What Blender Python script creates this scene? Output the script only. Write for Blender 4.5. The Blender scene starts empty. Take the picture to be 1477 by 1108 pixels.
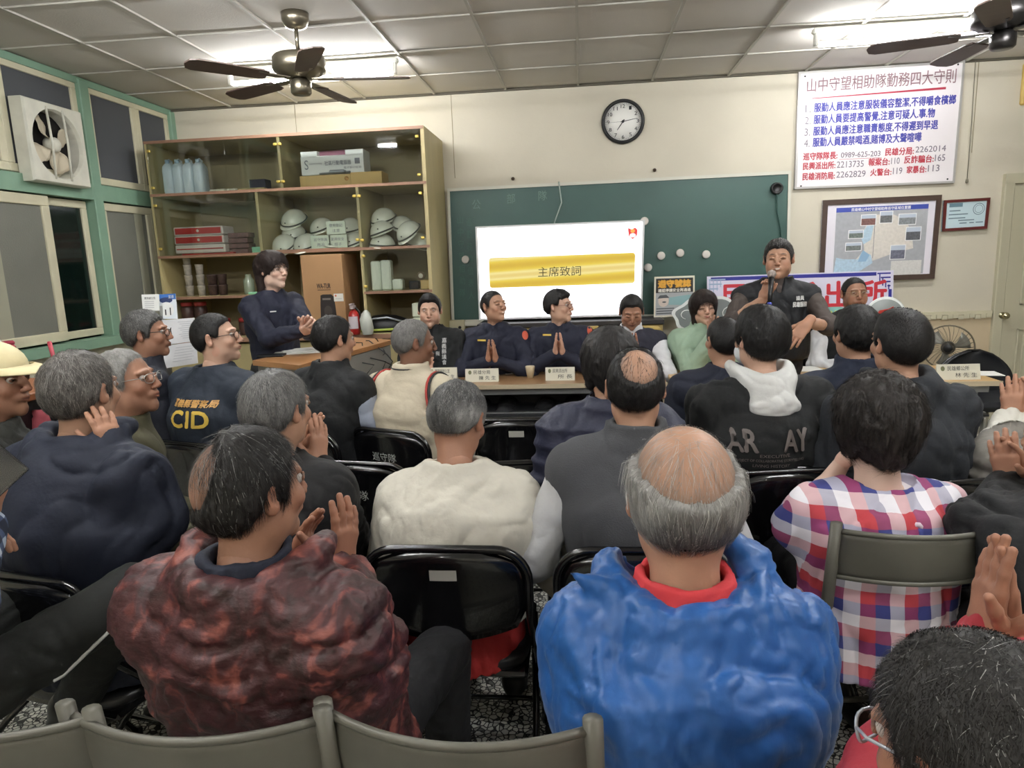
import bpy, math, random, time
import numpy as np
from mathutils import Vector, Matrix
from mathutils.bvhtree import BVHTree
import openvdb as vdb
random.seed(7); RNG = np.random.default_rng(7)
sc = bpy.context.scene; COL = sc.collection
T0 = time.time()
# ---------------------------------------------------------------- camera
W, H = 1477, 1108
FPX, YAW, PITCH, ROLL, CAMH = 985.0, math.radians(6.05), math.radians(10.27), math.radians(-2.07), 1.53
def cam_axes():
    cy, sy, cp, sp = math.cos(YAW), math.sin(YAW), math.cos(PITCH), math.sin(PITCH)
    F = np.array([-sy*cp, cy*cp, -sp]); R = np.array([cy, sy, 0.0]); U = np.cross(R, F)
    c, s = math.cos(ROLL), math.sin(ROLL)
    return F, c*R+s*U, -s*R+c*U
CF, CR, CU = cam_axes()
CP = np.array([0, 0, CAMH])
def ray(u, v): return CF + CR*(u-W/2)/FPX - CU*(v-H/2)/FPX
def onY(u, v, Y): r = ray(u, v); return CP + r*(Y/r[1])
def onX(u, v, X): r = ray(u, v); return CP + r*(X/r[0])
def onZ(u, v, z): r = ray(u, v); return CP + r*((z-CAMH)/r[2])
def onD(u, v, d): return CP + ray(u, v)*d
cam = bpy.data.objects.new('camera', bpy.data.cameras.new('camera')); COL.objects.link(cam)
m = Matrix.Identity(4)
for i in range(3):
    m[i][0] = CR[i]; m[i][1] = CU[i]; m[i][2] = -CF[i]; m[i][3] = CP[i]
cam.matrix_world = m; cam.data.sensor_width = 36; cam.data.lens = FPX*36/W; cam.data.clip_start = 0.02
sc.camera = cam
sc.view_settings.view_transform = 'Standard'; sc.view_settings.look = 'None'; sc.view_settings.gamma = 1
# ---------------------------------------------------------------- materials
def lin(c):
    if isinstance(c, str):
        c = [int(c[i:i+2], 16)/255 for i in (0, 2, 4)]
    return tuple((x/12.92 if x <= .04045 else ((x+.055)/1.055)**2.4) for x in c[:3]) + (1,)
MATS = {}
def mat(name, col='808080', rough=.6, metal=0, bump=None, var=0, vscale=8, emit=0, alpha=1, coat=0, vcol=False, spec=.5, sheen=0, stretch=None):
    if name in MATS: return MATS[name]
    M = bpy.data.materials.new(name); M.use_nodes = True; MATS[name] = M
    nt = M.node_tree; N = nt.nodes; L = nt.links; b = N['Principled BSDF']
    c = lin(col)
    b.inputs['Base Color'].default_value = c; b.inputs['Roughness'].default_value = rough
    b.inputs['Metallic'].default_value = metal; b.inputs['Specular IOR Level'].default_value = spec
    b.inputs['Coat Weight'].default_value = coat; b.inputs['Sheen Weight'].default_value = sheen
    src = None
    tc = N.new('ShaderNodeTexCoord'); vec = tc.outputs['Object']
    if stretch:
        mp = N.new('ShaderNodeMapping'); mp.inputs['Scale'].default_value = stretch; L.new(vec, mp.inputs['Vector']); vec = mp.outputs[0]
    if vcol:
        a = N.new('ShaderNodeAttribute'); a.attribute_name = 'Col'; src = a.outputs['Color']
    if var:
        n = N.new('ShaderNodeTexNoise'); n.inputs['Scale'].default_value = vscale; n.inputs['Detail'].default_value = 6
        L.new(vec, n.inputs['Vector'])
        r = N.new('ShaderNodeMapRange'); r.inputs[1].default_value = .3; r.inputs[2].default_value = .7
        r.inputs[3].default_value = 1-var; r.inputs[4].default_value = 1+var*.6; L.new(n.outputs['Fac'], r.inputs[0])
        mx = N.new('ShaderNodeVectorMath'); mx.operation = 'SCALE'; L.new(r.outputs[0], mx.inputs['Scale'])
        if src: L.new(src, mx.inputs[0])
        else: mx.inputs[0].default_value = c[:3]
        src = mx.outputs[0]
    if src: L.new(src, b.inputs['Base Color'])
    if bump:
        sc_, st = bump; n = N.new('ShaderNodeTexNoise'); n.inputs['Scale'].default_value = sc_; n.inputs['Detail'].default_value = 5
        L.new(vec, n.inputs['Vector']); bp = N.new('ShaderNodeBump'); bp.inputs['Strength'].default_value = st; bp.inputs['Distance'].default_value = .01
        L.new(n.outputs['Fac'], bp.inputs['Height']); L.new(bp.outputs[0], b.inputs['Normal'])
    if emit:
        b.inputs['Emission Strength'].default_value = emit
        if src: L.new(src, b.inputs['Emission Color'])
        else: b.inputs['Emission Color'].default_value = c
    if alpha < 1: b.inputs['Alpha'].default_value = alpha
    return M
def glassmat(name, tint=(.9,.95,.93), rough=.03, fac=.12, haze=0):
    if name in MATS: return MATS[name]
    M = bpy.data.materials.new(name); M.use_nodes = True; MATS[name] = M
    nt = M.node_tree; N = nt.nodes; L = nt.links; N.remove(N['Principled BSDF'])
    t = N.new('ShaderNodeBsdfTransparent'); t.inputs[0].default_value = (*tint, 1)
    g = N.new('ShaderNodeBsdfGlossy'); g.inputs['Roughness'].default_value = rough; g.inputs['Color'].default_value = (.9,.9,.9,1)
    mx = N.new('ShaderNodeMixShader'); mx.inputs[0].default_value = fac
    fr = N.new('ShaderNodeFresnel'); fr.inputs[0].default_value = 1.5
    L.new(fr.outputs[0], mx.inputs[0])
    L.new(t.outputs[0], mx.inputs[1]); L.new(g.outputs[0], mx.inputs[2])
    out = mx.outputs[0]
    if haze:
        d = N.new('ShaderNodeBsdfDiffuse'); d.inputs[0].default_value = (.75,.76,.75,1); m2 = N.new('ShaderNodeMixShader'); m2.inputs[0].default_value = haze
        L.new(out, m2.inputs[1]); L.new(d.outputs[0], m2.inputs[2]); out = m2.outputs[0]
    L.new(out, N['Material Output'].inputs[0])
    return M
# ---------------------------------------------------------------- mesh builder
class MB:
    def __init__(s): s.v = []; s.f = []; s.mi = []; s.sm = []
    def add(s, vs, fs, mi=0, smooth=False):
        o = len(s.v); s.v += [tuple(float(c) for c in p) for p in vs]; s.f += [tuple(i+o for i in f) for f in fs]
        s.mi += [mi]*len(fs); s.sm += [smooth]*len(fs); return s
    def box(s, c, d, rz=0, mi=0, M=None, bev=0):
        x, y, z = [q/2 for q in d]; b = min(bev, x*.9, y*.9, z*.9)
        R = M if M is not None else Matrix.Rotation(rz, 3, 'Z'); c = Vector(c)
        if b <= 0:
            vs = [(-x,-y,-z),(x,-y,-z),(x,y,-z),(-x,y,-z),(-x,-y,z),(x,-y,z),(x,y,z),(-x,y,z)]
            fs = [(0,3,2,1),(4,5,6,7),(0,1,5,4),(1,2,6,5),(2,3,7,6),(3,0,4,7)]
        else:
            pr = []
            for (ix, iy, z0) in ((x-b,y-b,-z),(x,y,-z+b),(x,y,z-b),(x-b,y-b,z)):
                k = b
                pr += [(-ix+ (k if ix==x else 0),-iy,z0),(ix-(k if ix==x else 0),-iy,z0),(ix,-iy+(k if iy==y else 0),z0),(ix,iy-(k if iy==y else 0),z0),(ix-(k if ix==x else 0),iy,z0),(-ix+(k if ix==x else 0),iy,z0),(-ix,iy-(k if iy==y else 0),z0),(-ix,-iy+(k if iy==y else 0),z0)]
            vs = pr; fs = [tuple(range(7,-1,-1)), tuple(range(24,32))]
            for r in range(3):
                for i in range(8): fs.append((r*8+i, r*8+(i+1)%8, r*8+8+(i+1)%8, r*8+8+i))
        return s.add([tuple(R@Vector(p)+c) for p in vs], fs, mi)
    def hexa(s, P, mi=0):   # 8 points: bottom loop 4, top loop 4
        return s.add(P, [(0,3,2,1),(4,5,6,7),(0,1,5,4),(1,2,6,5),(2,3,7,6),(3,0,4,7)], mi)
    def prism(s, pts, n, mi=0):  # planar polygon pts (3d) extruded by vector n
        k = len(pts); A = [Vector(p) for p in pts]; B = [p+Vector(n) for p in A]
        return s.add(A+B, [tuple(range(k-1,-1,-1)), tuple(range(k,2*k))]+[(i,(i+1)%k,k+(i+1)%k,k+i) for i in range(k)], mi)
    def tube(s, pts, r, n=10, mi=0, closed=False, flat=1.0, cap=True):
        P = [Vector(p) for p in pts]; k = len(P); rs = r if hasattr(r,'__len__') else [r]*k
        vs = []; t0 = (P[1]-P[0]).normalized(); up = Vector((0,0,1)) if abs(t0.z) < .9 else Vector((1,0,0)); nrm = t0.cross(up).normalized()
        for i in range(k):
            a = P[(i-1)%k] if (closed or i) else P[i]; b = P[(i+1)%k] if (closed or i < k-1) else P[i]
            t = (b-a).normalized(); nrm = (nrm - t*nrm.dot(t)).normalized(); bn = t.cross(nrm)
            for j in range(n):
                an = 2*math.pi*j/n; vs.append(P[i]+nrm*math.cos(an)*rs[i]+bn*math.sin(an)*rs[i]*flat)
        fs = []
        for i in range(k if closed else k-1):
            for j in range(n): fs.append((i*n+j, i*n+(j+1)%n, ((i+1)%k)*n+(j+1)%n, ((i+1)%k)*n+j))
        if cap and not closed: fs += [tuple(range(n-1,-1,-1)), tuple(range((k-1)*n, k*n))]
        return s.add(vs, fs, mi, True)
    def lathe(s, c, prof, n=24, mi=0, M=None, smooth=True):   # prof: (r,z)
        R = M if M is not None else Matrix.Identity(3); c = Vector(c); vs = []
        for r, z in prof:
            for j in range(n):
                a = 2*math.pi*j/n; vs.append(R@Vector((r*math.cos(a), r*math.sin(a), z))+c)
        fs = []
        for i in range(len(prof)-1):
            for j in range(n): fs.append((i*n+j, i*n+(j+1)%n, (i+1)*n+(j+1)%n, (i+1)*n+j))
        if prof[0][0] > 1e-5: fs.append(tuple(range(n-1,-1,-1)))
        if prof[-1][0] > 1e-5: fs.append(tuple(range((len(prof)-1)*n, len(prof)*n)))
        return s.add(vs, fs, mi, smooth)
    def surf(s, G, mi=0, smooth=True, thick=None):  # grid of points [i][j]
        a, b = len(G), len(G[0]); vs = [p for r in G for p in r]
        fs = [(i*b+j, i*b+j+1, (i+1)*b+j+1, (i+1)*b+j) for i in range(a-1) for j in range(b-1)]
        if thick is not None:
            t = Vector(thick) if hasattr(thick,'__len__') else None
            k = len(vs); vs2 = [Vector(p)+t for p in vs]; vs = vs+vs2
            fs += [tuple(q+k for q in reversed(f)) for f in fs]
            rim = [(0,j) for j in range(b)]+[(i,b-1) for i in range(1,a)]+[(a-1,j) for j in range(b-2,-1,-1)]+[(i,0) for i in range(a-2,0,-1)]
            idx = [i*b+j for i,j in rim]; m_ = len(idx)
            fs += [(idx[q], idx[q]+k, idx[(q+1)%m_]+k, idx[(q+1)%m_]) for q in range(m_)]
        return s.add(vs, fs, mi, smooth)
    def build(s, name, mats, parent=None, loc=None, rz=0, **props):
        me = bpy.data.meshes.new(name); me.from_pydata(s.v, [], s.f)
        if not isinstance(mats, (list, tuple)): mats = [mats]
        for q in mats: me.materials.append(q)
        me.polygons.foreach_set('material_index', s.mi); me.polygons.foreach_set('use_smooth', s.sm); me.update()
        return link(name, me, parent, loc, rz, **props)
def link(name, me, parent=None, loc=None, rz=0, **props):
    o = bpy.data.objects.new(name, me); COL.objects.link(o)
    if parent is not None: o.parent = parent
    if loc is not None: o.location = loc
    if rz: o.rotation_euler = (0, 0, rz)
    for k, v in props.items(): o[k] = v
    return o
def thing(name, label, cat, loc=(0,0,0), rz=0, group=None):
    o = bpy.data.objects.new(name, None); COL.objects.link(o); o.location = loc; o.rotation_euler = (0,0,rz); o.empty_display_size = .05
    o['label'] = label; o['category'] = cat
    if group: o['group'] = group
    return o
def tag(o, label, cat, group=None):
    o['label'] = label; o['category'] = cat
    if group: o['group'] = group
    return o
def struct(o): o['kind'] = 'structure'; return o
def dup(root, loc=None, rz=None, label=None, group=None):
    def rec(o, par):
        c = o.copy(); COL.objects.link(c); c.parent = par
        for ch in list(o.children): rec(ch, c)
        return c
    c = rec(root, None)
    if loc is not None: c.location = loc
    if rz is not None: c.rotation_euler = (0, 0, rz)
    if label: c['label'] = label
    if group: c['group'] = group
    return c
# ---------------------------------------------------------------- text
_TX = {}
def text2d(s, bold=0.0, res=3):
    """polygons of a string, normalised to 0..1 in x and y (y up), plus its aspect"""
    key = (s, bold)
    if key in _TX: return _TX[key]
    c = bpy.data.curves.new('t', 'FONT'); c.body = s; c.resolution_u = res; c.offset = bold; c.fill_mode = 'FRONT'
    o = bpy.data.objects.new('t', c); COL.objects.link(o); bpy.context.view_layer.update()
    me = bpy.data.meshes.new_from_object(o.evaluated_get(bpy.context.evaluated_depsgraph_get()))
    v = np.array([q.co[:2] for q in me.vertices]) if len(me.vertices) else np.zeros((1,2)); f = [tuple(p.vertices) for p in me.polygons]
    bpy.data.objects.remove(o); bpy.data.curves.remove(c); bpy.data.meshes.remove(me)
    lo, hi = v.min(0), v.max(0); d = np.maximum(hi-lo, 1e-6)
    _TX[key] = ((v-lo)/d, f, d[0]/d[1]); return _TX[key]
class Panel:
    """a flat board between four world corners (TL,TR,BR,BL); u right, v down, h outwards"""
    def __init__(s, TL, TR, BR, BL):
        s.c = [Vector(p) for p in (TL, TR, BR, BL)]
        s.n = (s.c[2]-s.c[0]).cross(s.c[1]-s.c[0]).normalized()*-1
        s.n = ((s.c[3]-s.c[0]).cross(s.c[1]-s.c[0])).normalized(); s.L = {}
    def p(s, u, v, h=0):
        a = s.c[0].lerp(s.c[1], u); b = s.c[3].lerp(s.c[2], u); return a.lerp(b, v)+s.n*h
    def lay(s, part, m):
        if part not in s.L: s.L[part] = (MB(), [])
        mb, ms = s.L[part]
        if m not in ms: ms.append(m)
        return mb, ms.index(m)
    def rect(s, part, m, u0, v0, u1, v1, h=.001, t=None):
        mb, i = s.lay(part, m); t = t or h*.9
        q = [(u0,v0),(u0,v1),(u1,v1),(u1,v0)]
        mb.hexa([s.p(a,b,h-t) for a,b in q]+[s.p(a,b,h) for a,b in q], i); return s
    def poly(s, part, m, pts, h=.001):
        mb, i = s.lay(part, m); mb.add([s.p(a,b,h) for a,b in pts], [tuple(range(len(pts)))], i); return s
    def disk(s, part, m, u, v, ru, rv, h=.001, n=20, a0=0, a1=6.28318):
        return s.poly(part, m, [(u+ru*math.cos(a0+(a1-a0)*k/n), v-rv*math.sin(a0+(a1-a0)*k/n)) for k in range(n)], h)
    def text(s, part, m, st, u0, v0, u1, v1, h=.0015, bold=0.0):
        v, f, _ = text2d(st); mb, i = s.lay(part, m)
        e = (v1-v0)*bold*1.6; eu = e*(s.c[3]-s.c[0]).length/max((s.c[1]-s.c[0]).length, 1e-6)
        for a, b in ([(0,0)] if bold <= 0 else [(-1,0),(1,0),(0,-1),(0,1)]):
            mb.add([s.p(u0+(u1-u0)*x+a*eu, v1+(v0-v1)*y+b*e, h+.00012*(a+b*.6)) for x, y in v], f, i)
        return s
    def frame(s, part, m, w, hgt, wv=None):
        wv = wv or w
        s.rect(part, m, -0.0, 0, 1, wv, hgt, hgt+.01); s.rect(part, m, 0, 1-wv, 1, 1, hgt, hgt+.01)
        s.rect(part, m, 0, wv, w, 1-wv, hgt, hgt+.01); return s.rect(part, m, 1-w, wv, 1, 1-wv, hgt, hgt+.01)
    def build(s, parent):
        for part, (mb, ms) in s.L.items(): mb.build(part, ms, parent)
def wallpanel(px, Y, name=None, m=None, t=.02, label=None, cat=None, flat=True, group=None):
    """board hung at depth Y with its corners at pixels TL,TR,BR,BL"""
    c = [Vector(onY(u, v, Y)) for u, v in px]
    P = Panel(*c)
    mb = MB(); o = c[0].copy()
    fr = [p-o for p in c]; bk = [p+Vector((0,t,0))-o for p in c]
    mb.hexa([fr[0],fr[3],fr[2],fr[1],bk[0],bk[3],bk[2],bk[1]][::1])
    ob = mb.build(name, m, loc=o); tag(ob, label, cat, group)
    P.c = [p-o for p in c]; P.ob = ob
    return P
# ---------------------------------------------------------------- the room
XL, XR, YF, YB, ZC = -3.77, 5.3, 6.3, -2.6, 3.0
M_wall = mat('painted_wall', 'cfc8b6', .75, bump=(35,.12), var=.07, vscale=1.6)
M_wall_low = mat('dado_paint', 'cdbb9c', .7, bump=(35,.12), var=.08, vscale=2)
M_green = mat('green_paint', '7fa08a', .5, var=.10, vscale=5, bump=(20,.15))
M_cream = mat('cream_paint', 'cfc9ae', .5, var=.10, vscale=6, bump=(30,.1))
M_white = mat('white_plastic', 'e4e4dd', .4)
M_black = mat('black_plastic', '101012', .4)
M_steel = mat('steel', 'a8a8a4', .3, 1)
M_tbar = mat('ceiling_tbar', 'b6b2a8', .6)
def ceiling_mat():
    M = mat('ceiling_tile', 'd0cbc3', .9, bump=(90,.12), var=.07, vscale=1.1); return M
def terrazzo():
    M = bpy.data.materials.new('terrazzo'); M.use_nodes = True; nt = M.node_tree; N = nt.nodes; L = nt.links; b = N['Principled BSDF']
    tc = N.new('ShaderNodeTexCoord'); mp = N.new('ShaderNodeMapping'); L.new(tc.outputs['Object'], mp.inputs[0])
    nz = N.new('ShaderNodeTexNoise'); nz.inputs['Scale'].default_value = 30; L.new(mp.outputs[0], nz.inputs[0])
    ad = N.new('ShaderNodeMixRGB'); ad.inputs[0].default_value = .012; L.new(mp.outputs[0], ad.inputs[1]); L.new(nz.outputs['Color'], ad.inputs[2])
    v = N.new('ShaderNodeTexVoronoi'); v.feature = 'DISTANCE_TO_EDGE'; v.inputs['Scale'].default_value = 52; v.inputs['Randomness'].default_value = 1; L.new(ad.outputs[0], v.inputs['Vector'])
    v2 = N.new('ShaderNodeTexVoronoi'); v2.inputs['Scale'].default_value = 52; L.new(ad.outputs[0], v2.inputs['Vector'])
    rp = N.new('ShaderNodeValToRGB'); rp.color_ramp.elements[0].position = .07; rp.color_ramp.elements[0].color = (.012,.012,.012,1); rp.color_ramp.elements[1].position = .12; rp.color_ramp.elements[1].color = (1,1,1,1)
    L.new(v.outputs['Distance'], rp.inputs[0])
    sp = N.new('ShaderNodeSeparateColor'); L.new(v2.outputs['Color'], sp.inputs[0])
    r2 = N.new('ShaderNodeValToRGB'); e = r2.color_ramp.elements; e[0].position = 0; e[0].color = (.03,.03,.028,1); e[1].position = .22; e[1].color = (.55,.55,.50,1); q = e.new(1.0); q.color = (.88,.88,.80,1)
    L.new(sp.outputs[0], r2.inputs[0])
    mx = N.new('ShaderNodeMixRGB'); mx.blend_type = 'MULTIPLY'; mx.inputs[0].default_value = 1; L.new(rp.outputs[0], mx.inputs[1]); L.new(r2.outputs[0], mx.inputs[2])
    L.new(mx.outputs[0], b.inputs['Base Color']); b.inputs['Roughness'].default_value = .35
    return M
def room():
    struct(MB().box(((XL+XR)/2,(YF+YB)/2,-.05),(XR-XL+.4,YF-YB+.4,.1)).build('floor', terrazzo()))
    # ceiling with sagging tiles and T-bars
    mb = MB(); g = .63; xs = [XL]+[x for x in np.arange(-3.15, XR, g)]+[XR]; ys = [YB]+[y for y in np.arange(6.3-g*14, 6.29, g) if y > YB]+[YF]
    for i in range(len(xs)-1):
        for j in range(len(ys)-1):
            k = 6; s_ = random.uniform(.002,.014); tx, ty = random.uniform(-.003,.003), random.uniform(-.003,.003)
            G = [[(xs[i]+(xs[i+1]-xs[i])*a/k, ys[j]+(ys[j+1]-ys[j])*b/k, ZC+.004-s_*math.sin(math.pi*a/k)*math.sin(math.pi*b/k)+tx*(a/k-.5)+ty*(b/k-.5)) for b in range(k+1)] for a in range(k+1)]
            mb.surf(G)
    mb.box(((XL+XR)/2,(YF+YB)/2,ZC+.09),(XR-XL+.4,YF-YB+.4,.1), mi=0)
    for i, x in enumerate(xs[1:-1]): mb.box((x,(YF+YB)/2,ZC-.004),(.018,YF-YB,.012),mi=1)
    for y in ys[1:-1]: mb.box(((XL+XR)/2,y,ZC-.003),(XR-XL,.014,.010),mi=1)
    mb.box(((XL+XR)/2,YF-.012,ZC-.008),(XR-XL,.024,.016),mi=2)  # dark trim strip where the ceiling meets the front wall
    struct(mb.build('ceiling', [ceiling_mat(), M_tbar, mat('ceiling_dark_trim','5d584c',.8)]))
    # front wall with board seams
    mb = MB(); mb.box(((XL+XR)/2,YF+.06,1.5),(XR-XL+.4,.12,3.2))
    zr = onY(1350,452,YF)[2]
    struct(mb.build('wall_front', M_wall))
    mb = MB()
    for u in (428, 653, 1213, 1407):
        p = onY(u, 190 if u < 700 else 150, YF); mb.box((p[0],YF-.001,(2.3+3.0)/2),(.005,.003,.75))
    struct(mb.build('trim_2', mat('seam','8d8468',.8)))
    mb = MB(); mb.box(((3.55+2.2)/2,YF-.006,zr/2),(1.35,.012,zr-.02)); struct(mb.build('baseboard_front', M_wall_low))
    mb = MB(); x0, x1 = 2.2, onY(1428,450,YF)[0]
    mb.box(((x0+x1)/2,YF-.018,zr),(x1-x0,.036,.028))
    for i in range(int((x1-x0)/.045)): mb.box((x0+.02+i*.045,YF-.03,zr-.03+.006*math.sin(i*2.1)),(.042,.03,.035),rz=.1*math.sin(i))
    struct(mb.build('trim_1', M_cream))
    struct(MB().box((XR+.06,(YF+YB)/2,1.5),(.12,YF-YB,3.2)).build('wall_right', M_wall))
    struct(MB().box(((XL+XR)/2,YB-.06,1.5),(XR-XL+.4,.12,3.2)).build('wall_back', M_wall))
    # left wall: low wall under the windows, solid wall behind the camera
    ZS = 1.0
    mb = MB(); mb.box((XL-.08,(YF+YB)/2,ZS/2),(.16,YF-YB,ZS)); mb.box((XL-.08,(YB+1.6)/2,2.0),(.16,1.6-YB,2.0))
    struct(mb.build('wall_left', mat('lower_left_wall','c8c3b0',.7,bump=(30,.2),var=.12,vscale=4)))
    # timber frame: green posts and rails
    mb = MB(); ygr = [1.7, 3.45, 5.12, YF-.02]
    zr0, zr1 = 2.10, 2.22
    mb.box((XL+.01,(1.6+YF)/2,(zr0+zr1)/2),(.10,YF-1.6,zr1-zr0))
    mb.box((XL+.03,(1.6+YF)/2,ZS+.02),(.15,YF-1.6,.07)); mb.box((XL+.01,(1.6+YF)/2,2.97),(.08,YF-1.6,.05))
    for y in ygr: mb.box((XL+.012,y,1.99),(.11,.10,1.98),bev=.006)
    struct(mb.build('window_1', M_green))
    # sashes: cream frames with mesh glass
    scr = mat('insect_screen', '54565a', .85, bump=(300,.2), spec=.3); fro = mat('frosted_glass', '777870', .35, bump=(120,.25), var=.12, vscale=2)
    dk = mat('night_glass', '0c1a17', .08, spec=.6)
    n = [2]
    def sash(y0, y1, z0, z1, m, x=XL+.02, w=.055, dx=.03):
        nm = 'window_%d' % n[0]; n[0] += 1
        mb = MB()
        for (a, b, c, d) in ((y0,y1,z0,z0+w),(y0,y1,z1-w,z1),(y0,y0+w,z0+w,z1-w),(y1-w,y1,z0+w,z1-w)):
            mb.box((x,(a+b)/2,(c+d)/2),(dx,b-a,d-c),bev=.004)
        o = struct(mb.build(nm, M_cream))
        MB().box((x-.004,(y0+y1)/2,(z0+z1)/2),(.006,y1-y0-w*1.5,z1-z0-w*1.5)).build('pane', m, o)
    top0, top1, b0, b1 = 2.23, 2.96, 1.07, 2.09
    sash(1.75,2.57,top0,top1,scr); sash(2.57,3.40,top0,top1,scr)
    sash(3.50,4.34,top0,top1,scr); sash(4.34,5.07,top0,top1,scr); sash(5.17,5.76,top0,top1,scr); sash(5.76,6.24,top0,top1,scr)
    sash(1.75,2.6,b0,b1,fro); sash(2.55,3.40,b0,b1,fro,x=XL-.02)
    sash(3.50,4.62,b0,b1,fro,x=XL+.03,w=.07); sash(4.55,5.06,b0,b1,dk,x=XL-.02,w=.055); sash(5.17,5.80,b0,b1,fro,w=.06); sash(5.80,6.25,b0,b1,fro,w=.06)
    # pale strips added on the panes stand in for reflection and curtain streaks
    for y0, y1 in ((3.93,4.15),(5.58,5.68)): struct(MB().box((XL+(.034 if y0<5 else .024),(y0+y1)/2,1.58),(.004,y1-y0,.90)).build('streak_strip_1' if y0 < 5 else 'streak_strip_2', mat('pale_streak','9d9c8a',.5)))
    mb = MB()
    for y0, y1 in ((3.9,4.35),(5.62,5.75),(2.2,2.5)):
        mb.surf([[(XL-.10+.02*math.sin(j*1.3+k),y0+(y1-y0)*j/10,1.02+1.05*k) for k in (0,1)] for j in range(11)])
    # shut the outside with the night
    struct(MB().box((XL-.30,(YF+YB)/2,1.5),(.04,YF-YB,3.4)).build('wall_outside', mat('night','07090a',1)))
    # door in the front wall at the right edge
    xd = onY(1432,380,YF)[0]+.02
    mb = MB(); mb.box((xd+.04,YF-.02,1.0),(.08,.05,2.04),bev=.006); mb.box((xd+.98,YF-.02,1.0),(.08,.05,2.04)); mb.box((xd+.51,YF-.02,2.05),(1.02,.05,.08))
    dm = mat('door_paint','b9b49c',.45,bump=(25,.08)); 
    d = struct(mb.build('door_1', dm))
    mb = MB(); mb.box((xd+.51,YF-.02,1.0),(.86,.04,1.98)); mb.build('door_leaf', dm, d)
    mb = MB()
    for (z0,z1) in ((.15,.80),(1.0,1.9)):
        for (a,b) in ((.20,.47),(.55,.82)):
            x0, x1 = xd+a, xd+b
            for q in ((x0,x1,z0,z0+.02),(x0,x1,z1-.02,z1),(x0,x0+.02,z0,z1),(x1-.02,x1,z0,z1)):
                mb.box(((q[0]+q[1])/2,YF-.045,(q[2]+q[3])/2),(q[1]-q[0],.018,q[3]-q[2]),bev=.005)
            mb.box(((x0+x1)/2,YF-.042,(z0+z1)/2),(x1-x0-.10,.012,z1-z0-.10),bev=.006)
    mb.build('door_panel', dm, d)
    k = onY(1446,455,YF-.05); mb = MB()
    mb.lathe((k[0],YF-.04,k[2]),[(.028,0),(.028,.006),(.012,.008),(.012,.035),(.026,.045),(.03,.06),(.024,.075),(.0,.08)],20,M=Matrix.Rotation(math.pi/2,3,'X'))
    mb.build('door_knob', mat('brass_knob','b8b090',.25,1), d)
room()
# ---------------------------------------------------------------- lights
LM = mat('tube_light', 'fdfeff', .4, emit=88)
LM2 = mat('tube_light_fill', 'fbfdff', .4, emit=112)  # unseen ceiling tubes, set stronger than the visible pair as fill
def tube(c, L, label, ry=0, lm=None):
    t = thing('ceiling_light', label, 'light', c, ry, 'fluorescent ceiling lights')
    MB().box((0,0,-.02),(L+.1,.05,.04),bev=.01).build('housing', M_white, t)
    [MB().box((q*(L/2+.02),0,-.07),(.03,.04,.09),bev=.006).build('lamp_holder', M_white, t) for q in (-1,1)]
    mb = MB(); mb.tube([(-L/2,0,-.105),(L/2,0,-.105)],.0155,14); mb.build('fluorescent_tube', lm or LM, t)
    return t
tube((-1.93,5.13,ZC-.01),1.2,'fluorescent tube light behind the ceiling fan with the wood blades')
tube((2.22,5.12,ZC-.01),1.2,'fluorescent tube light over the rules board at the right')
for x, y, w in ((-1.7,3.05,'middle left'),(1.9,3.05,'middle right'),(-1.6,1.0,'rear left'),(1.6,1.0,'rear right'),(-1.6,-1.2,'back left'),(1.9,-1.2,'back right')):
    tube((x,y,ZC-.01),1.2,'unseen fluorescent tube light in the %s of the ceiling'%w, lm=LM2)
def area(loc, sx, sy, pw, col=(1,.97,.9)):
    l = bpy.data.lights.new('lamp', 'AREA'); l.shape = 'RECTANGLE'; l.size = sx; l.size_y = sy; l.energy = pw; l.color = col
    o = bpy.data.objects.new('tube_lamp', l); COL.objects.link(o); o.location = loc; return o
w_ = bpy.data.worlds.new('w'); sc.world = w_; w_.use_nodes = True; w_.node_tree.nodes['Background'].inputs[0].default_value = (.9,.95,1,1); w_.node_tree.nodes['Background'].inputs[1].default_value = .02
sc.view_settings.exposure = 0.66
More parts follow.
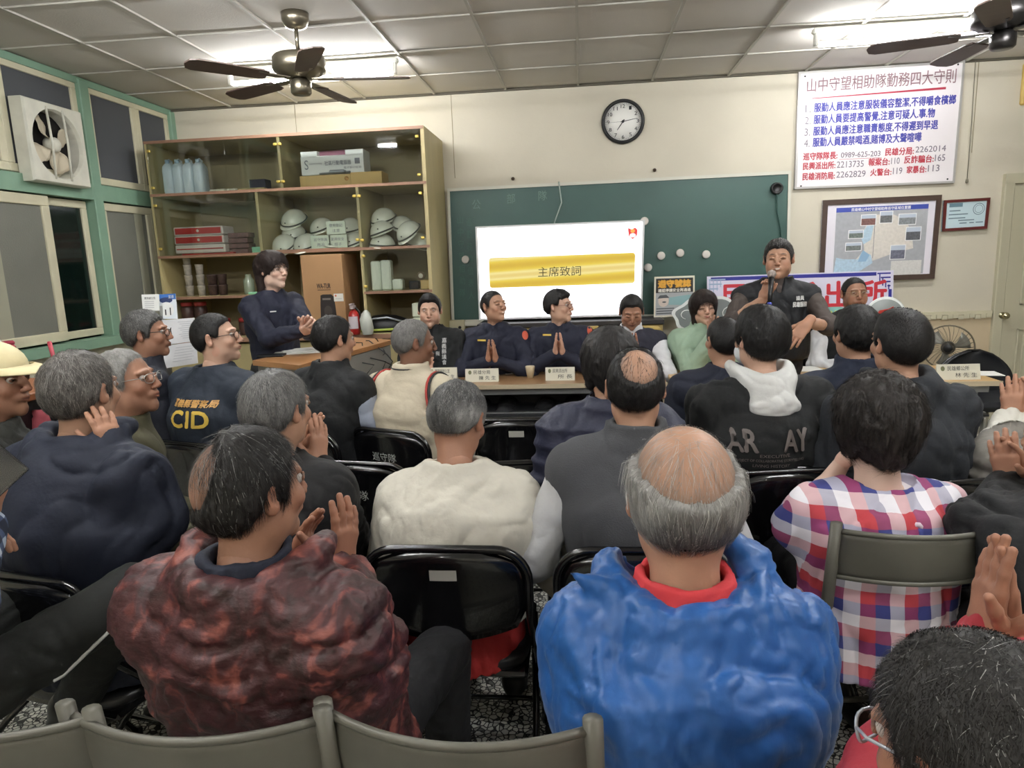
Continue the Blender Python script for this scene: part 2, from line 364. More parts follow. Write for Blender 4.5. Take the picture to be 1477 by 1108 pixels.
# ---------------------------------------------------------------- ceiling fans
M_bronze = mat('fan_metal', '8b8474', .3, .9); M_blade = mat('fan_blade', '5a4a44', .45, var=.12, vscale=3, stretch=(1,12,1))
def fan(loc, label, a0, arms, blade_m, hub_m, drop=.20):
    t = thing('ceiling_fan', label, 'fan', loc, 0, None)
    mb = MB(); mb.lathe((0,0,0),[(.035,-.085),(.06,-.075),(.078,-.04),(.08,0)],28); mb.build('canopy', hub_m, t)
    mb = MB(); mb.tube([(0,0,-.07),(0,0,-drop)],.012,12); mb.build('downrod', hub_m, t)
    mb = MB(); mb.lathe((0,0,-drop-.16),[(.06,0),(.11,.012),(.15,.04),(.155,.05),(.155,.11),(.14,.125),(.05,.14),(.02,.16)],36); mb.build('motor_housing', hub_m, t)
    mb = MB(); mb.lathe((0,0,-drop-.25),[(.05,0),(.06,.01),(.062,.07),(.04,.09)],28); mb.build('switch_housing', hub_m, t)
    for k in range(arms):
        a = a0+2*math.pi*k/arms; M = Matrix.Rotation(a,3,'Z')@Matrix.Rotation(.16,3,'X')
        zz = -drop-.165
        mb = MB(); P = [(.07,-.02),(.2,-.028),(.26,-.045),(.26,.045),(.2,.028),(.07,.02)]
        pts = [Matrix.Rotation(a,3,'Z')@Vector((x,y,0))+Vector((0,0,zz)) for x,y in P]; mb.prism(pts,(0,0,.006))
        ar = mb.build('blade_arm', hub_m, t)
        mb = MB(); w = [(.20,.045),(.24,.058),(.50,.068),(.60,.068),(.635,.05),(.65,.0),(.635,-.05),(.60,-.068),(.50,-.068),(.24,-.058),(.20,-.045)]
        mb.prism([M@Vector((x,y,0))+Vector((0,0,zz-.004)) for x,y in w],(0,0,.007)); mb.build('blade', blade_m, t)
    return t
p1 = onZ(425,18,3.0)
fan((p1[0],p1[1],2.995),'bronze ceiling fan with dark wood blades before the left tube light',math.radians(10),5,M_blade,M_bronze)
p2 = onY(1450,18,4.15); fan((p2[0],p2[1],2.995),'dark ceiling fan cut by the upper right corner beside the tube light',math.radians(20),5,M_blade,mat('fan_metal_dark','4c4a4a',.3,.9))
# ---------------------------------------------------------------- exhaust fan on the left windows
def exhaust():
    c = (onX(28,164,XL+.08)+onX(122,270,XL+.08))/2
    y0 = onX(30,220,XL+.1)[1]; y1 = onX(122,225,XL+.1)[1]; zz0 = 2.17; zz1 = zz0+.54
    cy = (y0+y1)/2; s_ = .27
    t = thing('exhaust_fan','square white exhaust fan mounted in the window above the green rail','fan',(XL+.06,cy,zz0+.27))
    mb = MB(); n = 40; R = .225; 
    sq = []
    for k in range(n):
        a = 2*math.pi*k/n; c_, s2 = math.cos(a), math.sin(a); q = s_/max(abs(c_),abs(s2)); sq.append((q*c_, q*s2))
    ci = [(R*math.cos(2*math.pi*k/n), R*math.sin(2*math.pi*k/n)) for k in range(n)]
    rings = [[(-.02,y,z) for y,z in sq],[(.07,y,z) for y,z in sq],[(.085,y*.97,z*.97) for y,z in sq],[(.085,y*1.04,z*1.04) for y,z in ci],[(.06,y,z) for y,z in ci],[(-.02,y,z) for y,z in ci]]
    mb.v = [p for r in rings for p in r]
    for i in range(5):
        for k in range(n): mb.f.append((i*n+k,i*n+(k+1)%n,(i+1)*n+(k+1)%n,(i+1)*n+k)); mb.mi.append(0); mb.sm.append(False)
    om = mat('old_white_plastic','d6d4c6',.5,var=.12,vscale=9)
    mb.build('housing', om, t)
    mb = MB(); mb.box((-.03,0,0),(.01,.5,.5)); mb.build('backplate', mat('dark_hole','14100e',.9), t)
    Rm = Matrix.Rotation(math.pi/2,3,'Y')
    for k in range(4):
        a = .5+k*math.pi/2; G = []
        for i in range(7):
            u = i/6; row = []
            for j in range(7):
                v = j/6-.5; r = .05+.15*u; w = (.5+.5*math.sin(math.pi*min(1,u*1.15)))*1.05; an = a+v*w
                row.append((.02+.05*v, r*math.cos(an), r*math.sin(an)))
            G.append(row)
        mb = MB(); mb.surf(G, thick=(.004,0,0)); mb.build('blade', mat('yellowed_blade','cfc4ae',.45), t)
    mb = MB(); mb.lathe((.0,0,0),[(.05,0),(.05,.06),(.035,.075),(0,.08)],20,M=Rm); mb.build('hub', om, t)
    for q in (-.075,.075):
        mb = MB(); mb.tube([(.085,q,-.24),(.095,q,0),(.085,q,.24)],.008,8); mb.build('guard_bar', om, t)
exhaust()
# ---------------------------------------------------------------- wall clock
M_ink = mat('ink','1b1b1d',.5); M_face = mat('clock_face','eeece6',.4)
def clock():
    c = onY(898.5,175.5,YF-.02); r = .182
    t = thing('wall_clock','round black rimmed white wall clock above the chalkboard','clock',tuple(c)); Rx = Matrix.Rotation(math.pi/2,3,'X')
    MB().lathe((0,.01,0),[(r,-.02),(r+.004,.015),(r-.006,.035),(r-.02,.035),(r-.026,.018),(r-.026,-.01)],56,M=Rx).build('rim', M_ink, t)
    MB().lathe((0,.01,0),[(0,.012),(r-.02,.012),(r-.02,0)],56,M=Rx).build('dial', M_face, t)
    P = Panel((-1,-.004,1),(1,-.004,1),(1,-.004,-1),(-1,-.004,-1))
    f = lambda x, z: ((x+1)/2, (1-z)/2)
    for k in range(1,13):
        a = math.radians(90-30*k); x, z = .126*math.cos(a), .126*math.sin(a); s_ = .020
        u0, v0 = f(x-s_*(.55 if k<10 else .9), z+s_*.75); u1, v1 = f(x+s_*(.55 if k<10 else .9), z-s_*.75); P.text('numerals', M_ink, str(k), u0, v0, u1, v1, .0015)
    for k in range(60):
        a = math.radians(6*k); l = .008 if k%5 else .012
        p = [(math.cos(a)*q-math.sin(a)*w, math.sin(a)*q+math.cos(a)*w) for q, w in ((.150-l,.0012),(.150-l,-.0012),(.150,-.0012),(.150,.0012))]
        P.poly('numerals', M_ink, [f(*q) for q in p][::1], .0012)
    def hand(part, ang, L_, w):
        a = math.radians(90-ang); p = [(-.02,w),(-.02,-w),(L_,-w*.5),(L_,w*.5)]
        P.poly(part, M_ink, [f(q*math.cos(a)-s*math.sin(a), q*math.sin(a)+s*math.cos(a)) for q, s in p], .004)
    hand('hour_hand', 216, .085, .005); hand('minute_hand', 80, .125, .0035); P.disk('minute_hand', M_ink, .5, .5, .006, .006, .005)
    hand('second_hand', 268, .12, .0012)
    P.build(t)
clock()
# ---------------------------------------------------------------- rules board
def rules():
    fr = mat('board_frame','b9b7b4',.35,.3); fc = mat('board_face','e8e2e4',.35)
    P = wallpanel([(1152,104),(1392,87),(1376.5,264),(1146,273)],YF-.03,'rules_board',fc,.025,'large white rules board with blue and red lettering above the map','board')
    P.frame('frame', fr, .013, .006, .018)
    Bl = mat('letter_blue','43459c',.6); Rd = mat('letter_red','b23c4a',.6); Gy = mat('letter_grey','77707c',.6); Ti = mat('letter_title','8d6d74',.6); Li = mat('rule_line','ab3146',.5)
    P.poly('lettering', Li, [(.09,.225),(.09,.232),(.90,.222),(.90,.203)], .0012)
    P.text('lettering', Ti, '山中守望相助隊勤務四大守則', .055,.06,.955,.175, bold=.004)
    rows = [('1.','服勤人員應注意服裝儀容整潔,不得嚼食檳榔',.965,.268,.348),('2.','服勤人員要提高警覺,注意可疑人.事.物',.845,.368,.448),('3.','服勤人員應注意職責態度,不得遲到早退',.87,.466,.546),('4.','服勤人員嚴禁喝酒,賭博及大聲喧嘩',.775,.562,.642)]
    for n, s_, u1, v0, v1 in rows:
        P.text('lettering', Gy, n, .05,v0+.012,.085,v1-.004); P.text('lettering', Bl, s_, .105,v0,u1,v1,bold=.018)
    for st, m_, u0, u1, v0, v1, b in (('巡守隊隊長:',Rd,.048,.262,.688,.752,.02),('0989-625-203',Gy,.285,.53,.700,.745,.01),('民雄分局:',Rd,.56,.735,.682,.745,.02),('2262014',Gy,.745,.93,.680,.730,.004),
        ('民興派出所:',Rd,.048,.252,.772,.835,.02),('2213735',Gy,.262,.43,.775,.830,.004),('報案台:',Rd,.46,.59,.762,.825,.02),('110',Gy,.60,.652,.765,.818,.004),('反詐騙台:',Rd,.68,.86,.755,.818,.02),('165',Gy,.868,.93,.755,.810,.004),
        ('民雄消防局:',Rd,.048,.252,.862,.925,.02),('2262829',Gy,.262,.445,.862,.915,.004),('火警台:',Rd,.475,.605,.852,.912,.02),('119',Gy,.615,.672,.850,.905,.004),('家暴台:',Rd,.70,.82,.842,.902,.02),('113',Gy,.83,.90,.840,.895,.004)):
        P.text('lettering', m_, st, u0, v0, u1, v1, bold=b)
    P.rect('lettering', Li, .275,.757,.54,.760,.001)
    for u, v in ((.04,.04),(.96,.03),(.04,.975),(.955,.965)): P.disk('screw', M_ink, u, v, .006, .008, .003, 8)
    P.build(P.ob)
rules()
# ---------------------------------------------------------------- framed map and certificate
def framed_map():
    P = wallpanel([(1187,289),(1358,281),(1347,402),(1181,408)],YF-.035,'framed_map',mat('map_paper','e6e2ea',.4),.02,'large dark wood framed area map with photos and blue title bar','picture')
    P.frame('frame', mat('dark_wood','4a3a33',.4,var=.15,vscale=20), .042, .012, .062)
    gr = mat('map_grey','a9abb0',.5,var=.08,vscale=30); cr = mat('map_land','d9d3ca',.5,var=.1,vscale=40); lb = mat('map_water','b4cddd',.5,var=.15,vscale=50); bb = mat('map_blue','3f4fa8',.5); wh = mat('map_white','eeeeee',.5)
    P.rect('map_print', gr, .12,.12,.90,.93,.0012); P.rect('map_print', bb, .12,.10,.90,.155,.0018)
    P.text('map_print', wh, '民雄鄉山中村守望相助隊巡守區域位置圖', .25,.11,.75,.148,.0024,.01)
    P.poly('map_print', cr, [(.42,.20),(.36,.40),(.38,.62),(.30,.75),(.40,.78),(.62,.68),(.80,.62),(.78,.45),(.72,.28),(.60,.2)][::1], .0016)
    P.poly('map_print', lb, [(.40,.30),(.34,.45),(.37,.55),(.43,.5),(.45,.32)], .0019); P.poly('map_print', lb, [(.14,.70),(.12,.92),(.30,.92),(.46,.78),(.44,.68),(.36,.64),(.33,.73),(.2,.72)], .0019)
    P.poly('map_print', mat('map_blue2','8fb2cf',.5), [(.37,.62),(.33,.76),(.40,.76),(.43,.68)], .0022)
    P.rect('map_print', mat('map_road','6d6f74',.5), .455,.20,.459,.72,.0023)
    th = [(.34,.20,.46,.32,'7c5a55'),(.50,.17,.60,.30,'6d6f70'),(.66,.21,.80,.33,'8a8f92'),(.24,.38,.36,.47,'6f7a74'),(.22,.53,.35,.62,'747b78'),(.73,.37,.85,.52,'5f6166'),(.61,.58,.73,.74,'6e7080')]
    for i, (a,b,c,d,h) in enumerate(th):
        P.rect('map_print', wh, a-.006,b-.008,c+.006,d+.008,.0022); P.rect('map_print', mat('thumb%d'%i,h,.5,var=.35,vscale=60), a,b,c,d,.0030); P.rect('map_print', mat('thumb_sky','b7c1cf',.5), a,b,c,b+(d-b)*.35,.0034)
    P.rect('map_print', mat('map_legend','d5d3cf',.5,var=.1,vscale=60), .62,.765,.88,.955,.0022)
    P.build(P.ob)
    Q = wallpanel([(1361.5,289),(1428,285),(1423,330),(1358.5,334)],YF-.03,'framed_certificate',mat('certificate_paper','c8dde4',.35),.02,'small red wood framed pale blue certificate beside the big map','picture')
    Q.frame('frame', mat('red_wood','5d2423',.35), .06, .01, .09)
    g = mat('faint_ink','6e8592',.5)
    Q.rect('print', mat('cert_box','6b8796',.5), .13,.12,.42,.24,.0015)
    Q.disk('print', g, .78,.34,.13,.19,.0015); Q.disk('print', mat('certificate_paper','c8dde4',.35), .78,.34,.115,.168,.002); Q.disk('print', g, .78,.34,.09,.13,.0022); Q.disk('print', mat('certificate_paper','c8dde4',.35), .78,.34,.08,.115,.0024)
    for u0,u1,v in ((.14,.38,.34),(.13,.55,.46),(.13,.50,.58),(.35,.7,.66),(.38,.54,.75),(.60,.70,.75),(.74,.90,.75)): Q.rect('print', g, u0,v,u1,v+.035,.0015)
    Q.build(Q.ob)
framed_map()
# pull switch cord
mb = MB(); a, b = onY(1407,88,YF-.03), onY(1395,258,YF-.03); mb.tube([a,(a+b)/2+[.004,0,0],b],.003,6); mb.lathe(tuple(b-[0,0,.035]),[(.006,0),(.012,.008),(.010,.03),(.004,.036)],10)
tag(mb.build('pull_cord', mat('cord','6f6a5a',.6)),'thin light switch pull cord hanging right of the rules board','cord')
a = onY(1477,140,YF-.03); tag(MB().box((a[0]+.03,YF-.02,a[2]+.1),(.10,.04,.32),bev=.01).build('door_closer_box', mat('yellow_box','c9a95c',.5)),'yellow box on the wall at the upper right edge','box')
# ---------------------------------------------------------------- chalkboard
def chalkboard():
    gb = mat('chalk_green','35564f',.45,var=.10,vscale=2.5,bump=(60,.05))
    P = wallpanel([(645,272),(1141,246.5),(1136.5,452),(652,466)],YF-.035,'chalkboard',gb,.03,'wide green chalkboard with white frame on the front wall','chalkboard')
    fm = mat('board_alu','cfcdbf',.4)
    P.frame('frame', fm, .008, .012, .022); P.build(P.ob)
    P.L = {}
    P.rect('chalk_tray', fm, -.005,.985,1.0,1.02,.07,.075)
    ch = mat('chalk','6f8a83',.9)
    for s_, u0, v0, u1, v1 in (('公',.075,.09,.10,.16),('部',.18,.06,.205,.13),('隊',.275,.05,.30,.12)): P.text('lettering', ch, s_, u0,v0,u1,v1,.002,-.004)
    for k, s_ in enumerate('山中守望相助隊'): P.text('lettering', mat('chalk_faint','4c6d66',.9), s_, .028,.20+k*.09,.045,.26+k*.09,.002); P.text('lettering', MATS['chalk_faint'], '巡勤務輪值表人'[k], .055,.22+k*.09,.072,.28+k*.09,.002)
    P.build(P.ob)
    mg = mat('magnet','d9d2ca',.5)
    n = 0
    for u, v, lab in ((671.5,374.5,'left of the television screen'),(929.5,319,'half hidden by the top corner of the television'),(934.7,386,'beside the lower right of the television'),(953.6,369,'first of the row right of the television'),(981,365,'middle of the row right of the television'),(1018.5,367,'right end of the row')):
        c = onY(u,v,YF-.05); o = MB().lathe((0,0,0),[(0,.012),(.026,.012),(.034,.009),(.036,0)],24,M=Matrix.Rotation(math.pi/2,3,'X')).build('board_magnet', mg, loc=tuple(c)+()) 
        tag(o,'round white magnet on the chalkboard, '+lab,'magnet','magnets on the chalkboard')
    c = onY(1120,272,YF-.05); t = thing('camera_lens_plug','round black cable outlet with hanging cord on the chalkboard','outlet',tuple(c))
    MB().lathe((0,0,0),[(0,.02),(.03,.02),(.035,.03),(.048,.03),(.052,0)],24,M=Matrix.Rotation(math.pi/2,3,'X')).build('socket', M_black, t)
    e = onY(1126,345,YF-.05)-c; MB().tube([(0,-.02,-.04),(.01,-.01,-.2),(e[0]*.9,-.005,e[2]*.8),(e[0],0,e[2])],.006,8).build('cord', mat('green_cord','24443d',.6), t)
    a = [onY(*q,YF-.055) for q in ((806,262),(808,278),(810,292),(806,304),(800,320),(799,325))]
    tag(MB().tube(a,.006,8).build('white_cable', mat('white_cord','a9b5ae',.5)),'white cable hanging down the chalkboard to the television','cable')
    for k, (u, v, l) in enumerate(((740,258,'left'),(944,245.5,'right'))):
        c = onY(u,v,YF-.012); tag(MB().lathe(tuple(c),[(.012,-.01),(.016,.01),(.008,.03),(0,.035)],12,M=Matrix.Rotation(math.pi/2,3,'X')).build('screw_anchor', mat('anchor','4a3a2e',.6)),'%s of two small dark plugs above the chalkboard frame'%l,'plug','wall plugs above the chalkboard')
    c = onY(660,475,YF-.08); t = thing('junction_box','small beige junction box at the lower left chalkboard corner','electrical box',tuple(c))
    MB().box((0,0,0),(.15,.08,.17),bev=.01).build('cover', mat('beige_plastic','b5ae92',.5), t); MB().lathe((.03,-.04,.02),[(0,.012),(.014,.012),(.014,0)],12,M=Matrix.Rotation(math.pi/2,3,'X')).build('knockout', M_black, t)
    MB().tube([(.04,-.045,.0),(-.02,-.05,-.05),(-.08,-.03,-.06)],.004,6).build('cord', mat('green_cord','24443d',.6), t)
chalkboard()
# ---------------------------------------------------------------- television
def tv():
    Y = 6.02
    P = wallpanel([(685.5,327),(930,317),(926,455),(691,462)],Y,'television',mat('tv_shell','d8d8d8',.3),.04,'large flat television showing a gold title slide before the chalkboard','television')
    sw = mat('slide_white','f4f5fa',.5,emit=1.15); 
    # slide gold gradient
    M = bpy.data.materials.new('slide_gold'); M.use_nodes = True; nt = M.node_tree; N = nt.nodes; L = nt.links; b = N['Principled BSDF']; b.inputs['Base Color'].default_value=(0,0,0,1)
    tc = N.new('ShaderNodeTexCoord'); mp = N.new('ShaderNodeMapping'); mp.inputs['Rotation'].default_value=(0,.16,0); mp.inputs['Scale'].default_value=(.5,.5,3.4); L.new(tc.outputs['Object'],mp.inputs[0])
    w = N.new('ShaderNodeTexWave'); w.bands_direction='Z'; w.inputs['Scale'].default_value=.55; w.inputs['Distortion'].default_value=2.2; w.inputs['Detail'].default_value=1; L.new(mp.outputs[0],w.inputs[0])
    r = N.new('ShaderNodeValToRGB'); e=r.color_ramp.elements; e[0].position=.0; e[0].color=lin('d9b53a'); e[1].position=.45; e[1].color=lin('ecd04f'); q=e.new(.8); q.color=lin('f6e79a'); q=e.new(1.); q.color=lin('e9cf7a')
    L.new(w.outputs['Fac'],r.inputs[0]); L.new(r.outputs[0],b.inputs['Emission Color']); b.inputs['Emission Strength'].default_value=.62
    P.rect('screen', sw, .012,.02,.988,.98,.002)
    gl = mat('slide_line','9a9fc0',.5,emit=.5)
    for q in ((.02,.035,.98,.040),(.02,.955,.98,.960),(.02,.035,.0225,.96),(.9775,.035,.98,.96)): P.rect('slide', gl, *q, .003, .0005)
    R0 = .028; pts = []
    for (cu, cv, a) in ((.95-R0*.6,.335+R0,0),(.075+R0*.6,.335+R0,90),(.075+R0*.6,.655-R0,180),(.95-R0*.6,.655-R0,270)):
        for k in range(6): an = math.radians(a+k*18); pts.append((cu+R0*.6*math.cos(an), cv-R0*math.sin(an)))
    P.poly('slide', M, pts, .0035)
    P.text('slide', mat('slide_text','3e3a20',.5), '主席致詞', .372,.45,.630,.555,.005)
    rd = mat('logo_red','d03a3a',.5,emit=.35); wt = mat('logo_white','f0d8d8',.5,emit=.6)
    P.poly('slide', rd, [(.905,.075),(.925,.095),(.945,.075),(.960,.10),(.957,.16),(.933,.195),(.909,.16),(.905,.10)], .005)
    P.disk('slide', wt, .932,.155,.018,.022,.006,14); P.disk('slide', mat('logo_gold','e8a04a',.5,emit=.4), .932,.11,.013,.02,.006,14)
    P.text('slide', mat('slide_small','7a7d92',.5,emit=.2), '民雄分局', .905,.21,.960,.24,.005)
    P.build(P.ob)
tv()
# ---------------------------------------------------------------- posters, banner, cut-out signs in front of the board
def posters():
    P = wallpanel([(944,399.5),(1002,397.5),(1002,455),(943,458)],6.08,'traffic_poster',mat('poster_cream','e2dcc8',.5),.012,'small traffic safety poster with yellow headline beside the television','poster')
    bk = mat('poster_black','2a2622',.5); yl = mat('poster_yellow','e0a53a',.5); gy = mat('poster_grey','a7a9aa',.5); tl = mat('poster_teal','86a9ab',.5); dk = mat('poster_dark','4d5154',.5)
    P.rect('print', gy, .04,.04,.96,.96,.001); P.rect('print', bk, .04,.05,.96,.40,.002); P.text('print', yl, '遵守號誌', .10,.09,.90,.27,.003,.05); P.text('print', mat('poster_white','e6e2d8',.5), '確認停讓安全再通過', .10,.30,.90,.385,.003,.02)
    P.poly('print', tl, [(.38,.52),(.36,.70),(.70,.72),(.96,.66),(.96,.46)], .002)
    P.disk('print', mat('poster_skin','cfc0b4',.5), .23,.60,.13,.15,.003); P.poly('print', dk, [(.08,.54),(.14,.46),(.30,.45),(.38,.53),(.23,.53)], .004); P.disk('print', dk, .25,.63,.05,.02,.0035)
    for v in (.78,.84,.90): P.rect('print', dk, .06,v,.50,v+.025,.0025)
    P.build(P.ob)
    P = wallpanel([(1020,399),(1289,390),(1286,522),(1021,528)],6.12,'station_banner',mat('banner_face','dcd8ea',.45),.015,'wide pale banner with big red characters and blue border behind the speaker','banner')
    rd = mat('banner_red','c8323e',.5); nb = mat('banner_blue','2e2f8c',.5)
    P.rect('border', nb, .02,.012,.91,.05,.0012); P.rect('border', nb, .975,.20,.992,.95,.0012)
    for k in range(4):
        P.rect('border', nb, .915+k*.018,.02+k*.045,.985,.028+k*.045+.008,.0014); P.rect('border', nb, .925+k*.016,.03+k*.04,.931+k*.016,.14+k*.02,.0014)
    lb = mat('banner_pale_blue','9fb3cf',.5)
    for k in range(4): P.rect('border', lb, .01,.03+k*.05,.10-k*.02,.045+k*.05,.0014); P.rect('border', lb, .012+k*.02,.03,.016+k*.02,.24-k*.04,.0014)
    for k, c in enumerate('民興派出所'): P.text('headline', rd, c, .085+k*.186,.10,.085+k*.186+.135,.385,.002,.016)
    P.disk('emblem', mat('banner_teal','86bcb4',.5), .66,.52,.15,.16,.0015); P.text('emblem', mat('banner_green','cfd87a',.5), '防詐', .60,.42,.72,.60,.003,.03); P.text('emblem', mat('banner_cream','ece6b8',.5), '騙', .74,.44,.79,.60,.003,.03)
    P.build(P.ob)
    zb = P.ob.location.z; 
    for q in (.15,.85):
        e = P.p(q,.5); MB().box((e.x,e.y+.03,(e.z-zb)/2),(.03,.02,zb+e.z)).build('stand_post', M_steel, P.ob)
    # speech-bubble cut-out
    gd = mat('cutout_grey','7f8585',.5); wh = mat('cutout_white','e9ecea',.4)
    o = Vector(onY(1022,455,5.72)); s_ = 5.72/985
    def bub(m, off, y0, th):
        pts = []
        for k in range(48):
            a = 2*math.pi*k/48; w = 1+.05*math.sin(a*7); x = 46*math.cos(a)*w; z = 24*math.sin(a)*w
            pts.append(((x*(1+off/40))*s_, y0, (z*(1+off/24))*s_))
        return MB().prism(pts[::-1], (0,th,0))
    t = thing('cutout_sign','grey and white bubble shaped cut-out sign behind the woman in green','sign',tuple(o)); bub(wh, 3, 0, .008).build('backing', wh, t); bub(gd, -1, -.003, .003).build('face', gd, t)
    mb = MB(); 
    for cx, cz, r in ((30,3,11),(26,-2,5),(-30,2,8)): mb.tube([((cx+r*math.cos(a*.5))*s_, -.005, (cz+r*.8*math.sin(a*.5))*s_) for a in range(10)], .004, 6)
    mb.build('drawing', wh, t); MB().box((0,.01,-o.z/2-.02),(.03,.01,o.z-.04)).build('stick', wh, t)
    o = Vector(onY(1276,458,5.75)); s_ = 5.75/985; t = thing('round_hand_sign','round grey hand sign with white rim and red drawing behind the bespectacled man','sign',tuple(o))
    Rx = Matrix.Rotation(math.pi/2,3,'X')
    MB().lathe((0,0,0),[(0,.004),(27*s_,.004),(28.5*s_,0),(27*s_,-.004),(0,-.004)],40,M=Rx).build('backing', wh, t)
    MB().lathe((0,-.004,0),[(0,.002),(25*s_,.002),(25*s_,0)],40,M=Rx).build('face', mat('sign_grey','8c9290',.5), t)
    mb = MB(); mb.prism([(-10*s_,-.008,6*s_),(-8*s_,-.008,10*s_),(4*s_,-.008,12*s_),(10*s_,-.008,15*s_),(12*s_,-.008,8*s_),(2*s_,-.008,4*s_)][::-1],(0,.002,0)); mb.build('drawing', mat('sign_red','c0392f',.5), t)
    Q = Panel((-12*s_,-.007,-2*s_),(20*s_,-.007,1*s_),(20*s_,-.007,-14*s_),(-12*s_,-.007,-17*s_)); Q.text('lettering', wh, '手四山', 0,0,1,1,.001,.02); Q.build(t); MB().box((0,.012,-o.z/2-.02),(.02,.01,o.z-.04)).build('stick', wh, t)
posters()
# ---------------------------------------------------------------- display cabinet
YC = 5.56
M_ply = mat('plywood','b3a578',.45,var=.10,vscale=6,stretch=(1,1,.3)); M_edge = mat('cabinet_edge','8c6a55',.5); M_pin = mat('cabinet_back','9c8f6c',.7,var=.08,vscale=3)
M_gl = glassmat('cabinet_glass',(.96,.98,.97))
zs = {}
def cabinet():
    X = lambda u, v=300, Y=YC: onY(u,v,Y)[0]; Z = lambda u, v, Y=YC: onY(u,v,Y)[2]
    xl, xr = X(207,206), X(610,179); zt = (Z(207,206)+Z(610,179))/2
    zA = (Z(300,275)+Z(520,267))/2; zBr = Z(570,355); zBl = Z(300,367); zCl = Z(310,427); zCr = Z(575,419); zD = Z(570,480)
    x1 = X(403,230); x2 = X(373,320); x3 = X(518,320)
    zs.update(zt=zt,zA=zA,zBr=zBr,zBl=zBl,zCl=zCl,zCr=zCr,zD=zD,x1=x1,x2=x2,x3=x3,xl=xl,xr=xr)
    t = thing('display_cabinet','tall plywood display cabinet with glass doors against the front wall','cabinet',(0,0,0))
    yb = YF-.005; D_ = yb-YC; ym = (YC+yb)/2; T = .022
    def V(x, z0, z1, w=T, y0=YC): return ((x, (y0+yb)/2, (z0+z1)/2), (w, yb-y0, z1-z0))
    MB().box(*V(xl+T/2,.0,zt)).build('side_panel', M_ply, t); MB().box(*V(xr-T/2,.0,zt,.03)).build('side_panel', M_ply, t)
    MB().box(((xl+xr)/2,yb-.01,zt/2+zD/2),(xr-xl,.012,zt-zD)).build('back_panel', M_pin, t)
    def Hs(xa, xb, z, name='shelf', th=.022, y0=YC):
        o = MB().box(((xa+xb)/2,(y0+yb)/2,z-th/2),(xb-xa,yb-y0,th)).build(name, M_ply, t); MB().box(((xa+xb)/2,y0-.002,z-th/2),(xb-xa,.006,th)).build('edge_strip', M_edge, o)
    Hs(xl,xr,zt,'top_panel'); Hs(xl,xr,zA); Hs(x3,xr,zBr); Hs(xl,x2,zBl); Hs(xl,x2,zCl); Hs(x3,xr,zCr); Hs(x2,x3,zBr+.005,th=.03); Hs(xl,xr,zD,'worktop',.04,YC-.06)
    for x, z0, z1 in ((x1,zA,zt),(x2,zBl-.02,zA),(x3,zD,zA)): MB().box(*V(x,z0,z1,.024,YC+.004)).build('divider', M_ply, t)
    MB().box(*V(x2,zD,zBl,.024,YC+.25)).build('divider', M_pin, t)
    # glass doors
    def gdoor(xa, xb, z0, z1, hinge):
        d = MB().box(((xa+xb)/2,YC-.006,(z0+z1)/2),(xb-xa-.004,.004,z1-z0-.006)).build('glass_door', M_gl, t)
        for zz in (z0+.12*(z1-z0), z1-.15*(z1-z0)):
            MB().box((xb-.02 if hinge else xa+.02,YC-.014,zz),(.03,.02,.022),bev=.005).build('hinge', mat('brass_clip','cdb45e',.35,.6), d)
    gdoor(xl+T,x1-.4*(x1-xl),zA,zt-T,0); gdoor(x1-.4*(x1-xl),x1,zA,zt-T,1); gdoor(x1,(x1+xr)/2,zA,zt-T,0); gdoor((x1+xr)/2,xr-.03,zA,zt-T,1)
    gdoor(xl+T,x2,zBl,zA-T,0); gdoor(x2,x3,zBr+.005,zA-T,1); gdoor(x3,(x3+xr)/2,zBr,zA-T,0); gdoor((x3+xr)/2,xr-.03,zBr,zA-T,1); gdoor(x3,xr-.03,zCr,zBr-.02,0)
    # base unit with drawers
    for i, (xa, xb) in enumerate(((xl+.02,x2),(x2,x3),(x3,xr-.03))):
        MB().box(((xa+xb)/2,YC-.01,zD-.18),(xb-xa-.01,.02,.24),bev=.004).build('drawer', M_ply, t)
        MB().box(((xa+xb)/2,YC-.01,(zD-.31)/2+.03),(xb-xa-.01,.02,zD-.37),bev=.004).build('base_door', M_ply, t)
cabinet()
def cx(u, v, Y): return onY(u, v, Y)[0]
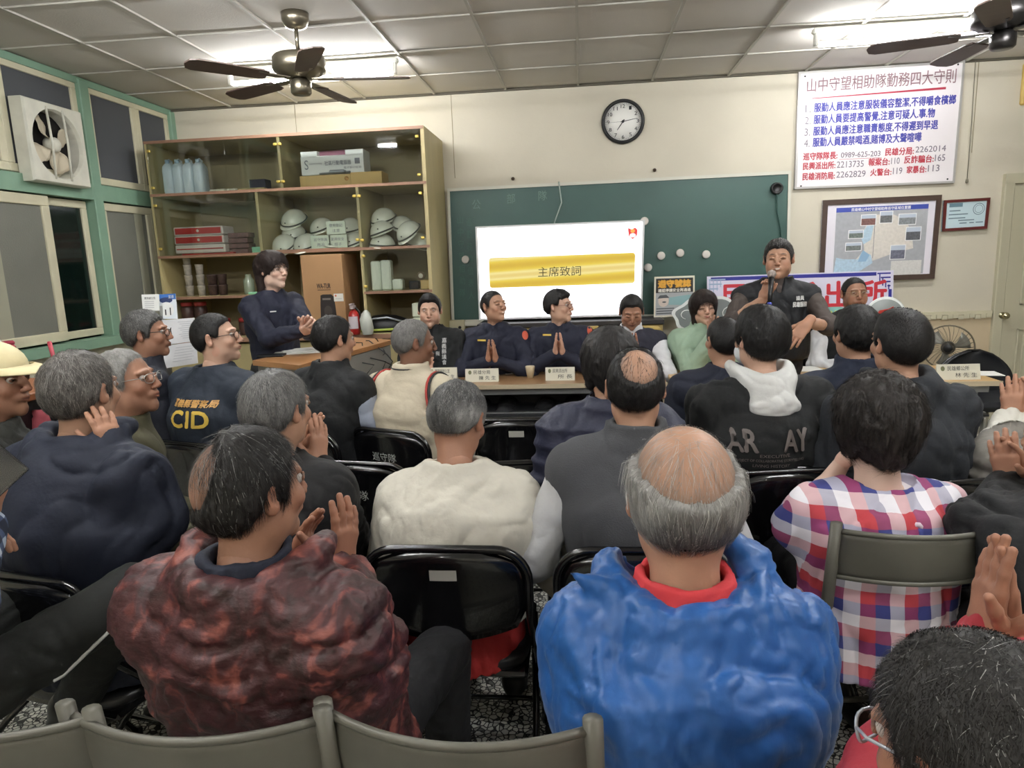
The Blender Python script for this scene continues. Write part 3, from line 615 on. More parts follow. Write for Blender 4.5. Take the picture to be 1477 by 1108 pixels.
def contents():
    z = zs
    # plastic jugs
    jm = mat('jug_plastic','c9d6dc',.35,spec=.6)
    def jug(x, y, z0, lab):
        t = thing('water_jug', lab, 'jug', (x,y,z0), .1, 'plastic jugs on the top shelf')
        mb = MB(); G = []
        for i, (s_, h) in enumerate(((.9,0),(1,.02),(1,.19),(.92,.225),(.6,.25),(.35,.262))):
            G.append([(s_*.045*(abs(math.cos(a))**.5)*(1 if math.cos(a)>0 else -1), s_*.075*(abs(math.sin(a))**.5)*(1 if math.sin(a)>0 else -1), h) for a in [2*math.pi*k/20 for k in range(21)]])
        mb.surf(G); mb.add(G[0][:20],[tuple(range(19,-1,-1))]); mb.build('jug_body', jm, t)
        MB().tube([(0,.03,.245),(0,.05,.275),(0,-.0,.285),(0,-.035,.265)],.008,8).build('handle', jm, t); MB().lathe((0,-.035,.25),[(.018,0),(.018,.03),(0,.03)],12).build('cap', mat('jug_cap','9fb6c4',.4), t)
    for i, u in enumerate((245,258,272,286)): jug(cx(u,260,5.66), 5.68+.01*i, z['zA'], 'clear plastic jug on the top shelf, %s from the left'%['first','second','third','fourth'][i])
    def bx(name, u0, u1, Y, z0, h, d, m, lab, cat, grp=None, bev=.004, rz=0):
        x0, x1 = cx(u0,300,Y), cx(u1,300,Y)
        return tag(MB().box((0,0,h/2),(x1-x0,d,h),bev=bev).build(name, m, loc=((x0+x1)/2,Y+d/2,z0), rz=rz), lab, cat, grp)
    kraft = mat('kraft_card','c3a468',.7,var=.06,vscale=6); 
    bx('dark_box', 363,386,5.95,z['zA'],.13,.12,mat('dark_box','35333d',.5),'small dark grey box at the right of the left top shelf','box')
    mb = MB(); 
    for k in range(5): mb.box((k*.045-.08,.01*math.sin(k*3),.012),(.06,.05,.02),rz=k*.7,bev=.004)
    tag(mb.build('paper_scraps', mat('scrap_white','d8d4bd',.6), loc=(cx(322,272,5.64),5.64,z['zA'])),'crumpled white paper scraps on the top shelf edge','paper')
    bx('wood_strip', 345,384,5.60,z['zA'],.018,.06,mat('slat_wood','b9a677',.6),'flat wooden slat lying at the top shelf front','slat')
    # stationery box with handle cut-out and its text
    x0, x1 = cx(434,240,5.66), cx(525,240,5.66); w = x1-x0; t = thing('white_storage_box','white cardboard box with purple panel and printed heading on the top shelf','box',((x0+x1)/2,5.66,z['zA']+.10))
    MB().box((0,.09,.075),(w,.18,.15),bev=.004).box((-w*.36,.09,.165),(w*.26,.18,.045)).box((w*.36,.09,.165),(w*.28,.18,.045)).build('carton', mat('box_white','d9dad6',.6), t)
    MB().box((-.0,.11,.170),(w*.46,.10,.05)).build('insert', mat('box_purple','7d4a5c',.6), t)
    Q = Panel((-w/2,0,.15),(w/2,0,.15),(w/2,0,0),(-w/2,0,0)); ik = mat('box_ink','74747c',.6); Q.text('lettering', ik, '社區行動電腦器', .38,.28,.80,.52,.001,.01); Q.text('lettering', ik, 'S', .06,.2,.12,.7,.001); Q.text('lettering', ik, 'community', .14,.34,.34,.48,.001); Q.text('lettering', ik, '電子影印紙箱', .68,.62,.96,.74,.001); Q.rect('lettering', ik, .86,.2,.94,.5,.001); Q.build(t)
    x0, x1 = cx(433,265,5.60), cx(551,260,5.60); t = thing('flat_carton','long low brown carton under the white box on the top shelf','box',((x0+x1)/2,5.60,z['zA']))
    MB().box((-.13,.1,.045),(x1-x0-.26,.2,.09),bev=.003).box(((x1-x0)/2-.13,.1,.05),(.26,.2,.10),bev=.003).build('carton', kraft, t); MB().lathe((.05,0,.055),[(0,.002),(.018,.002),(.018,0)],16,M=Matrix.Rotation(math.pi/2,3,'X')).build('stamp', mat('stamp_brown','a87a3c',.6), t)
    mb = MB(); mb.box((0,0,.115),(.13,.09,.025),bev=.008).tube([(-.16,0,.105),(-.06,0,.11),(.1,0,.112)],.008,6); tag(mb.build('folded_tool', mat('tool_steel','8f949a',.35,.4), loc=(cx(480,250,5.56)+.02,5.64,z['zA']-.0)),'small folded grey tool lying on the brown carton','tool')
    # red and white boxes
    rm = mat('packet_red','b3332f',.5); wm = mat('packet_white','d9cfc6',.5)
    for i, (dz, c, l) in enumerate(((0,'w','bottom white packet'),(.075,'r','middle red packet'),(.15,'r','top red packet'))):
        x0, x1 = cx(250+i,340,5.64), cx(323,340,5.64); t = thing('gift_box', l+' of the stack on the left shelf','box',((x0+x1)/2-.004*i,5.64,z['zBl']+dz+.015),0,'gift boxes stacked on the left shelf')
        MB().box((0,.1,.036),(x1-x0,.2,.07),bev=.008).build('packet', wm, t); MB().box((0,-.002,.036),(x1-x0-.03,.006,.05 if c=='r' else .01),bev=.003).build('front_label', rm, t)
        if c == 'r': MB().lathe((0,-.006,.036),[(0,.002),(.012,.002),(.012,0)],12,M=Matrix.Rotation(math.pi/2,3,'X')).build('seal', wm, t)
    bx('red_sheet_box',254,330,5.66,z['zBl'],.016,.2,rm,'thin red box beneath the gift box stack','box')
    for i in range(4): bx('brown_packet',324,352+i%2*2,5.70,z['zBl']+i*.045,.04,.12,mat('packet_brown','6e4f49',.6,var=.3,vscale=30),'dark brown packet, %s of the pile beside the red boxes'%['lowest','second','third','topmost'][i],'packet','brown packets on the left shelf')
    # paper cup columns
    cm = mat('paper_cup','b9b1a6',.6,var=.25,vscale=40); cd = mat('tin_brown','4d3b38',.5,var=.4,vscale=40)
    for i, (u, n, m_, r) in enumerate(((272,4,cm,.034),(289,3,cm,.034),(306,2,cd,.045),(320,2,cd,.04))):
        for k in range(n):
            t = MB().lathe((0,0,0),[(r*.82,0),(r,.082),(r*1.06,.085),(r*1.0,.09),(r*.9,.09)],18).build('paper_cup' if m_ is cm else 'tea_tin', m_, loc=(cx(u,400,5.72),5.72,z['zCl']+k*.0905))
            tag(t, '%s, number %s up in the %s column on the left shelf'%('pale printed cup' if m_ is cm else 'dark printed tin',['one','two','three','four'][k],['first','second','third','fourth'][i]), 'cup' if m_ is cm else 'tin', 'cups and tins on the left shelf')
    bx('green_tray',345,366,5.62,z['zCl'],.02,.12,mat('mint_plastic','86c09c',.5),'mint green flat tray on the middle left shelf','tray')
    bx('green_cup',357,372,5.66,z['zBl'],.05,.06,mat('mint_plastic','86c09c',.5),'mint green tub at the end of the red box shelf','tub')
    mb = MB().lathe((0,0,0),[(.04,0),(.045,.02),(.045,.12),(.025,.15),(.025,.17),(0,.17)],16); tag(mb.build('glass_bottle', mat('bottle_glass','8f9a86',.2,spec=.8), loc=(cx(358,400,5.74),5.74,z['zCl'])),'pale glass bottle at the end of the cup shelf','bottle')
    # lidded jars on worktop
    jr = mat('jar_brown','4a322c',.4,var=.4,vscale=30); lr = mat('jar_lid_red','9c3030',.4)
    for i, (u, dz) in enumerate(((271,0),(271,.15),(290,0),(290,.15),(322,0),(352,0))):
        t = thing('storage_jar','brown jar with red lid on the lower left shelf, %s'%['first in front','stacked on the first','second along','stacked on the second','under the tin column','nearest the standing woman'][i],'jar',(cx(u,450,5.74),5.74,z['zD']+dz),0,'lidded jars on the lower left shelf')
        MB().lathe((0,0,0),[(.05,0),(.054,.02),(.054,.10),(.048,.115)],18).build('jar_body', jr, t); MB().lathe((0,0,.115),[(.053,0),(.053,.028),(.048,.033),(0,.033)],18).build('lid', lr, t)
    # the helmets
    hm = mat('helmet_white','dadbcb',.25,coat=.3); hb = mat('helmet_band','44443e',.5)
    def helmet():
        t = thing('safety_helmet','x','helmet',(0,0,0),0,'white patrol helmets in the cabinet')
        mb = MB(); G = []; n = 24
        for i in range(9):
            a = i/8*math.pi*.5; G.append([(.105*math.cos(a)*math.cos(b), .125*math.cos(a)*math.sin(b), .10*math.sin(a)) for b in [2*math.pi*k/n for k in range(n+1)]])
        mb.surf(G); mb.build('shell', hm, t)
        MB().tube([(.108*math.cos(b), .128*math.sin(b), .012) for b in [2*math.pi*k/n for k in range(n)]], .006, 6, closed=True).build('rim_band', hb, t)
        mb = MB(); mb.surf([[((.104+.001*i)*math.cos(b), -(.120+i*.022)*math.sin(b)*(1), .006-.007*i) for b in [math.pi*(.12+.76*k/12) for k in range(13)]] for i in range(3)], thick=(0,0,.004)); mb.build('peak', hm, t)
        for q in (-1,1): MB().lathe((0,-.126,.045),[(0,.004),(.006,.004),(.006,0)],8,M=Matrix.Rotation(math.pi/2,3,'X')).build('stud', hb, t); break
        return t
    h0 = helmet(); first = True
    zm, zr = z['zBr']+.005, z['zBr']
    HP = [(405,5.66,zm+.03,.5,.1,'front left of the middle shelf'),(437,5.64,zm+.03,.4,-.1,'front middle of the middle shelf'),(478,5.66,zm+.03,.1,.2,'behind the paper signs of the middle shelf'),(508,5.7,zm+.03,.2,.0,'at the right end of the middle shelf'),(420,5.84,zm+.13,.35,.2,'second row left, lying on the back ones'),(422,5.86,zm+.25,.5,-.2,'topmost at the back left'),(462,5.84,zm+.17,.25,.1,'second row middle'),(503,5.86,zm+.16,.3,.1,'second row right'),
          (548,5.66,zr+.01,.1,.0,'at the lower left of the right shelf'),(549,5.70,zr+.12,.15,.05,'middle of the right shelf pile'),(552,5.80,zr+.23,.35,-.1,'top of the right shelf pile'),(578,5.84,zr+.16,.3,.5,'behind the right shelf pile'),(588,5.64,zr+.10,.55,-.35,'large tilted one at the right shelf front'),(601,5.74,zr+.01,.3,.9,'under the tilted one on the right shelf')]
    for i, (u, Y, zz, tilt, yaw, lab) in enumerate(HP):
        o = h0 if i == 0 else dup(h0); o.location = (cx(u,330,Y),Y+.05,zz); o.rotation_euler = (tilt,-.1+.2*((i*7)%3-1),yaw); o['label'] = 'white helmet, '+lab
    # paper signs leaning on the helmets
    pm = mat('sign_paper','d3dac6',.6)
    for i, (u0,u1,dz,h) in enumerate(((449,477,0,.105),(475,501,0,.105),(473,500,.11,.105))):
        x0, x1 = cx(u0,345,5.59), cx(u1,345,5.59); o = tag(MB().box((0,0,h/2),(x1-x0,.012,h)).build('paper_sign', pm, loc=((x0+x1)/2,5.585,zm+dz)),'small pale handwritten card %s'%['at the lower left before the helmets','at the lower right before the helmets','standing above the two other cards'][i],'card','handwritten cards before the helmets')
        Q = Panel((-(x1-x0)/2,-.007,h),((x1-x0)/2,-.007,h),((x1-x0)/2,-.007,0),(-(x1-x0)/2,-.007,0)); Q.text('handwriting', ik, ['巡守隊員','勤務安全','使用登記'][i], .15,.2,.85,.45,.001); Q.text('handwriting', ik, ['用品','帽子','注意'][i], .3,.6,.7,.85,.001); Q.build(o)
    # right column: white packs, lamp, small boxes
    pk = mat('tissue_pack','d7dccb',.5,bump=(30,.4))
    for i, (u0,u1,h) in enumerate(((528,542,.245),(542.5,557,.25),(558,573,.09))): bx('tissue_pack',u0,u1,5.63,z['zCr'],h,.1,pk,['tall white wrapped pack, left of two on the glass shelf','tall white wrapped pack, right of two on the glass shelf','small white wrapped pack beside the tall ones'][i],'pack','white packs on the right shelf',.012)
    bx('black_case',583,597,5.72,z['zCr'],.07,.07,M_black,'small black case on the right column shelf','case'); bx('small_carton',600,614,5.72,z['zCr'],.075,.08,kraft,'small brown carton on the right column shelf','box')
    t = thing('alarm_clock','small round brown clock standing on the little brown carton','clock',(cx(607,398,5.74),5.75,z['zCr']+.075)); MB().lathe((0,0,.035),[(0,.014),(.03,.014),(.034,0),(.034,-.014),(0,-.014)],18,M=Matrix.Rotation(math.pi/2,3,'X')).build('case', mat('clock_brown','6e5a48',.4), t); MB().lathe((0,-.015,.035),[(0,.002),(.02,.002),(.02,0)],18,M=Matrix.Rotation(math.pi/2,3,'X')).build('dial', mat('dial','cfc8b8',.4), t)
    # black bag with green lining
    mb = MB(); G = [[(.24*math.cos(b)*s_, .13*math.sin(b)*s_, h) for b in [2*math.pi*k/24 for k in range(25)]] for s_, h in ((.9,0),(1,.03),(.95,.07),(.8,.10),(.45,.13),(.0,.14))]; mb.surf(G)
    t = thing('black_bag','black duffel bag with silver trim on the lower right shelf','bag',(cx(556,470,5.74),5.72,z['zD']+.004)); mb.build('bag_body', mat('bag_black','141416',.5,bump=(20,.5)), t)
    MB().tube([(-.2,-.1,.05),(-.08,-.12,.11),(.06,-.11,.12),(.2,-.1,.08)],.009,8).build('silver_trim', mat('silver_trim','8f9499',.3,.5), t); MB().tube([(-.18,-.13,.015),(0,-.14,.02),(.17,-.12,.025)],.01,8).build('green_piping', mat('lime_piping','9aa94a',.5), t)
    # stacked white containers right
    for i, (dz, h) in enumerate(((0,.115),(.12,.115))):
        bx('white_container',585,610,5.64,z['zD']+dz,h,.16,pm,['lower','upper'][i]+' of two white lidded containers beside the bag','container','white containers on the lower right shelf',.008)
    # the big carton
    x0, x1 = cx(432,365,5.50), cx(492,365,5.50); x2_ = cx(517,400,5.80); h = onY(470,367,5.50)[2]-z['zD']
    t = thing('speaker_carton','big brown cardboard carton with printed heading and black speaker picture','carton',(x0,5.50,z['zD']),0)
    MB().box(((x1-x0)/2,.19,h/2),(x1-x0,.38,h),bev=.004).build('carton', mat('carton_brown','a57f58',.7,var=.06,vscale=4), t)
    Q = Panel((0,0,h),(x1-x0,0,h),(x1-x0,0,0),(0,0,0)); ik2 = mat('carton_ink','3c2b20',.6); Q.text('print', ik2, 'WA-TUR', .35,.355,.68,.415,.001,.02); Q.rect('print', ik2, .36,.43,.68,.437,.001)
    Q.poly('print', mat('print_black','231c1a',.6), [(.42,.50),(.40,.62),(.36,1.0),(.80,1.0),(.76,.62),(.74,.52),(.68,.49),(.48,.49)][::1], .0012); Q.rect('print', mat('print_grey','6a625e',.6), .46,.535,.66,.56,.002); Q.disk('print', mat('print_dim','3c3431',.6), .58,.70,.10,.07,.0022)
    Q.rect('label', mat('label_white','dcdad2',.5), .74,.485,.97,.58,.0015); Q.disk('label', mat('label_mark','c26a50',.5), .79,.51,.022,.013,.002); Q.rect('label', mat('label_line','9aa0a8',.5), .78,.545,.93,.55,.002); Q.build(t)
    # fire extinguisher
    t = thing('fire_extinguisher','small red fire extinguisher with white label beside the big carton','extinguisher',(cx(512,470,5.50),5.49,z['zD']+.002)); MB().lathe((0,0,0),[(.042,0),(.045,.01),(.045,.16),(.03,.19),(.014,.205)],20).build('cylinder', mat('ext_red','a3211f',.3,coat=.3), t)
    MB().surf([[(.0462*math.cos(a),.0462*math.sin(a),zz) for a in [math.radians(-150+12*k) for k in range(11)]] for zz in (.05,.15)]).build('label', mat('ext_label','cfc3c8',.5), t); MB().box((.0,-.01,.225),(.03,.08,.03),bev=.005).box((0,-.03,.25),(.02,.08,.012)).build('valve', mat('valve','b8a8a8',.4), t); MB().tube([(.02,0,.22),(.05,.0,.19),(.055,0,.08)],.007,8).build('hose', M_black, t)
    mb = MB(); G = [[(.05*math.cos(b)*s_*(1+.15*math.sin(b*3+h*30)), .05*math.sin(b)*s_, h) for b in [2*math.pi*k/20 for k in range(21)]] for s_, h in ((.8,0),(1,.05),(1,.12),(.7,.17),(.2,.2))]; tag(mb.surf(G).build('plastic_bag', mat('bag_plastic','b9bcb2',.3,spec=.8), loc=(cx(528,470,5.50)+.02,5.46,z['zD']+.002)),'crumpled clear plastic bag beside the fire extinguisher','bag')
contents()
# low cabinet under the television
def lowcab():
    x0, x1 = onY(690,470,5.85)[0], onY(956,470,5.85)[0]; zt = onY(820,462.5,5.95)[2]-.002
    t = thing('low_cabinet','low yellow-brown cabinet under the television, behind the seated officers','cabinet',((x0+x1)/2,6.04,0))
    w = x1-x0; M_y = mat('yellow_ply','b09a5e',.5,var=.08,vscale=5)
    MB().box((0,0,zt/2-.02),(w,.38,zt-.04),bev=.005).build('body', M_y, t); MB().box((0,0,zt-.02),(w+.02,.42,.04),bev=.005).build('top', mat('dark_top','2d2a2a',.5), t)
    for k in (-1,0,1): MB().box((k*w/3,-.195,zt/2-.03),(w/3-.02,.02,zt-.12),bev=.004).build('door', M_y, t)
lowcab()
# ---------------------------------------------------------------- implicit modelling: smooth unions meshed with a voxel grid
f4 = np.float32
def _n(v): v = np.asarray(v, float); return v/(np.linalg.norm(v)+1e-9)
def rotm(yaw=0, pitch=0, roll=0):   # pitch>0 nods forward (towards -z for +y axis), yaw about z, roll about y
    cy, sy = math.cos(yaw), math.sin(yaw); cx_, sx = math.cos(-pitch), math.sin(-pitch); cr, sr = math.cos(roll), math.sin(roll)
    Z = np.array([[cy,-sy,0],[sy,cy,0],[0,0,1]]); X = np.array([[1,0,0],[0,cx_,-sx],[0,sx,cx_]]); Y = np.array([[cr,0,sr],[0,1,0],[-sr,0,cr]])
    return Z@X@Y
class Field:
    def __init__(s, lo, hi, vx):
        s.lo = np.asarray(lo, float); s.vx = vx; s.n = np.maximum(np.ceil((np.asarray(hi, float)-s.lo)/vx).astype(int)+1, 4)
        s.a = np.full(tuple(s.n), .3, f4); s.ax = [(s.lo[i]+np.arange(s.n[i])*vx).astype(f4) for i in range(3)]
    def sub(s, lo, hi):
        i0 = np.clip(np.floor((np.asarray(lo)-s.lo)/s.vx).astype(int), 0, s.n); i1 = np.clip(np.ceil((np.asarray(hi)-s.lo)/s.vx).astype(int)+1, 0, s.n)
        if np.any(i1 <= i0): return None
        sl = tuple(slice(a, b) for a, b in zip(i0, i1))
        X = s.ax[0][sl[0]][:,None,None]; Y = s.ax[1][sl[1]][None,:,None]; Z = s.ax[2][sl[2]][None,None,:]
        return sl, X, Y, Z
    def comb(s, sl, d, k, mode):
        A = s.a[sl]
        if mode == 'u':
            if k > 0: h = np.maximum(k-np.abs(A-d), 0)/k; r = np.minimum(A, d)-h*h*k*.25
            else: r = np.minimum(A, d)
        elif mode == 's':   # subtract
            d = -d
            if k > 0: h = np.maximum(k-np.abs(A-d), 0)/k; r = np.maximum(A, d)+h*h*k*.25
            else: r = np.maximum(A, d)
        else:
            r = np.maximum(A, d)
        s.a[sl] = r
    def cone(s, a, b, r1, r2, k=.02, mode='u', flat=None, fax=None):
        a = np.asarray(a, float); b = np.asarray(b, float); m = max(r1, r2)*1.1+k+3*s.vx+.01
        q = s.sub(np.minimum(a, b)-m, np.maximum(a, b)+m)
        if q is None: return s
        sl, X, Y, Z = q; ab = b-a; L2 = float(ab@ab)+1e-9
        px, py, pz = X-a[0], Y-a[1], Z-a[2]
        t = np.clip((px*ab[0]+py*ab[1]+pz*ab[2])/L2, 0, 1)
        dx, dy, dz = px-t*ab[0], py-t*ab[1], pz-t*ab[2]
        if flat:   # widen/narrow along axis fax: radius there = r*flat
            e = dx*fax[0]+dy*fax[1]+dz*fax[2]; d2 = dx*dx+dy*dy+dz*dz-e*e+(e/flat)**2
            d = (np.sqrt(np.maximum(d2, 0))-(r1+(r2-r1)*t))*(min(1, flat) if flat < 1 else 1)
        else:
            d = np.sqrt(dx*dx+dy*dy+dz*dz)-(r1+(r2-r1)*t)
        s.comb(sl, d.astype(f4), k, mode); return s
    def ell(s, c, r, R=None, k=.02, mode='u'):
        c = np.asarray(c, float); r = np.asarray(r, float); m = r.max()*1.05+k+3*s.vx+.005
        q = s.sub(c-m, c+m)
        if q is None: return s
        sl, X, Y, Z = q; px, py, pz = X-c[0], Y-c[1], Z-c[2]
        if R is not None:
            x = R[0,0]*px+R[1,0]*py+R[2,0]*pz; y = R[0,1]*px+R[1,1]*py+R[2,1]*pz; z = R[0,2]*px+R[1,2]*py+R[2,2]*pz
        else: x, y, z = px+0*py+0*pz, py+0*px+0*pz, pz+0*px+0*py
        k0 = np.sqrt((x/r[0])**2+(y/r[1])**2+(z/r[2])**2); k1 = np.sqrt((x/r[0]**2)**2+(y/r[1]**2)**2+(z/r[2]**2)**2)+1e-6
        s.comb(sl, (k0*(k0-1)/k1).astype(f4), k, mode); return s
    def fn(s, f, lo, hi, k=.0, mode='u'):
        q = s.sub(lo, hi)
        if q is None: return s
        sl, X, Y, Z = q; s.comb(sl, f(X, Y, Z).astype(f4), k, mode); return s
    def mesh(s):
        A = s.a
        for ax in range(3):   # close at the border
            ix = [slice(None)]*3; ix[ax] = 0; A[tuple(ix)] = np.maximum(A[tuple(ix)], .01); ix[ax] = -1; A[tuple(ix)] = np.maximum(A[tuple(ix)], .01)
        g = vdb.FloatGrid(); g.background = .3; g.copyFromArray(np.clip(A, -.3, .3)); 
        p, q = g.convertToQuads(isovalue=0.0)
        v = p.astype(float)*s.vx+s.lo; q = q.astype(np.int64)
        return v, q[:, ::-1]
def vnormals(v, q):
    n = np.cross(v[q[:,2]]-v[q[:,0]], v[q[:,3]]-v[q[:,1]]); N = np.zeros_like(v)
    for i in range(4): np.add.at(N, q[:,i], n)
    return N/(np.linalg.norm(N, axis=1, keepdims=True)+1e-12)
_P = np.random.default_rng(3).random(4096).astype(f4)
def vnoise(p, seed=0):
    i = np.floor(p).astype(np.int64); f = p-i; f = f*f*(3-2*f)
    def h(a, b, c): return _P[(a*73+b*179+c*283+seed*31+((a*b)^(b*c)^(a*c*7)))&4095]
    r = 0
    for dx in (0,1):
        wx = f[:,0] if dx else 1-f[:,0]
        for dy in (0,1):
            wy = f[:,1] if dy else 1-f[:,1]
            for dz in (0,1):
                wz = f[:,2] if dz else 1-f[:,2]
                r = r+wx*wy*wz*h(i[:,0]+dx, i[:,1]+dy, i[:,2]+dz)
    return r
def fbm(p, o=3, seed=0):
    r = 0; a = 1; t = 0
    for k in range(o): r = r+a*vnoise(p*(2**k)+k*17.3, seed+k); t += a; a *= .5
    return r/t
def folds(v, N, amp, freq, seed=0, dirn=None):
    """cloth folds: warped ridged noise, elongated along dirn"""
    p = v*freq
    w = np.stack([fbm(v*freq*.5+c, 2, seed+c) for c in (1, 5, 9)], 1)-.5
    p = p+w*2.2
    if dirn is not None: p = p*np.asarray(dirn)
    r = np.clip(1-np.abs(2*vnoise(p, seed)-1)*1.15, 0, 1)**2.6; p2 = p*2.3+w*1.5+7.7
    r2 = np.clip(1-np.abs(2*vnoise(p2, seed+11)-1)*1.15, 0, 1)**2.2
    low = fbm(v*freq*.7+3.1, 2, seed+4)-.5
    return v+N*((1.45*r+.9*r2+.7*low-.6)*amp)[:,None]
class Acc:   # one mesh gathered from several closed surfaces, with a point colour
    def __init__(s): s.V = []; s.Q = []; s.C = []; s.n = 0; s.T = []
    def add(s, v, q, c):
        v = np.asarray(v, float); c = np.asarray(c, float)
        if c.ndim == 1: c = np.tile(c[:3], (len(v),1))
        s.V.append(v); s.Q.append(np.asarray(q)+s.n); s.C.append(c[:, :3]); s.n += len(v)
    def build(s, name, m, parent=None, smooth=True, **props):
        V = np.concatenate(s.V); C = np.concatenate(s.C)
        me = bpy.data.meshes.new(name); me.vertices.add(len(V)); me.vertices.foreach_set('co', V.astype(f4).ravel())
        k = [q.shape[1] for q in s.Q]; loops = np.concatenate([q.ravel() for q in s.Q]).astype(np.int32); tot = np.concatenate([np.full(len(q), q.shape[1]) for q in s.Q]).astype(np.int32)
        me.loops.add(len(loops)); me.loops.foreach_set('vertex_index', loops)
        me.polygons.add(len(tot)); me.polygons.foreach_set('loop_start', np.concatenate([[0], np.cumsum(tot)[:-1]]).astype(np.int32)); me.polygons.foreach_set('loop_total', tot)
        me.polygons.foreach_set('use_smooth', np.full(len(tot), smooth)); me.materials.append(m); me.update(calc_edges=True)
        at = me.color_attributes.new('Col', 'FLOAT_COLOR', 'POINT'); at.data.foreach_set('color', np.concatenate([C, np.ones((len(C),1))], 1).astype(f4).ravel())
        me.validate()
        return link(name, me, parent, **props)
def sphere_mesh(c, r, n=12, col=None, R=None):
    v = []; q = []
    for i in range(n+1):
        a = math.pi*i/n
        for j in range(2*n): b = math.pi*j/n; v.append((math.sin(a)*math.cos(b), math.sin(a)*math.sin(b), math.cos(a)))
    for i in range(n):
        for j in range(2*n): q.append((i*2*n+j, (i+1)*2*n+j, (i+1)*2*n+(j+1)%(2*n), i*2*n+(j+1)%(2*n)))
    return np.array(v), np.array(q)
# ---------------------------------------------------------------- head, hand
def L3(h): return np.array(lin(h)[:3])
def head_field(P, vx, neck):
    """P: options; head local space: origin mid-head, +y face, z up; neck: base point in head space"""
    lo = np.array([-.115,-.135,-.17]); hi = np.array([.115,.145,.14]); lo = np.minimum(lo, np.asarray(neck)-.07); hi = np.maximum(hi, np.asarray(neck)+.07)
    F = Field(lo, hi, vx); w = P.get('fat', 1.0); ch = P.get('cheek', 0)
    F.ell((0,-.012,.028), (.076,.096,.086), k=.01)
    F.ell((0,-.045,.0), (.066,.055,.06), k=.03)
    F.ell((0,.030,-.030), (.060*w,.060,.080), k=.03)
    F.cone((0,.045,-.075), (0,.075,-.097), .036*w, .019, k=.03)
    for s in (-1,1):
        F.ell((s*.046*w,.008,-.062), (.020,.030,.028), k=.03)
        F.ell((s*.040*w,.068,-.022), (.021,.018,.020), k=.02)
        if ch: F.ell((s*.045,.058,-.045), (.024,.024,.028), k=.02)
        F.cone((s*.012,.090,.033), (s*.048,.076,.030), .007, .006, k=.012)
    F.cone(neck, (0,-.010,-.060), .058*P.get('neckw',1), .050*P.get('neckw',1)*min(w,1.06), k=.035)
    if P.get('face', 1):
        F.ell((0,.098,.0), (.02,.01,.01), k=.015)
        for s in (-1,1): F.ell((s*.033,.100,.010), (.017,.014,.0105), k=.010, mode='s')
        F.cone((0,.094,.016), (0,.113,-.022), .0075, .0105, k=.010)
        for s in (-1,1): F.ell((s*.012,.104,-.027), (.0085,.011,.0075), k=.006)
        for s in (-1,1): F.ell((s*.006,.112,-.035), (.0035,.004,.003), k=.002, mode='s')
        F.ell((0,.085,-.052), (.030,.018,.014), k=.015)
        sm = P.get('smile', 0); my = -.055
        for s in (-1,1):
            F.cone((0,.1035,my+.004), (s*.022,.092,my+.001+.007*sm), .0048, .0025, k=.004)
            F.cone((0,.1015,my-.006), (s*.020,.091,my-.001+.006*sm), .0058, .0025, k=.004)
            F.cone((0,.108,my), (s*.022,.0965,my+.001+.008*sm), .0022, .0015, k=.002, mode='s')
            if sm: F.cone((s*.019,.103,-.032), (s*.034,.092,-.058), .002, .002, k=.008, mode='s')
        F.ell((0,.080,-.086), (.017,.013,.012), k=.012)
        for s in (-1,1):   # lids
            F.cone((s*.021,.0915,.0125), (s*.033,.0945,.0165), .0032, .0034, k=.004); F.cone((s*.033,.0945,.0165), (s*.046,.086,.012), .0034, .003, k=.004)
            F.cone((s*.021,.0905,.008), (s*.033,.0925,.0045), .0026, .003, k=.004); F.cone((s*.033,.0925,.0045), (s*.045,.0855,.008), .003, .0026, k=.004)
            if P.get('closed', 0): F.ell((s*.033,.084,.0105), (.0155,.0115,.0075), k=.004)
    for s in (-1,1):   # ears
        Re = rotm(yaw=-s*.35, pitch=-.12); c = np.array([s*.077*min(w,1.05), -.008, -.002])
        F.ell(c+[s*.006,-.004,.004], (.0065,.018,.030), Re, k=.008)
        F.ell(c+[s*.002,.0,-.016], (.0075,.011,.015), Re, k=.008)
        F.ell(c+[s*.014,.006,.006], (.006,.010,.018), Re, k=.005, mode='s')
    return F
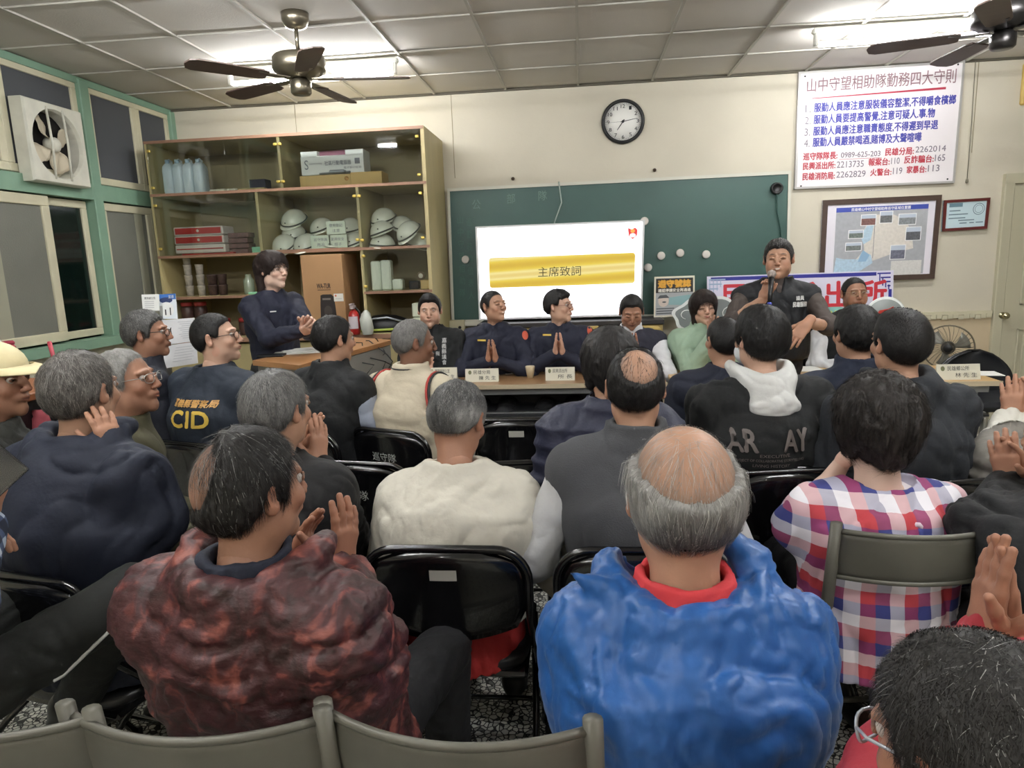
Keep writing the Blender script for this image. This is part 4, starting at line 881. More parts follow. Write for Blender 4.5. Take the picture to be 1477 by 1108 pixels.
def head_colors(v, P, base):
    C = np.tile(base, (len(v),1)); x, y, z = v[:,0], v[:,1], v[:,2]; ax = np.abs(x)
    n = fbm(v*28, 3, 5)[:,None]; C = C*(.90+.2*n)
    def bl(mask, col, a=1.0):
        nonlocal C
        m = np.clip(mask, 0, 1)[:,None]*a; C = C*(1-m)+np.asarray(col)*m
    red = base*np.array([1.08,.78,.74])
    bl(np.exp(-(((ax-.045)/.022)**2+((z+.03)/.02)**2+((y-.07)/.03)**2)), red, .5)
    bl(np.exp(-((ax/.016)**2+((z+.025)/.014)**2))*(y > .09), red, .5)
    bl((ax > .072)*1.0, red, .35)
    if P.get('face', 1):
        lip = P.get('lip', base*np.array([.80,.50,.48])); bl(np.clip(1.6-np.sqrt((x/.021)**2+((z+.0555-.25*ax*P.get('smile',0))/.0095)**2)*1.3, 0, 1)*(y > .088), lip, P.get('lipa', .75))
        bl(np.clip(1.5-np.sqrt((x/.019)**2+((z+.055-.30*ax*P.get('smile',0))/.0022)**2), 0, 1)*(y > .09), (.05,.02,.02), .8)
        if P.get('teeth'): bl(np.clip(2.5-2*np.sqrt((x/.014)**2+((z+.0545-.2*ax)/.0042)**2), 0, 1)*(y > .09), (.75,.7,.62), .95)
        bz = z-(.034-.0-.18*np.maximum(ax-.033,0)-.05*np.maximum(.033-ax,0)); bl(np.clip(1.7-1.4*np.sqrt(((ax-.032)/.019)**2+(bz/.0045)**2), 0, 1)*(y > .055), P.get('brow', (.02,.016,.014)), P.get('browa', .8))
        if P.get('closed'): bl(np.clip(1.6-np.sqrt(((ax-.033)/.0155)**2+((z-.0085+.12*(np.abs(ax-.033)))/.0018)**2), 0, 1)*(y > .07), (.02,.013,.012), .85)
        else: bl(np.clip(1.5-np.sqrt(((ax-.033)/.017)**2+((z-.0165+8*(ax-.033)**2)/.0022)**2), 0, 1)*(y > .07), (.03,.02,.018), .7)
    st = P.get('stubble', .8)
    if st: bl(hair_mask(v, P.get('hl', {}))*1.0, P.get('haircol', (.02,.018,.017)), st)
    return C
def hair_mask(v, hl):
    """1 where hair grows: above a hairline that falls from forehead to nape"""
    x, y, z = v[:,0], v[:,1], v[:,2]; fr = hl.get('front', .068)+.006; nape = hl.get('nape', -.070); side = hl.get('side', .0)
    tp = hl.get('temple', .0); yy = [-.12,-.075,-.045,-.020,.004,.030,.038,.052,.066,.084,.12]; zz = [nape,nape+.002,nape+.022,side-.016,side-.022,side-.016,side+.034,fr-.020+tp,fr-.007+tp,fr,fr+.006]
    h = np.interp(y, yy, zz)+hl.get('peak', -.05)*np.maximum(.03-np.abs(x), 0)*(y > .05)
    m = np.clip((z-h)/hl.get('soft',.010)+.5, 0, 1)*(1-np.clip((np.abs(x)-.0755)/.002,0,1)*(np.abs(y+.004)<.034)*(np.abs(z)<.045)*hl.get('ear',1))
    b = hl.get('bald')
    if b:
        for (c, r, soft) in b:
            d = np.sqrt((((v-np.asarray(c))/np.asarray(r))**2).sum(1)); m = m*np.clip((d-1)/soft, 0, 1)
    return m
def make_hair(P, vx):
    """returns v,q of the hair body plus strands ribbons"""
    hl = P.get('hl', {}); t = P.get('hairt', .010); st = P.get('style', 'short')
    ext = .16 if st in ('bob','long','pony') else .13
    F = Field((-.125,-.155,-ext), (.125,.125,.155), vx)
    F.ell((0,-.012,.028), (.076+t,.096+t,.086+t*1.15), k=.01)
    F.ell((0,-.045,.0), (.066+t*.9,.055+t*.9,.06+t*.5), k=.03)
    if P.get('top', 0): F.ell((0,.02,.085), (.055,.065,.03+P['top']), k=.02)
    if st in ('bob','long','full'):
        d = P.get('drop', .10)
        fb = P.get('backset', 0)
        for s in (-1,1): F.cone((s*.062,-.02-fb,.03), (s*.068,-.005-fb*1.6,-d), .040, .022, k=.03)
        F.cone((0,-.06,.02), (0,-.075,-d*.9), .065, .045, k=.04); F.ell((0,-.01,.055), (.094,.105,.075), k=.02)
        F.cone((0,.070,.088),(0,.080,.070),.03,.018,k=.03)
        F.ell((0,.085,-.035), (.060,.062,.088), k=.010, mode='s')
    if st == 'pony':
        for s in (-1,1): F.cone((s*.055,.045,.075), (s*.074,.030,-.035), .016, .010, k=.02)
        F.cone((0,-.10,.01),(0,-.115,-.10),.03,.02,k=.03)
    a = F.a; X, Y, Z = np.meshgrid(*F.ax, indexing='ij'); pts = np.stack([X.ravel(), Y.ravel(), Z.ravel()], 1)
    if st in ('short','pony'):
        m = hair_mask(pts, dict(hl, soft=.030, ear=0)).reshape(a.shape)
        if st == 'pony': m = np.maximum(m, ((Y < -.06) | (np.abs(X) > .052) & (Y < .06) & (Z > -.05)).astype(float))
        a += ((1-m)*(t+.012)).astype(f4)
    a += ((fbm(pts*np.array([75,55,26])+fbm(pts*18,1,2)[:,None]*1.5, 2, 9).reshape(a.shape)-.5)*P.get('rough', .010)).astype(f4)
    # keep ears clear
    if st in ('short','pony'):
        for s in (-1,1): F.ell((s*.088,-.004,-.008), (.022,.021,.030), k=.006, mode='s')
    return F.mesh()
def strands(v, q, P, n, L, w, col, grey=0.0, lift=.25, seed=1, bald=None):
    rng = np.random.default_rng(seed); N = vnormals(v, q)
    ctr = v[q].mean(1); ok = (ctr[:,2] > -.2)
    idx = rng.integers(0, len(q), n); p = v[q[idx,0]]*.5+v[q[idx,2]]*.5; nn = N[q[idx,0]]
    crown = np.array([P.get('whorl', .0), -.055, .11]); fl = p-crown; fl[:,2] -= .02+np.maximum(0,.05-p[:,2])*1.0
    if P.get('fringe'): fl[:,1] += np.where(p[:,1] > -.02, .10, 0)
    if P.get('sweep'): fl[:,0] += P['sweep']
    fl = fl+rng.normal(0, P.get('mess', .02), fl.shape)
    segs = 4; pts = [p-nn*.003]; d = fl; cur = p; nr = nn; Ls = L*rng.uniform(.5,1.2,n)[:,None]
    for k in range(segs):
        d = d-nr*(d*nr).sum(1, keepdims=True); d = d/(np.linalg.norm(d,axis=1,keepdims=True)+1e-9)
        cur = cur+(d+nr*lift*rng.uniform(.2,1.2,(n,1))*(1-.5*k/segs))*Ls/segs; pts.append(cur)
        e = (cur-np.array([0,-.012,.02]))/np.array([.085,.105,.095])**2; hb_ = P.get('hug', .7); nr = (1-hb_)*nr+hb_*e/(np.linalg.norm(e,axis=1,keepdims=True)+1e-9); nr = nr/np.linalg.norm(nr,axis=1,keepdims=True); d = d+np.array([0,0,-.25])
    side = np.cross(nn, d); side = side/(np.linalg.norm(side,axis=1,keepdims=True)+1e-9)
    V = np.zeros((n, segs+1, 2, 3))
    for k in range(segs+1):
        ww = w*(1-.85*k/segs); V[:,k,0] = pts[k]-side*ww/2; V[:,k,1] = pts[k]+side*ww/2
    base = (np.arange(n)*(segs+1)*2)[:,None]; Q = np.concatenate([np.stack([base[:,0]+2*k, base[:,0]+2*k+1, base[:,0]+2*k+3, base[:,0]+2*k+2],1) for k in range(segs)])
    g = (rng.random(n) < grey)[:,None]; cb = P['colfn'](p) if P.get('colfn') else np.asarray(col); c = np.where(g, np.asarray(P.get('greycol', (.24,.235,.225))), cb)*rng.uniform(.6,1.5,(n,1))
    C = np.repeat(c, (segs+1)*2, 0)
    return V.reshape(-1,3), Q, C
def hand_mesh(w, d, nrm, side, vx, curl=(.1,.15,.1), spread=.06, thumb=(.7,.2), s=1.0, fist=0):
    """w wrist, d finger direction, nrm palm normal; side +-1 puts the thumb on +-(d x nrm)"""
    d = _n(d); nrm = np.asarray(nrm, float); nrm = _n(nrm-d*(nrm@d)); x = np.cross(d, nrm)*side
    w = np.asarray(w, float); c = w+d*.09*s; F = Field(c-.135*s, c+.135*s, vx)
    B = lambda a, b, e: w+(x*a+d*b+nrm*e)*s
    F.cone(B(0,-.03,0), B(0,.02,0), .021*s, .023*s, k=.01, flat=1.25, fax=x)
    for a, e in ((.026,.086),(.009,.09),(-.009,.088),(-.025,.080)):
        F.cone(B(a*.55,.018,0), B(a,e,0), .0150*s, .0115*s, k=.014)
    F.ell(B(.024,.030,.008), np.array([.017,.017,.017])*s, k=.014)
    F.ell(B(-.020,.035,.005), np.array([.013,.013,.013])*s, k=.012)
    Ls = (.070,.078,.072,.056); bx_ = (.028,.0095,-.009,-.0265); by = (.086,.091,.088,.080)
    for i in range(4):
        an = spread*(1.5-i); p = B(bx_[i], by[i], 0); dr = _n(d*math.cos(an)+x*math.sin(an)); cv = 0; r = .0092 if i < 3 else .0080
        cc = curl if not hasattr(curl[0], '__len__') else curl[i]
        for j, fr in enumerate((.44,.31,.25)):
            cv += cc[j]; dd = dr*math.cos(cv)+nrm*math.sin(cv); p2 = p+dd*Ls[i]*fr*s; r2 = r*.93
            F.cone(p, p2, r*s, r2*s, k=.004); p = p2; r = r2
    p = B(.022,.022,.006); a0, cu = thumb
    for j, (l, r1, r2) in enumerate(((.040,.0135,.0110),(.032,.0108,.0098),(.026,.0098,.0080))):
        an = a0-cu*j; dd = _n(d*math.cos(an)+x*math.sin(an)+nrm*(.35 if j else .45)); p2 = p+dd*l*s; F.cone(p, p2, r1*s, r2*s, k=.007); p = p2
    return F.mesh()
# ---------------------------------------------------------------- people
def skin_mat():
    M = mat('skin', 'c79a7c', .5, vcol=True, spec=.35, bump=(220,.06)); b = M.node_tree.nodes['Principled BSDF']
    b.inputs['Subsurface Weight'].default_value = .0; return M
M_skin = skin_mat(); M_hair = mat('hair', '151212', .55, vcol=True, spec=.35)
SK = dict(light='c8a28c', mid='b28a72', tan='9c735d', dark='805c49', pale='d6b6a4')
BLK = (.012,.011,.011); BRN = (.035,.020,.013); GRY = (.16,.155,.15)
M_trousers = mat('trousers_black', '17171a', .8, bump=(60,.15)); M_shoe = mat('shoe_black', '121212', .4)
def ik(S, Wt, l1, l2, hint):
    S, Wt = np.asarray(S, float), np.asarray(Wt, float); v = Wt-S; D = np.linalg.norm(v)
    if D > (l1+l2)*.985: k = D/((l1+l2)*.985); l1 *= k; l2 *= k
    if D < abs(l1-l2)+.05: D = abs(l1-l2)+.05
    u = v/np.linalg.norm(v); a = (l1*l1-l2*l2+D*D)/(2*D); h = math.sqrt(max(l1*l1-a*a, 1e-6))
    hn = np.asarray(hint, float); hn = _n(hn-u*(hn@u)); return S+u*a+hn*h
PEOPLE = []
lensm = bpy.data.materials.new('lens_glass'); lensm.use_nodes = True; _N = lensm.node_tree.nodes; _N.remove(_N['Principled BSDF']); _t = _N.new('ShaderNodeBsdfTransparent'); _g = _N.new('ShaderNodeBsdfGlossy'); _g.inputs[1].default_value = .05; _m = _N.new('ShaderNodeMixShader'); _m.inputs[0].default_value = .05
lensm.node_tree.links.new(_t.outputs[0], _m.inputs[1]); lensm.node_tree.links.new(_g.outputs[0], _m.inputs[2]); lensm.node_tree.links.new(_m.outputs[0], _N['Material Output'].inputs[0])
def person(label, px, d, yaw, hy=0, hpitch=0, hroll=0, lean=(0,.05), sit=True, hw=.165, skin='mid', face={}, hair={}, garments=(), arms=None, legs=None, near=False, hs=.92, wt=1.0, glasses=None, group=None, chair=None, nod=0, trousers=None, hipz=None, bare=False, shirtcol=None, seat=True, pel=(0,0), sd=.074, co=0):
    ps = math.radians(yaw); Rz = rotm(ps); Hw = onD(px[0], px[1], d); Hl = np.array([lean[0], lean[1], Hw[2]])
    root = Hw-Rz@np.array([lean[0], lean[1], 0]); root[2] = 0
    loc = lambda p: Rz.T@(np.asarray(p, float)-root)
    def tgt(t):
        if t[0] == 'px': return loc(onD(t[1], t[2], t[3]))
        return np.array(t, float)
    zp = hipz or (.55 if sit else .93)
    P = np.array([pel[0],pel[1],zp]); Rh = rotm(math.radians(hy), hpitch, hroll)
    N = Hl+np.array([0,-.035,0])*1+np.array([0,0,-.155])*hs+np.array([0,-.02*max(0,hpitch)*4,.02*max(0,hpitch)])
    C = P*.38+N*.62+np.array([0,-.015,0])
    S = {s: N+np.array([s*hw,-.0,-sd]) for s in (-1,1)}
    arms = arms or {}
    A = {}
    for s, k in ((-1,'L'),(1,'R')):
        a = dict(w=(s*.09,.25,.64), d=(-s*.35,1,-.2), n=(0,0,-1), hint=(s*.6,-.35,-.9), curl=(.35,.5,.3), spread=.04); a.update(arms.get(k, {}))
        a['w'] = tgt(a['w']); a['e'] = ik(S[s], a['w'], .285, .25, a['hint']) if 'e' not in a else tgt(a['e']); A[s] = a
    vxh = .0032 if near else .0042
    # ---- body
    acc = Acc(); base = L3(SK.get(skin, skin))
    nk = Rh.T@(N-Hl)/hs
    hf = dict(face); hf.setdefault('haircol', hair.get('col', BLK)); hf.setdefault('hl', hair.get('hl', {}))
    F = head_field(hf, vxh, nk+np.array([0,0,-.03])); v, q = F.mesh(); Cc = head_colors(v, hf, base); acc.add((Rh@(v*hs).T).T+Hl, q, Cc)
    if hf.get('face', 1) and not hf.get('closed'):
        for s in (-1,1):
            sv, sq = sphere_mesh(0, 0, 8); ir = sv[:,1]; g = _n(np.array([hf.get('gaze',0),1,hf.get('gz',0)])); ir = sv@g
            cc = np.where(ir[:,None] > .86, np.array([.015,.01,.008]), np.array([.46,.42,.38])); cc = np.where(ir[:,None] > .80, np.minimum(cc, .06), cc)
            acc.add((Rh@((sv*.0118+[s*.033,.0795,.0105])*hs).T).T+Hl, sq, cc)
    bv = .006 if bare else .010
    lo = np.min([P-[.2,.15,.1], A[-1]['w']-.06, A[1]['w']-.06, A[-1]['e']-.06, A[1]['e']-.06, N-[.24,.12,0]], 0); hi = np.max([P+[.2,.15,0], A[-1]['w']+.06, A[1]['w']+.06, A[-1]['e']+.06, A[1]['e']+.06, N+[.24,.12,.06]], 0)
    F = Field(lo, hi, bv); fx = np.array([1.,0,0])
    F.cone(P, C, .085, .085, flat=1.4, fax=fx, k=.03).cone(C, N-[0,0,.08], .085, .06, flat=1.5, fax=fx, k=.03).cone(N-[0,0,.06], N+[0,.0,.02], .052, .045, k=.03)
    for s in (-1,1):
        F.cone(N-[0,0,.03], S[s], .038, .040, k=.03).cone(S[s], A[s]['e'], .044, .036, k=.02).cone(A[s]['e'], A[s]['e']*.4+A[s]['w']*.6, .036, .032, k=.02).cone(A[s]['e']*.4+A[s]['w']*.6, A[s]['w'], .032, .024, k=.02)
    v, q = F.mesh(); acc.add(v, q, base*(.94+.12*fbm(v*20,2,3))[:,None])
    for s in (-1,1):
        a = A[s]
        if a.get('hide'): continue
        v, q = hand_mesh(a['w'], a['d'], a['n'], s, .0030 if near else .0038, a['curl'], a['spread'], a.get('thumb',(.75,.2)), a.get('s',1.0)*hs)
        n_ = fbm(v*40,2,8)[:,None]; acc.add(v, q, base*np.array([1.0,.92,.90])*(.88+.24*n_))
    # ---- legs
    K = {}; An = {}
    for s, k in ((-1,'L'),(1,'R')):
        l = (legs or {}).get(k, {})
        if sit: K[s] = tgt(l['k']) if 'k' in l else P+np.array([s*.10,.43,-.02]); An[s] = tgt(l['a']) if 'a' in l else np.array([P[0]+s*.10, P[1]+.40, .09])
        else: K[s] = np.array([s*.09,.02,.50]); An[s] = np.array([s*.10,0,.09])
    F = Field(np.min([P-.2, K[-1]-.1, K[1]-.1, An[-1]-.1, An[1]-.1],0), np.max([P+.2, K[-1]+.1, K[1]+.1, An[-1]+.1, An[1]+.1],0), .014)
    for s in (-1,1): F.cone(P+[s*.08,0,0], K[s], .062, .045, k=.02).cone(K[s], An[s], .042, .030, k=.02).cone(An[s], An[s]+[0,.10,-.04], .030, .022, k=.02)
    v, q = F.mesh(); acc.add(v, q, base)
    ob = acc.build('person', M_skin); tag(ob, label, 'person', group); ob.location = root; ob.rotation_euler = (0,0,ps)
    # ---- trousers, shoes
    F = Field(np.min([P-.24, K[-1]-.13, K[1]-.13, An[-1]-.1, An[1]-.1],0), np.max([P+.24, K[-1]+.13, K[1]+.13, An[-1]+.13, An[1]+.13],0), .010)
    F.ell(P+[0,.0,.0], (.165*wt,.125*wt,.115), k=.03)
    for s in (-1,1): F.cone(P+[s*.085,0,-.0], K[s], .090*wt**.5, .068, k=.03).cone(K[s], An[s], .066, .052, k=.02)
    v, q = F.mesh(); v = folds(v, vnormals(v,q), .006, 9, 4); ta = Acc(); ta.add(v, q, (0,0,0)); tr = ta.build('trousers', trousers or M_trousers, ob)
    for s in (-1,1):
        F = Field(An[s]+[-.07,-.12,-.10], An[s]+[.07,.22,.06], .008); F.ell(An[s]+[0,.05,-.045], (.045,.135,.045), k=.01).cone(An[s]+[0,-.01,-.03], An[s]+[0,-.01,.01], .045,.045, k=.02).fn(lambda X,Y,Z: (.005-Z)+0*X+0*Y, [-9]*3, [9]*3, mode='i')
        v, q = F.mesh(); sa = Acc(); sa.add(v, q, (0,0,0)); sa.build('shoe', M_shoe, ob)
    # ---- garments
    gobs = {}
    for G in garments:
        g = G.get('g', .02); vx = G.get('vx', .0075 if near else .010); sl = G.get('sleeve', 1.0); w = wt*G.get('wide', 1.0)
        pts = [P-[.26,.26,.16], P+[.26,.26,0], N-[.3,.22,.1], N+[.3,.22,.16]]
        for s in (-1,1):
            if sl > 0: pts += [A[s]['e']-.13, A[s]['e']+.13, A[s]['w']-.1, A[s]['w']+.1]
        F = Field(np.min(pts,0), np.max(pts,0), vx)
        if G.get('torso', 1):
            F.cone(P+[0,-.0,-.02], C, (.115+g)*w, (.112+g)*w, flat=1.30, fax=fx, k=.04)
            F.cone(C, N-[0,-.005,.10], (.112+g)*w, .088+g, flat=1.48, fax=fx, k=.05)
            if G.get('belly'): F.ell(P*.6+C*.4+[0,.05,0], (.15*w,.12*w+G['belly'],.15), k=.05)
            for s in (-1,1): F.cone(N-[0,0,.035], S[s], .052+g*.8, .052+g*.8, k=.045)
            for s in (-1,1): F.ell(S[s]-[s*.02,0,.02], (.06+g,.062+g,.065+g), k=.03)
        for s in (-1,1):
            e, ww = A[s]['e'], A[s]['w']; r0, r1, r2 = .050+g*.8, .044+g*.75, .033+g*.6
            if sl >= 1: F.cone(S[s], e, r0, r1, k=.03).cone(e, e+(ww-e)*min(.94*sl, .98 if sl<1.2 else 1.05), r1, r2, k=.03)
            elif sl > 0: F.cone(S[s], S[s]+(e-S[s])*sl*1.0, r0, r0*.4+r1*.6, k=.03)
        up = _n(Rh@np.array([0,-.01,.0])*0+(Hl-N)); 
        ch = G.get('collar', .03)
        if ch: 
            cr = G.get('cr',0); ri = .057+cr; ro = ri+.013+g*.22; up = _n(up+np.array([0,.0,.6])); F.cone(N-[0,.0,.02], N+up*(ch+.06), ro+.012, ro, k=G.get('ck',.02))
            F.cone(N-up*.005, N+up*.2, ri, ri+.004, k=.003, mode='s')
            def capf(X,Y,Z, N=N, up=up, ch=ch):
                px, py, pz = X-N[0], Y-N[1], Z-N[2]; t = px*up[0]+py*up[1]+pz*up[2]; rr_ = np.sqrt(np.maximum(px*px+py*py+pz*pz-t*t,0)); return np.maximum(ch+.012*py/.07-t, rr_-.15-cr)
            F.fn(capf, N-.2, N+.25, .004, 's')
        if 'hood' in G:
            hd = G['hood']; r = hd.get('r', .045); wd = hd.get('w', .105); dp = hd.get('drop', .05); bk = hd.get('back', .10)
            for k in range(15):
                a = math.radians(-205+230*k/14)  # arc round the back of the neck
                x, y = math.cos(a), math.sin(a); b = max(0, -y)
                c = N+np.array([wd*x*1.0, .03+bk*y*1.05, .030-dp*b+.015*(1-b)]); F.ell(c, (r*(.75+.25*b), r*(.8+.3*b), r*(.70+.6*b*hd.get('tall',1))), k=.03)
            if hd.get('bag'): F.ell(N+[0,-bk-.005,-dp-hd.get('bz',.02)], (wd*hd.get('bw',.95),.05,hd['bag']), k=.05)
            F.ell(N+[0,.045,.05], (.082,.085,.075), k=.02, mode='s')
        for fnx in G.get('ops', ()): fnx(F, dict(P=P,N=N,C=C,S=S,A=A,H=Hl,Rh=Rh,K=K,tgt=tgt))
        hem = G.get('hem', P[2]-.075); F.fn(lambda X,Y,Z: (hem-Z)+0*X+0*Y, [-9]*3, [9]*3, mode='i')
        v, q = F.mesh(); nn = vnormals(v, q)
        if G.get('quilt'): v = v+nn*(np.abs(np.sin((v[:,2]+.03*v[:,0]**2)*math.pi/G['quilt']))**.5*.014-.008)[:,None]
        if G.get('wr', .006): v = folds(v, nn, G.get('wr', .006), G.get('wf', 9), G.get('seed', len(label)), G.get('dirn', (1,1,.6)))
        if G.get('fine'): v = folds(v, vnormals(v,q), G['fine'], 26, 5, (1,1,.8))
        ga = Acc(); ga.add(v, q, G['vc'](v, dict(P=P,N=N,S=S,A=A,C=C)) if 'vc' in G else (0,0,0)); go = ga.build(G.get('name','jacket'), G['mat'], ob)
        if 'label' in G: go['label'] = G['label']
        gobs[G.get('name','jacket')] = (go, v, q)
    # ---- hair
    if not hair.get('none'):
        hp = dict(hair); hp.setdefault('col', BLK); v, q = make_hair(hp, .0042 if near else .0052); ha = Acc(); col = np.asarray(hp['col'])
        gz = hp.get('grey', 0); gcol = np.asarray(hp.get('greycol', (.24,.235,.225)))
        side_g = hp.get('sidegrey', 0); m = np.clip(gz*.8+side_g*np.clip((.05-v[:,2])/.06,0,1)*np.clip((np.abs(v[:,0])-.03)/.04,0,1), 0, .9)[:,None]
        cb = hp['colfn'](v) if hp.get('colfn') else col; cc = (cb*(1-m)+gcol*m)*(.55+.9*fbm(v*np.array([150,90,40]),2,2))[:,None]
        if len(v): ha.add((Rh@(v*hs).T).T+Hl, q, cc)
        nS = hp.get('n', 7000 if near else 3500)
        if nS and len(v):
            sv, sq, scx = strands(v, q, hp, nS, hp.get('L', .035), (.0009 if near else .0014)*hp.get('sw',1), col, min(.95, gz+side_g*.3), hp.get('lift', .18), seed=len(label), bald=None)
            ha.add((Rh@(sv*hs).T).T+Hl, sq, scx)
        if hp.get('extra'):  # strands over thinning skin
            e = hp['extra']; F2 = Field((-.11,-.13,-.12),(.11,.12,.14),.006); F2.ell((0,-.012,.028),(.0765,.0965,.0865),k=.01); v2, q2 = F2.mesh()
            msk = hair_mask(v2[q2].mean(1), {k: z for k, z in hp.get('hl',{}).items() if k != 'bald'}) > .5
            if 'where' in e: msk &= e['where'](v2[q2].mean(1))
            q3 = q2[msk]; sv, sq, scx = strands(v2, q3, hp, e.get('n',900), e.get('L',.05), e.get('w',.0008), np.asarray(e.get('col',gcol)), e.get('grey',.5), e.get('lift',.12), seed=3)
            ha.add((Rh@(sv*hs).T).T+Hl, sq, scx)
        if ha.V: ha.build('hair', M_hair, ob)
    if glasses:
        mb = MB(); T = lambda p: tuple(Rh@(np.array(p)*hs)+Hl); yy = .1085
        def rr(s): return [(s*.034+.0235*np.sign(math.cos(a))*abs(math.cos(a))**.75, yy-.012*((.0235*abs(math.cos(a)))/.03 if np.sign(math.cos(a))==s else 0), .007+.0165*np.sign(math.sin(a))*abs(math.sin(a))**.75) for a in [2*math.pi*k/20 for k in range(20)]]
        for s in (-1,1): mb.tube([T(p) for p in rr(s)], .0013*glasses.get('t',1), 6, closed=True); mb.tube([T((s*.057,yy-.010,.012)),T((s*.073,.07,.014)),T((s*.078,.0,.010)),T((s*.077,-.016,-.006))], .0013*glasses.get('t',1), 6)
        mb.tube([T((-.011,yy,.011)),T((0,yy+.004,.013)),T((.011,yy,.011))], .0013, 6)
        go = mb.build('glasses', glasses.get('mat') or mat('glasses_frame','2a2624',.3,.6), ob)
        mb = MB()
        for s in (-1,1): mb.add([T(p) for p in rr(s)], [tuple(range(20))])
        mb.build('lens', lensm, go)
    if hf.get('mask'):
        F = Field((-.085,-.03,-.13),(.085,.14,.02),.004); F.ell((0,.045,-.055),(.066,.075,.055),k=.01).fn(lambda X,Y,Z: (.02-Y)+0*X+0*Z,[-9]*3,[9]*3,mode='i'); v, q = F.mesh(); ma = Acc(); ma.add((Rh@(v*hs).T).T+Hl, q, (1,1,1)); ma.build('face_mask', mat('mask_white','dcdfe2',.7), ob)
    info = dict(co=co, ob=ob, P=P, N=N, C=C, S=S, A=A, H=Hl, Rh=Rh, root=root, Rz=Rz, ps=ps, g=gobs, hs=hs, loc=loc)
    if sit and seat: PEOPLE.append((info, chair or 'black'))
    return info
def print_on(info, gname, items, name='lettering', dirv=(0,1,0), off=.004):
    """items: (text|poly, material, x0,z0,x1,z1) laid on the garment seen along dirv (body space)"""
    go, v, q = info['g'][gname]; bvh = BVHTree.FromPolygons([tuple(p) for p in v], [tuple(f) for f in q]); D = Vector(dirv).normalized()
    right = D.cross(Vector((0,0,1))).normalized(); up = right.cross(D)
    mb = MB(); ms = []
    items = [i for it in items for i in ([it[:6]] if len(it) < 7 else [(it[0],it[1],it[2]+a,it[3]+b,it[4]+a,it[5]+b) for a, b in ((-it[6],0),(it[6],0),(0,-it[6]),(0,it[6]))])]
    for st, m, x0, z0, x1, z1 in items:
        if m not in ms: ms.append(m)
        if st == 'disc': tv = np.array([(.5,.5)]+[(.5+.5*r_*math.cos(a),.5+.5*r_*math.sin(a)) for r_ in (.5,1) for a in [2*math.pi*k/14 for k in range(14)]]); tf = [(0,1+k,1+(k+1)%14) for k in range(14)]+[(1+k,15+k,15+(k+1)%14,1+(k+1)%14) for k in range(14)]
        elif isinstance(st, str): tv, tf, _ = text2d(st)
        elif st is None: n=10; tv = np.array([(i/n,j/n) for i in range(n+1) for j in range(n+1)]); tf = [(i*(n+1)+j,(i+1)*(n+1)+j,(i+1)*(n+1)+j+1,i*(n+1)+j+1) for i in range(n) for j in range(n)]
        else: tv = np.array(st); tf = [tuple(range(len(st)))]
        vs = []
        for a, b in tv:
            o = right*(x0+(x1-x0)*a)+up*(z0+(z1-z0)*b)-D*1.2; h = bvh.ray_cast(o, D); p = h[0] if h[0] is not None else o+D*(1.2); vs.append(tuple(p-D*off))
        mb.add(vs, tf, ms.index(m))
    return mb.build(name, ms, go)
# ---------------------------------------------------------------- who sits where
def cloth(name, col, rough=.8, **k): return mat(name, col, rough, **{**dict(bump=(70,.18), var=.08, vscale=7, sheen=0), **k})
NAVY = cloth('navy_cloth','151a2b'); UNI = cloth('uniform_navy','11152a',.75); DKG = cloth('dark_grey_cloth','202226')
def crop(**k): return dict({'style':'short','hairt':.005,'rough':.005,'L':.013,'lift':.45,'hl':dict(front=.082,side=.006)}, **k)
def wings(F, I):   # open shirt collar: a V at the throat and two collar points
    N = I['N']; F.cone(N+[0,.085,.055], N+[0,.105,-.045], .034, .012, k=.006, mode='s')
    for s in (-1,1): F.ell(N+[s*.048,.070,-.004], (.014,.034,.026), rotm(yaw=s*1.0, pitch=.3, roll=-s*.5), k=.004)
pray = lambda y, z, x=0, up=1.0, fw=.35, gap=.014: dict(
    L=dict(w=(x-gap-.012,y,z), d=(.08,fw,up), n=(1,0,0), curl=(.02,.04,.04), spread=.02, hint=(-.8,-.1,-.6), thumb=(.55,.1)),
    R=dict(w=(x+gap+.012,y,z), d=(-.08,fw,up), n=(-1,0,0), curl=(.02,.04,.04), spread=.02, hint=(.8,-.1,-.6), thumb=(.55,.1)))
wtx = mat('print_white','d8d8d6',.6); gold = mat('print_gold','e2bf55',.5)
# ---- the panel table
person_p = {}
p = person('seated man in black jacket with white lettering and glasses, leftmost at the panel table', (620,448), 4.75, 180, hy=8, hpitch=.12, hw=.17, skin='light', face=dict(fat=1.12,cheek=1,browa=.9), wt=1.1,
    hair=dict(style='short',hairt=.013,top=.012,hl=dict(front=.080),L=.02,lift=.45), glasses={}, garments=[dict(mat=cloth('black_jacket','0f1113'),name='jacket',g=.025,collar=.045,wr=.008,ops=[wings])],
    arms=dict(L=dict(w=(-.02,.24,.80),d=(.5,.2,.8),n=(0,-1,.2),curl=(.4,.6,.4)), R=dict(w=(.05,.24,.80),d=(-.6,.1,.7),n=(0,-1,.1),curl=(.3,.5,.4))))
print_on(p,'jacket',[(c,wtx,.085,.985-i*.037,.115,1.018-i*.037) for i,c in enumerate('嘉義縣議會')]+[('服務處',wtx,.045,.90,.07,.93)],dirv=(0,-1,0))
p = person('smiling officer in navy uniform with praying hands, left of the two officers', (712,442), 4.75, 180, hy=48, hpitch=-.12, hw=.175, skin='mid', face=dict(smile=1,teeth=1,closed=1,stubble=.7), hair=crop(hairt=.004,L=.010),
    garments=[dict(mat=UNI,name='uniform_shirt',g=.018,collar=.030,wr=.007,ops=[wings])], arms=pray(.24,.86))
disc = 'disc'; bdg = mat('badge_orange','c9563a',.5); 
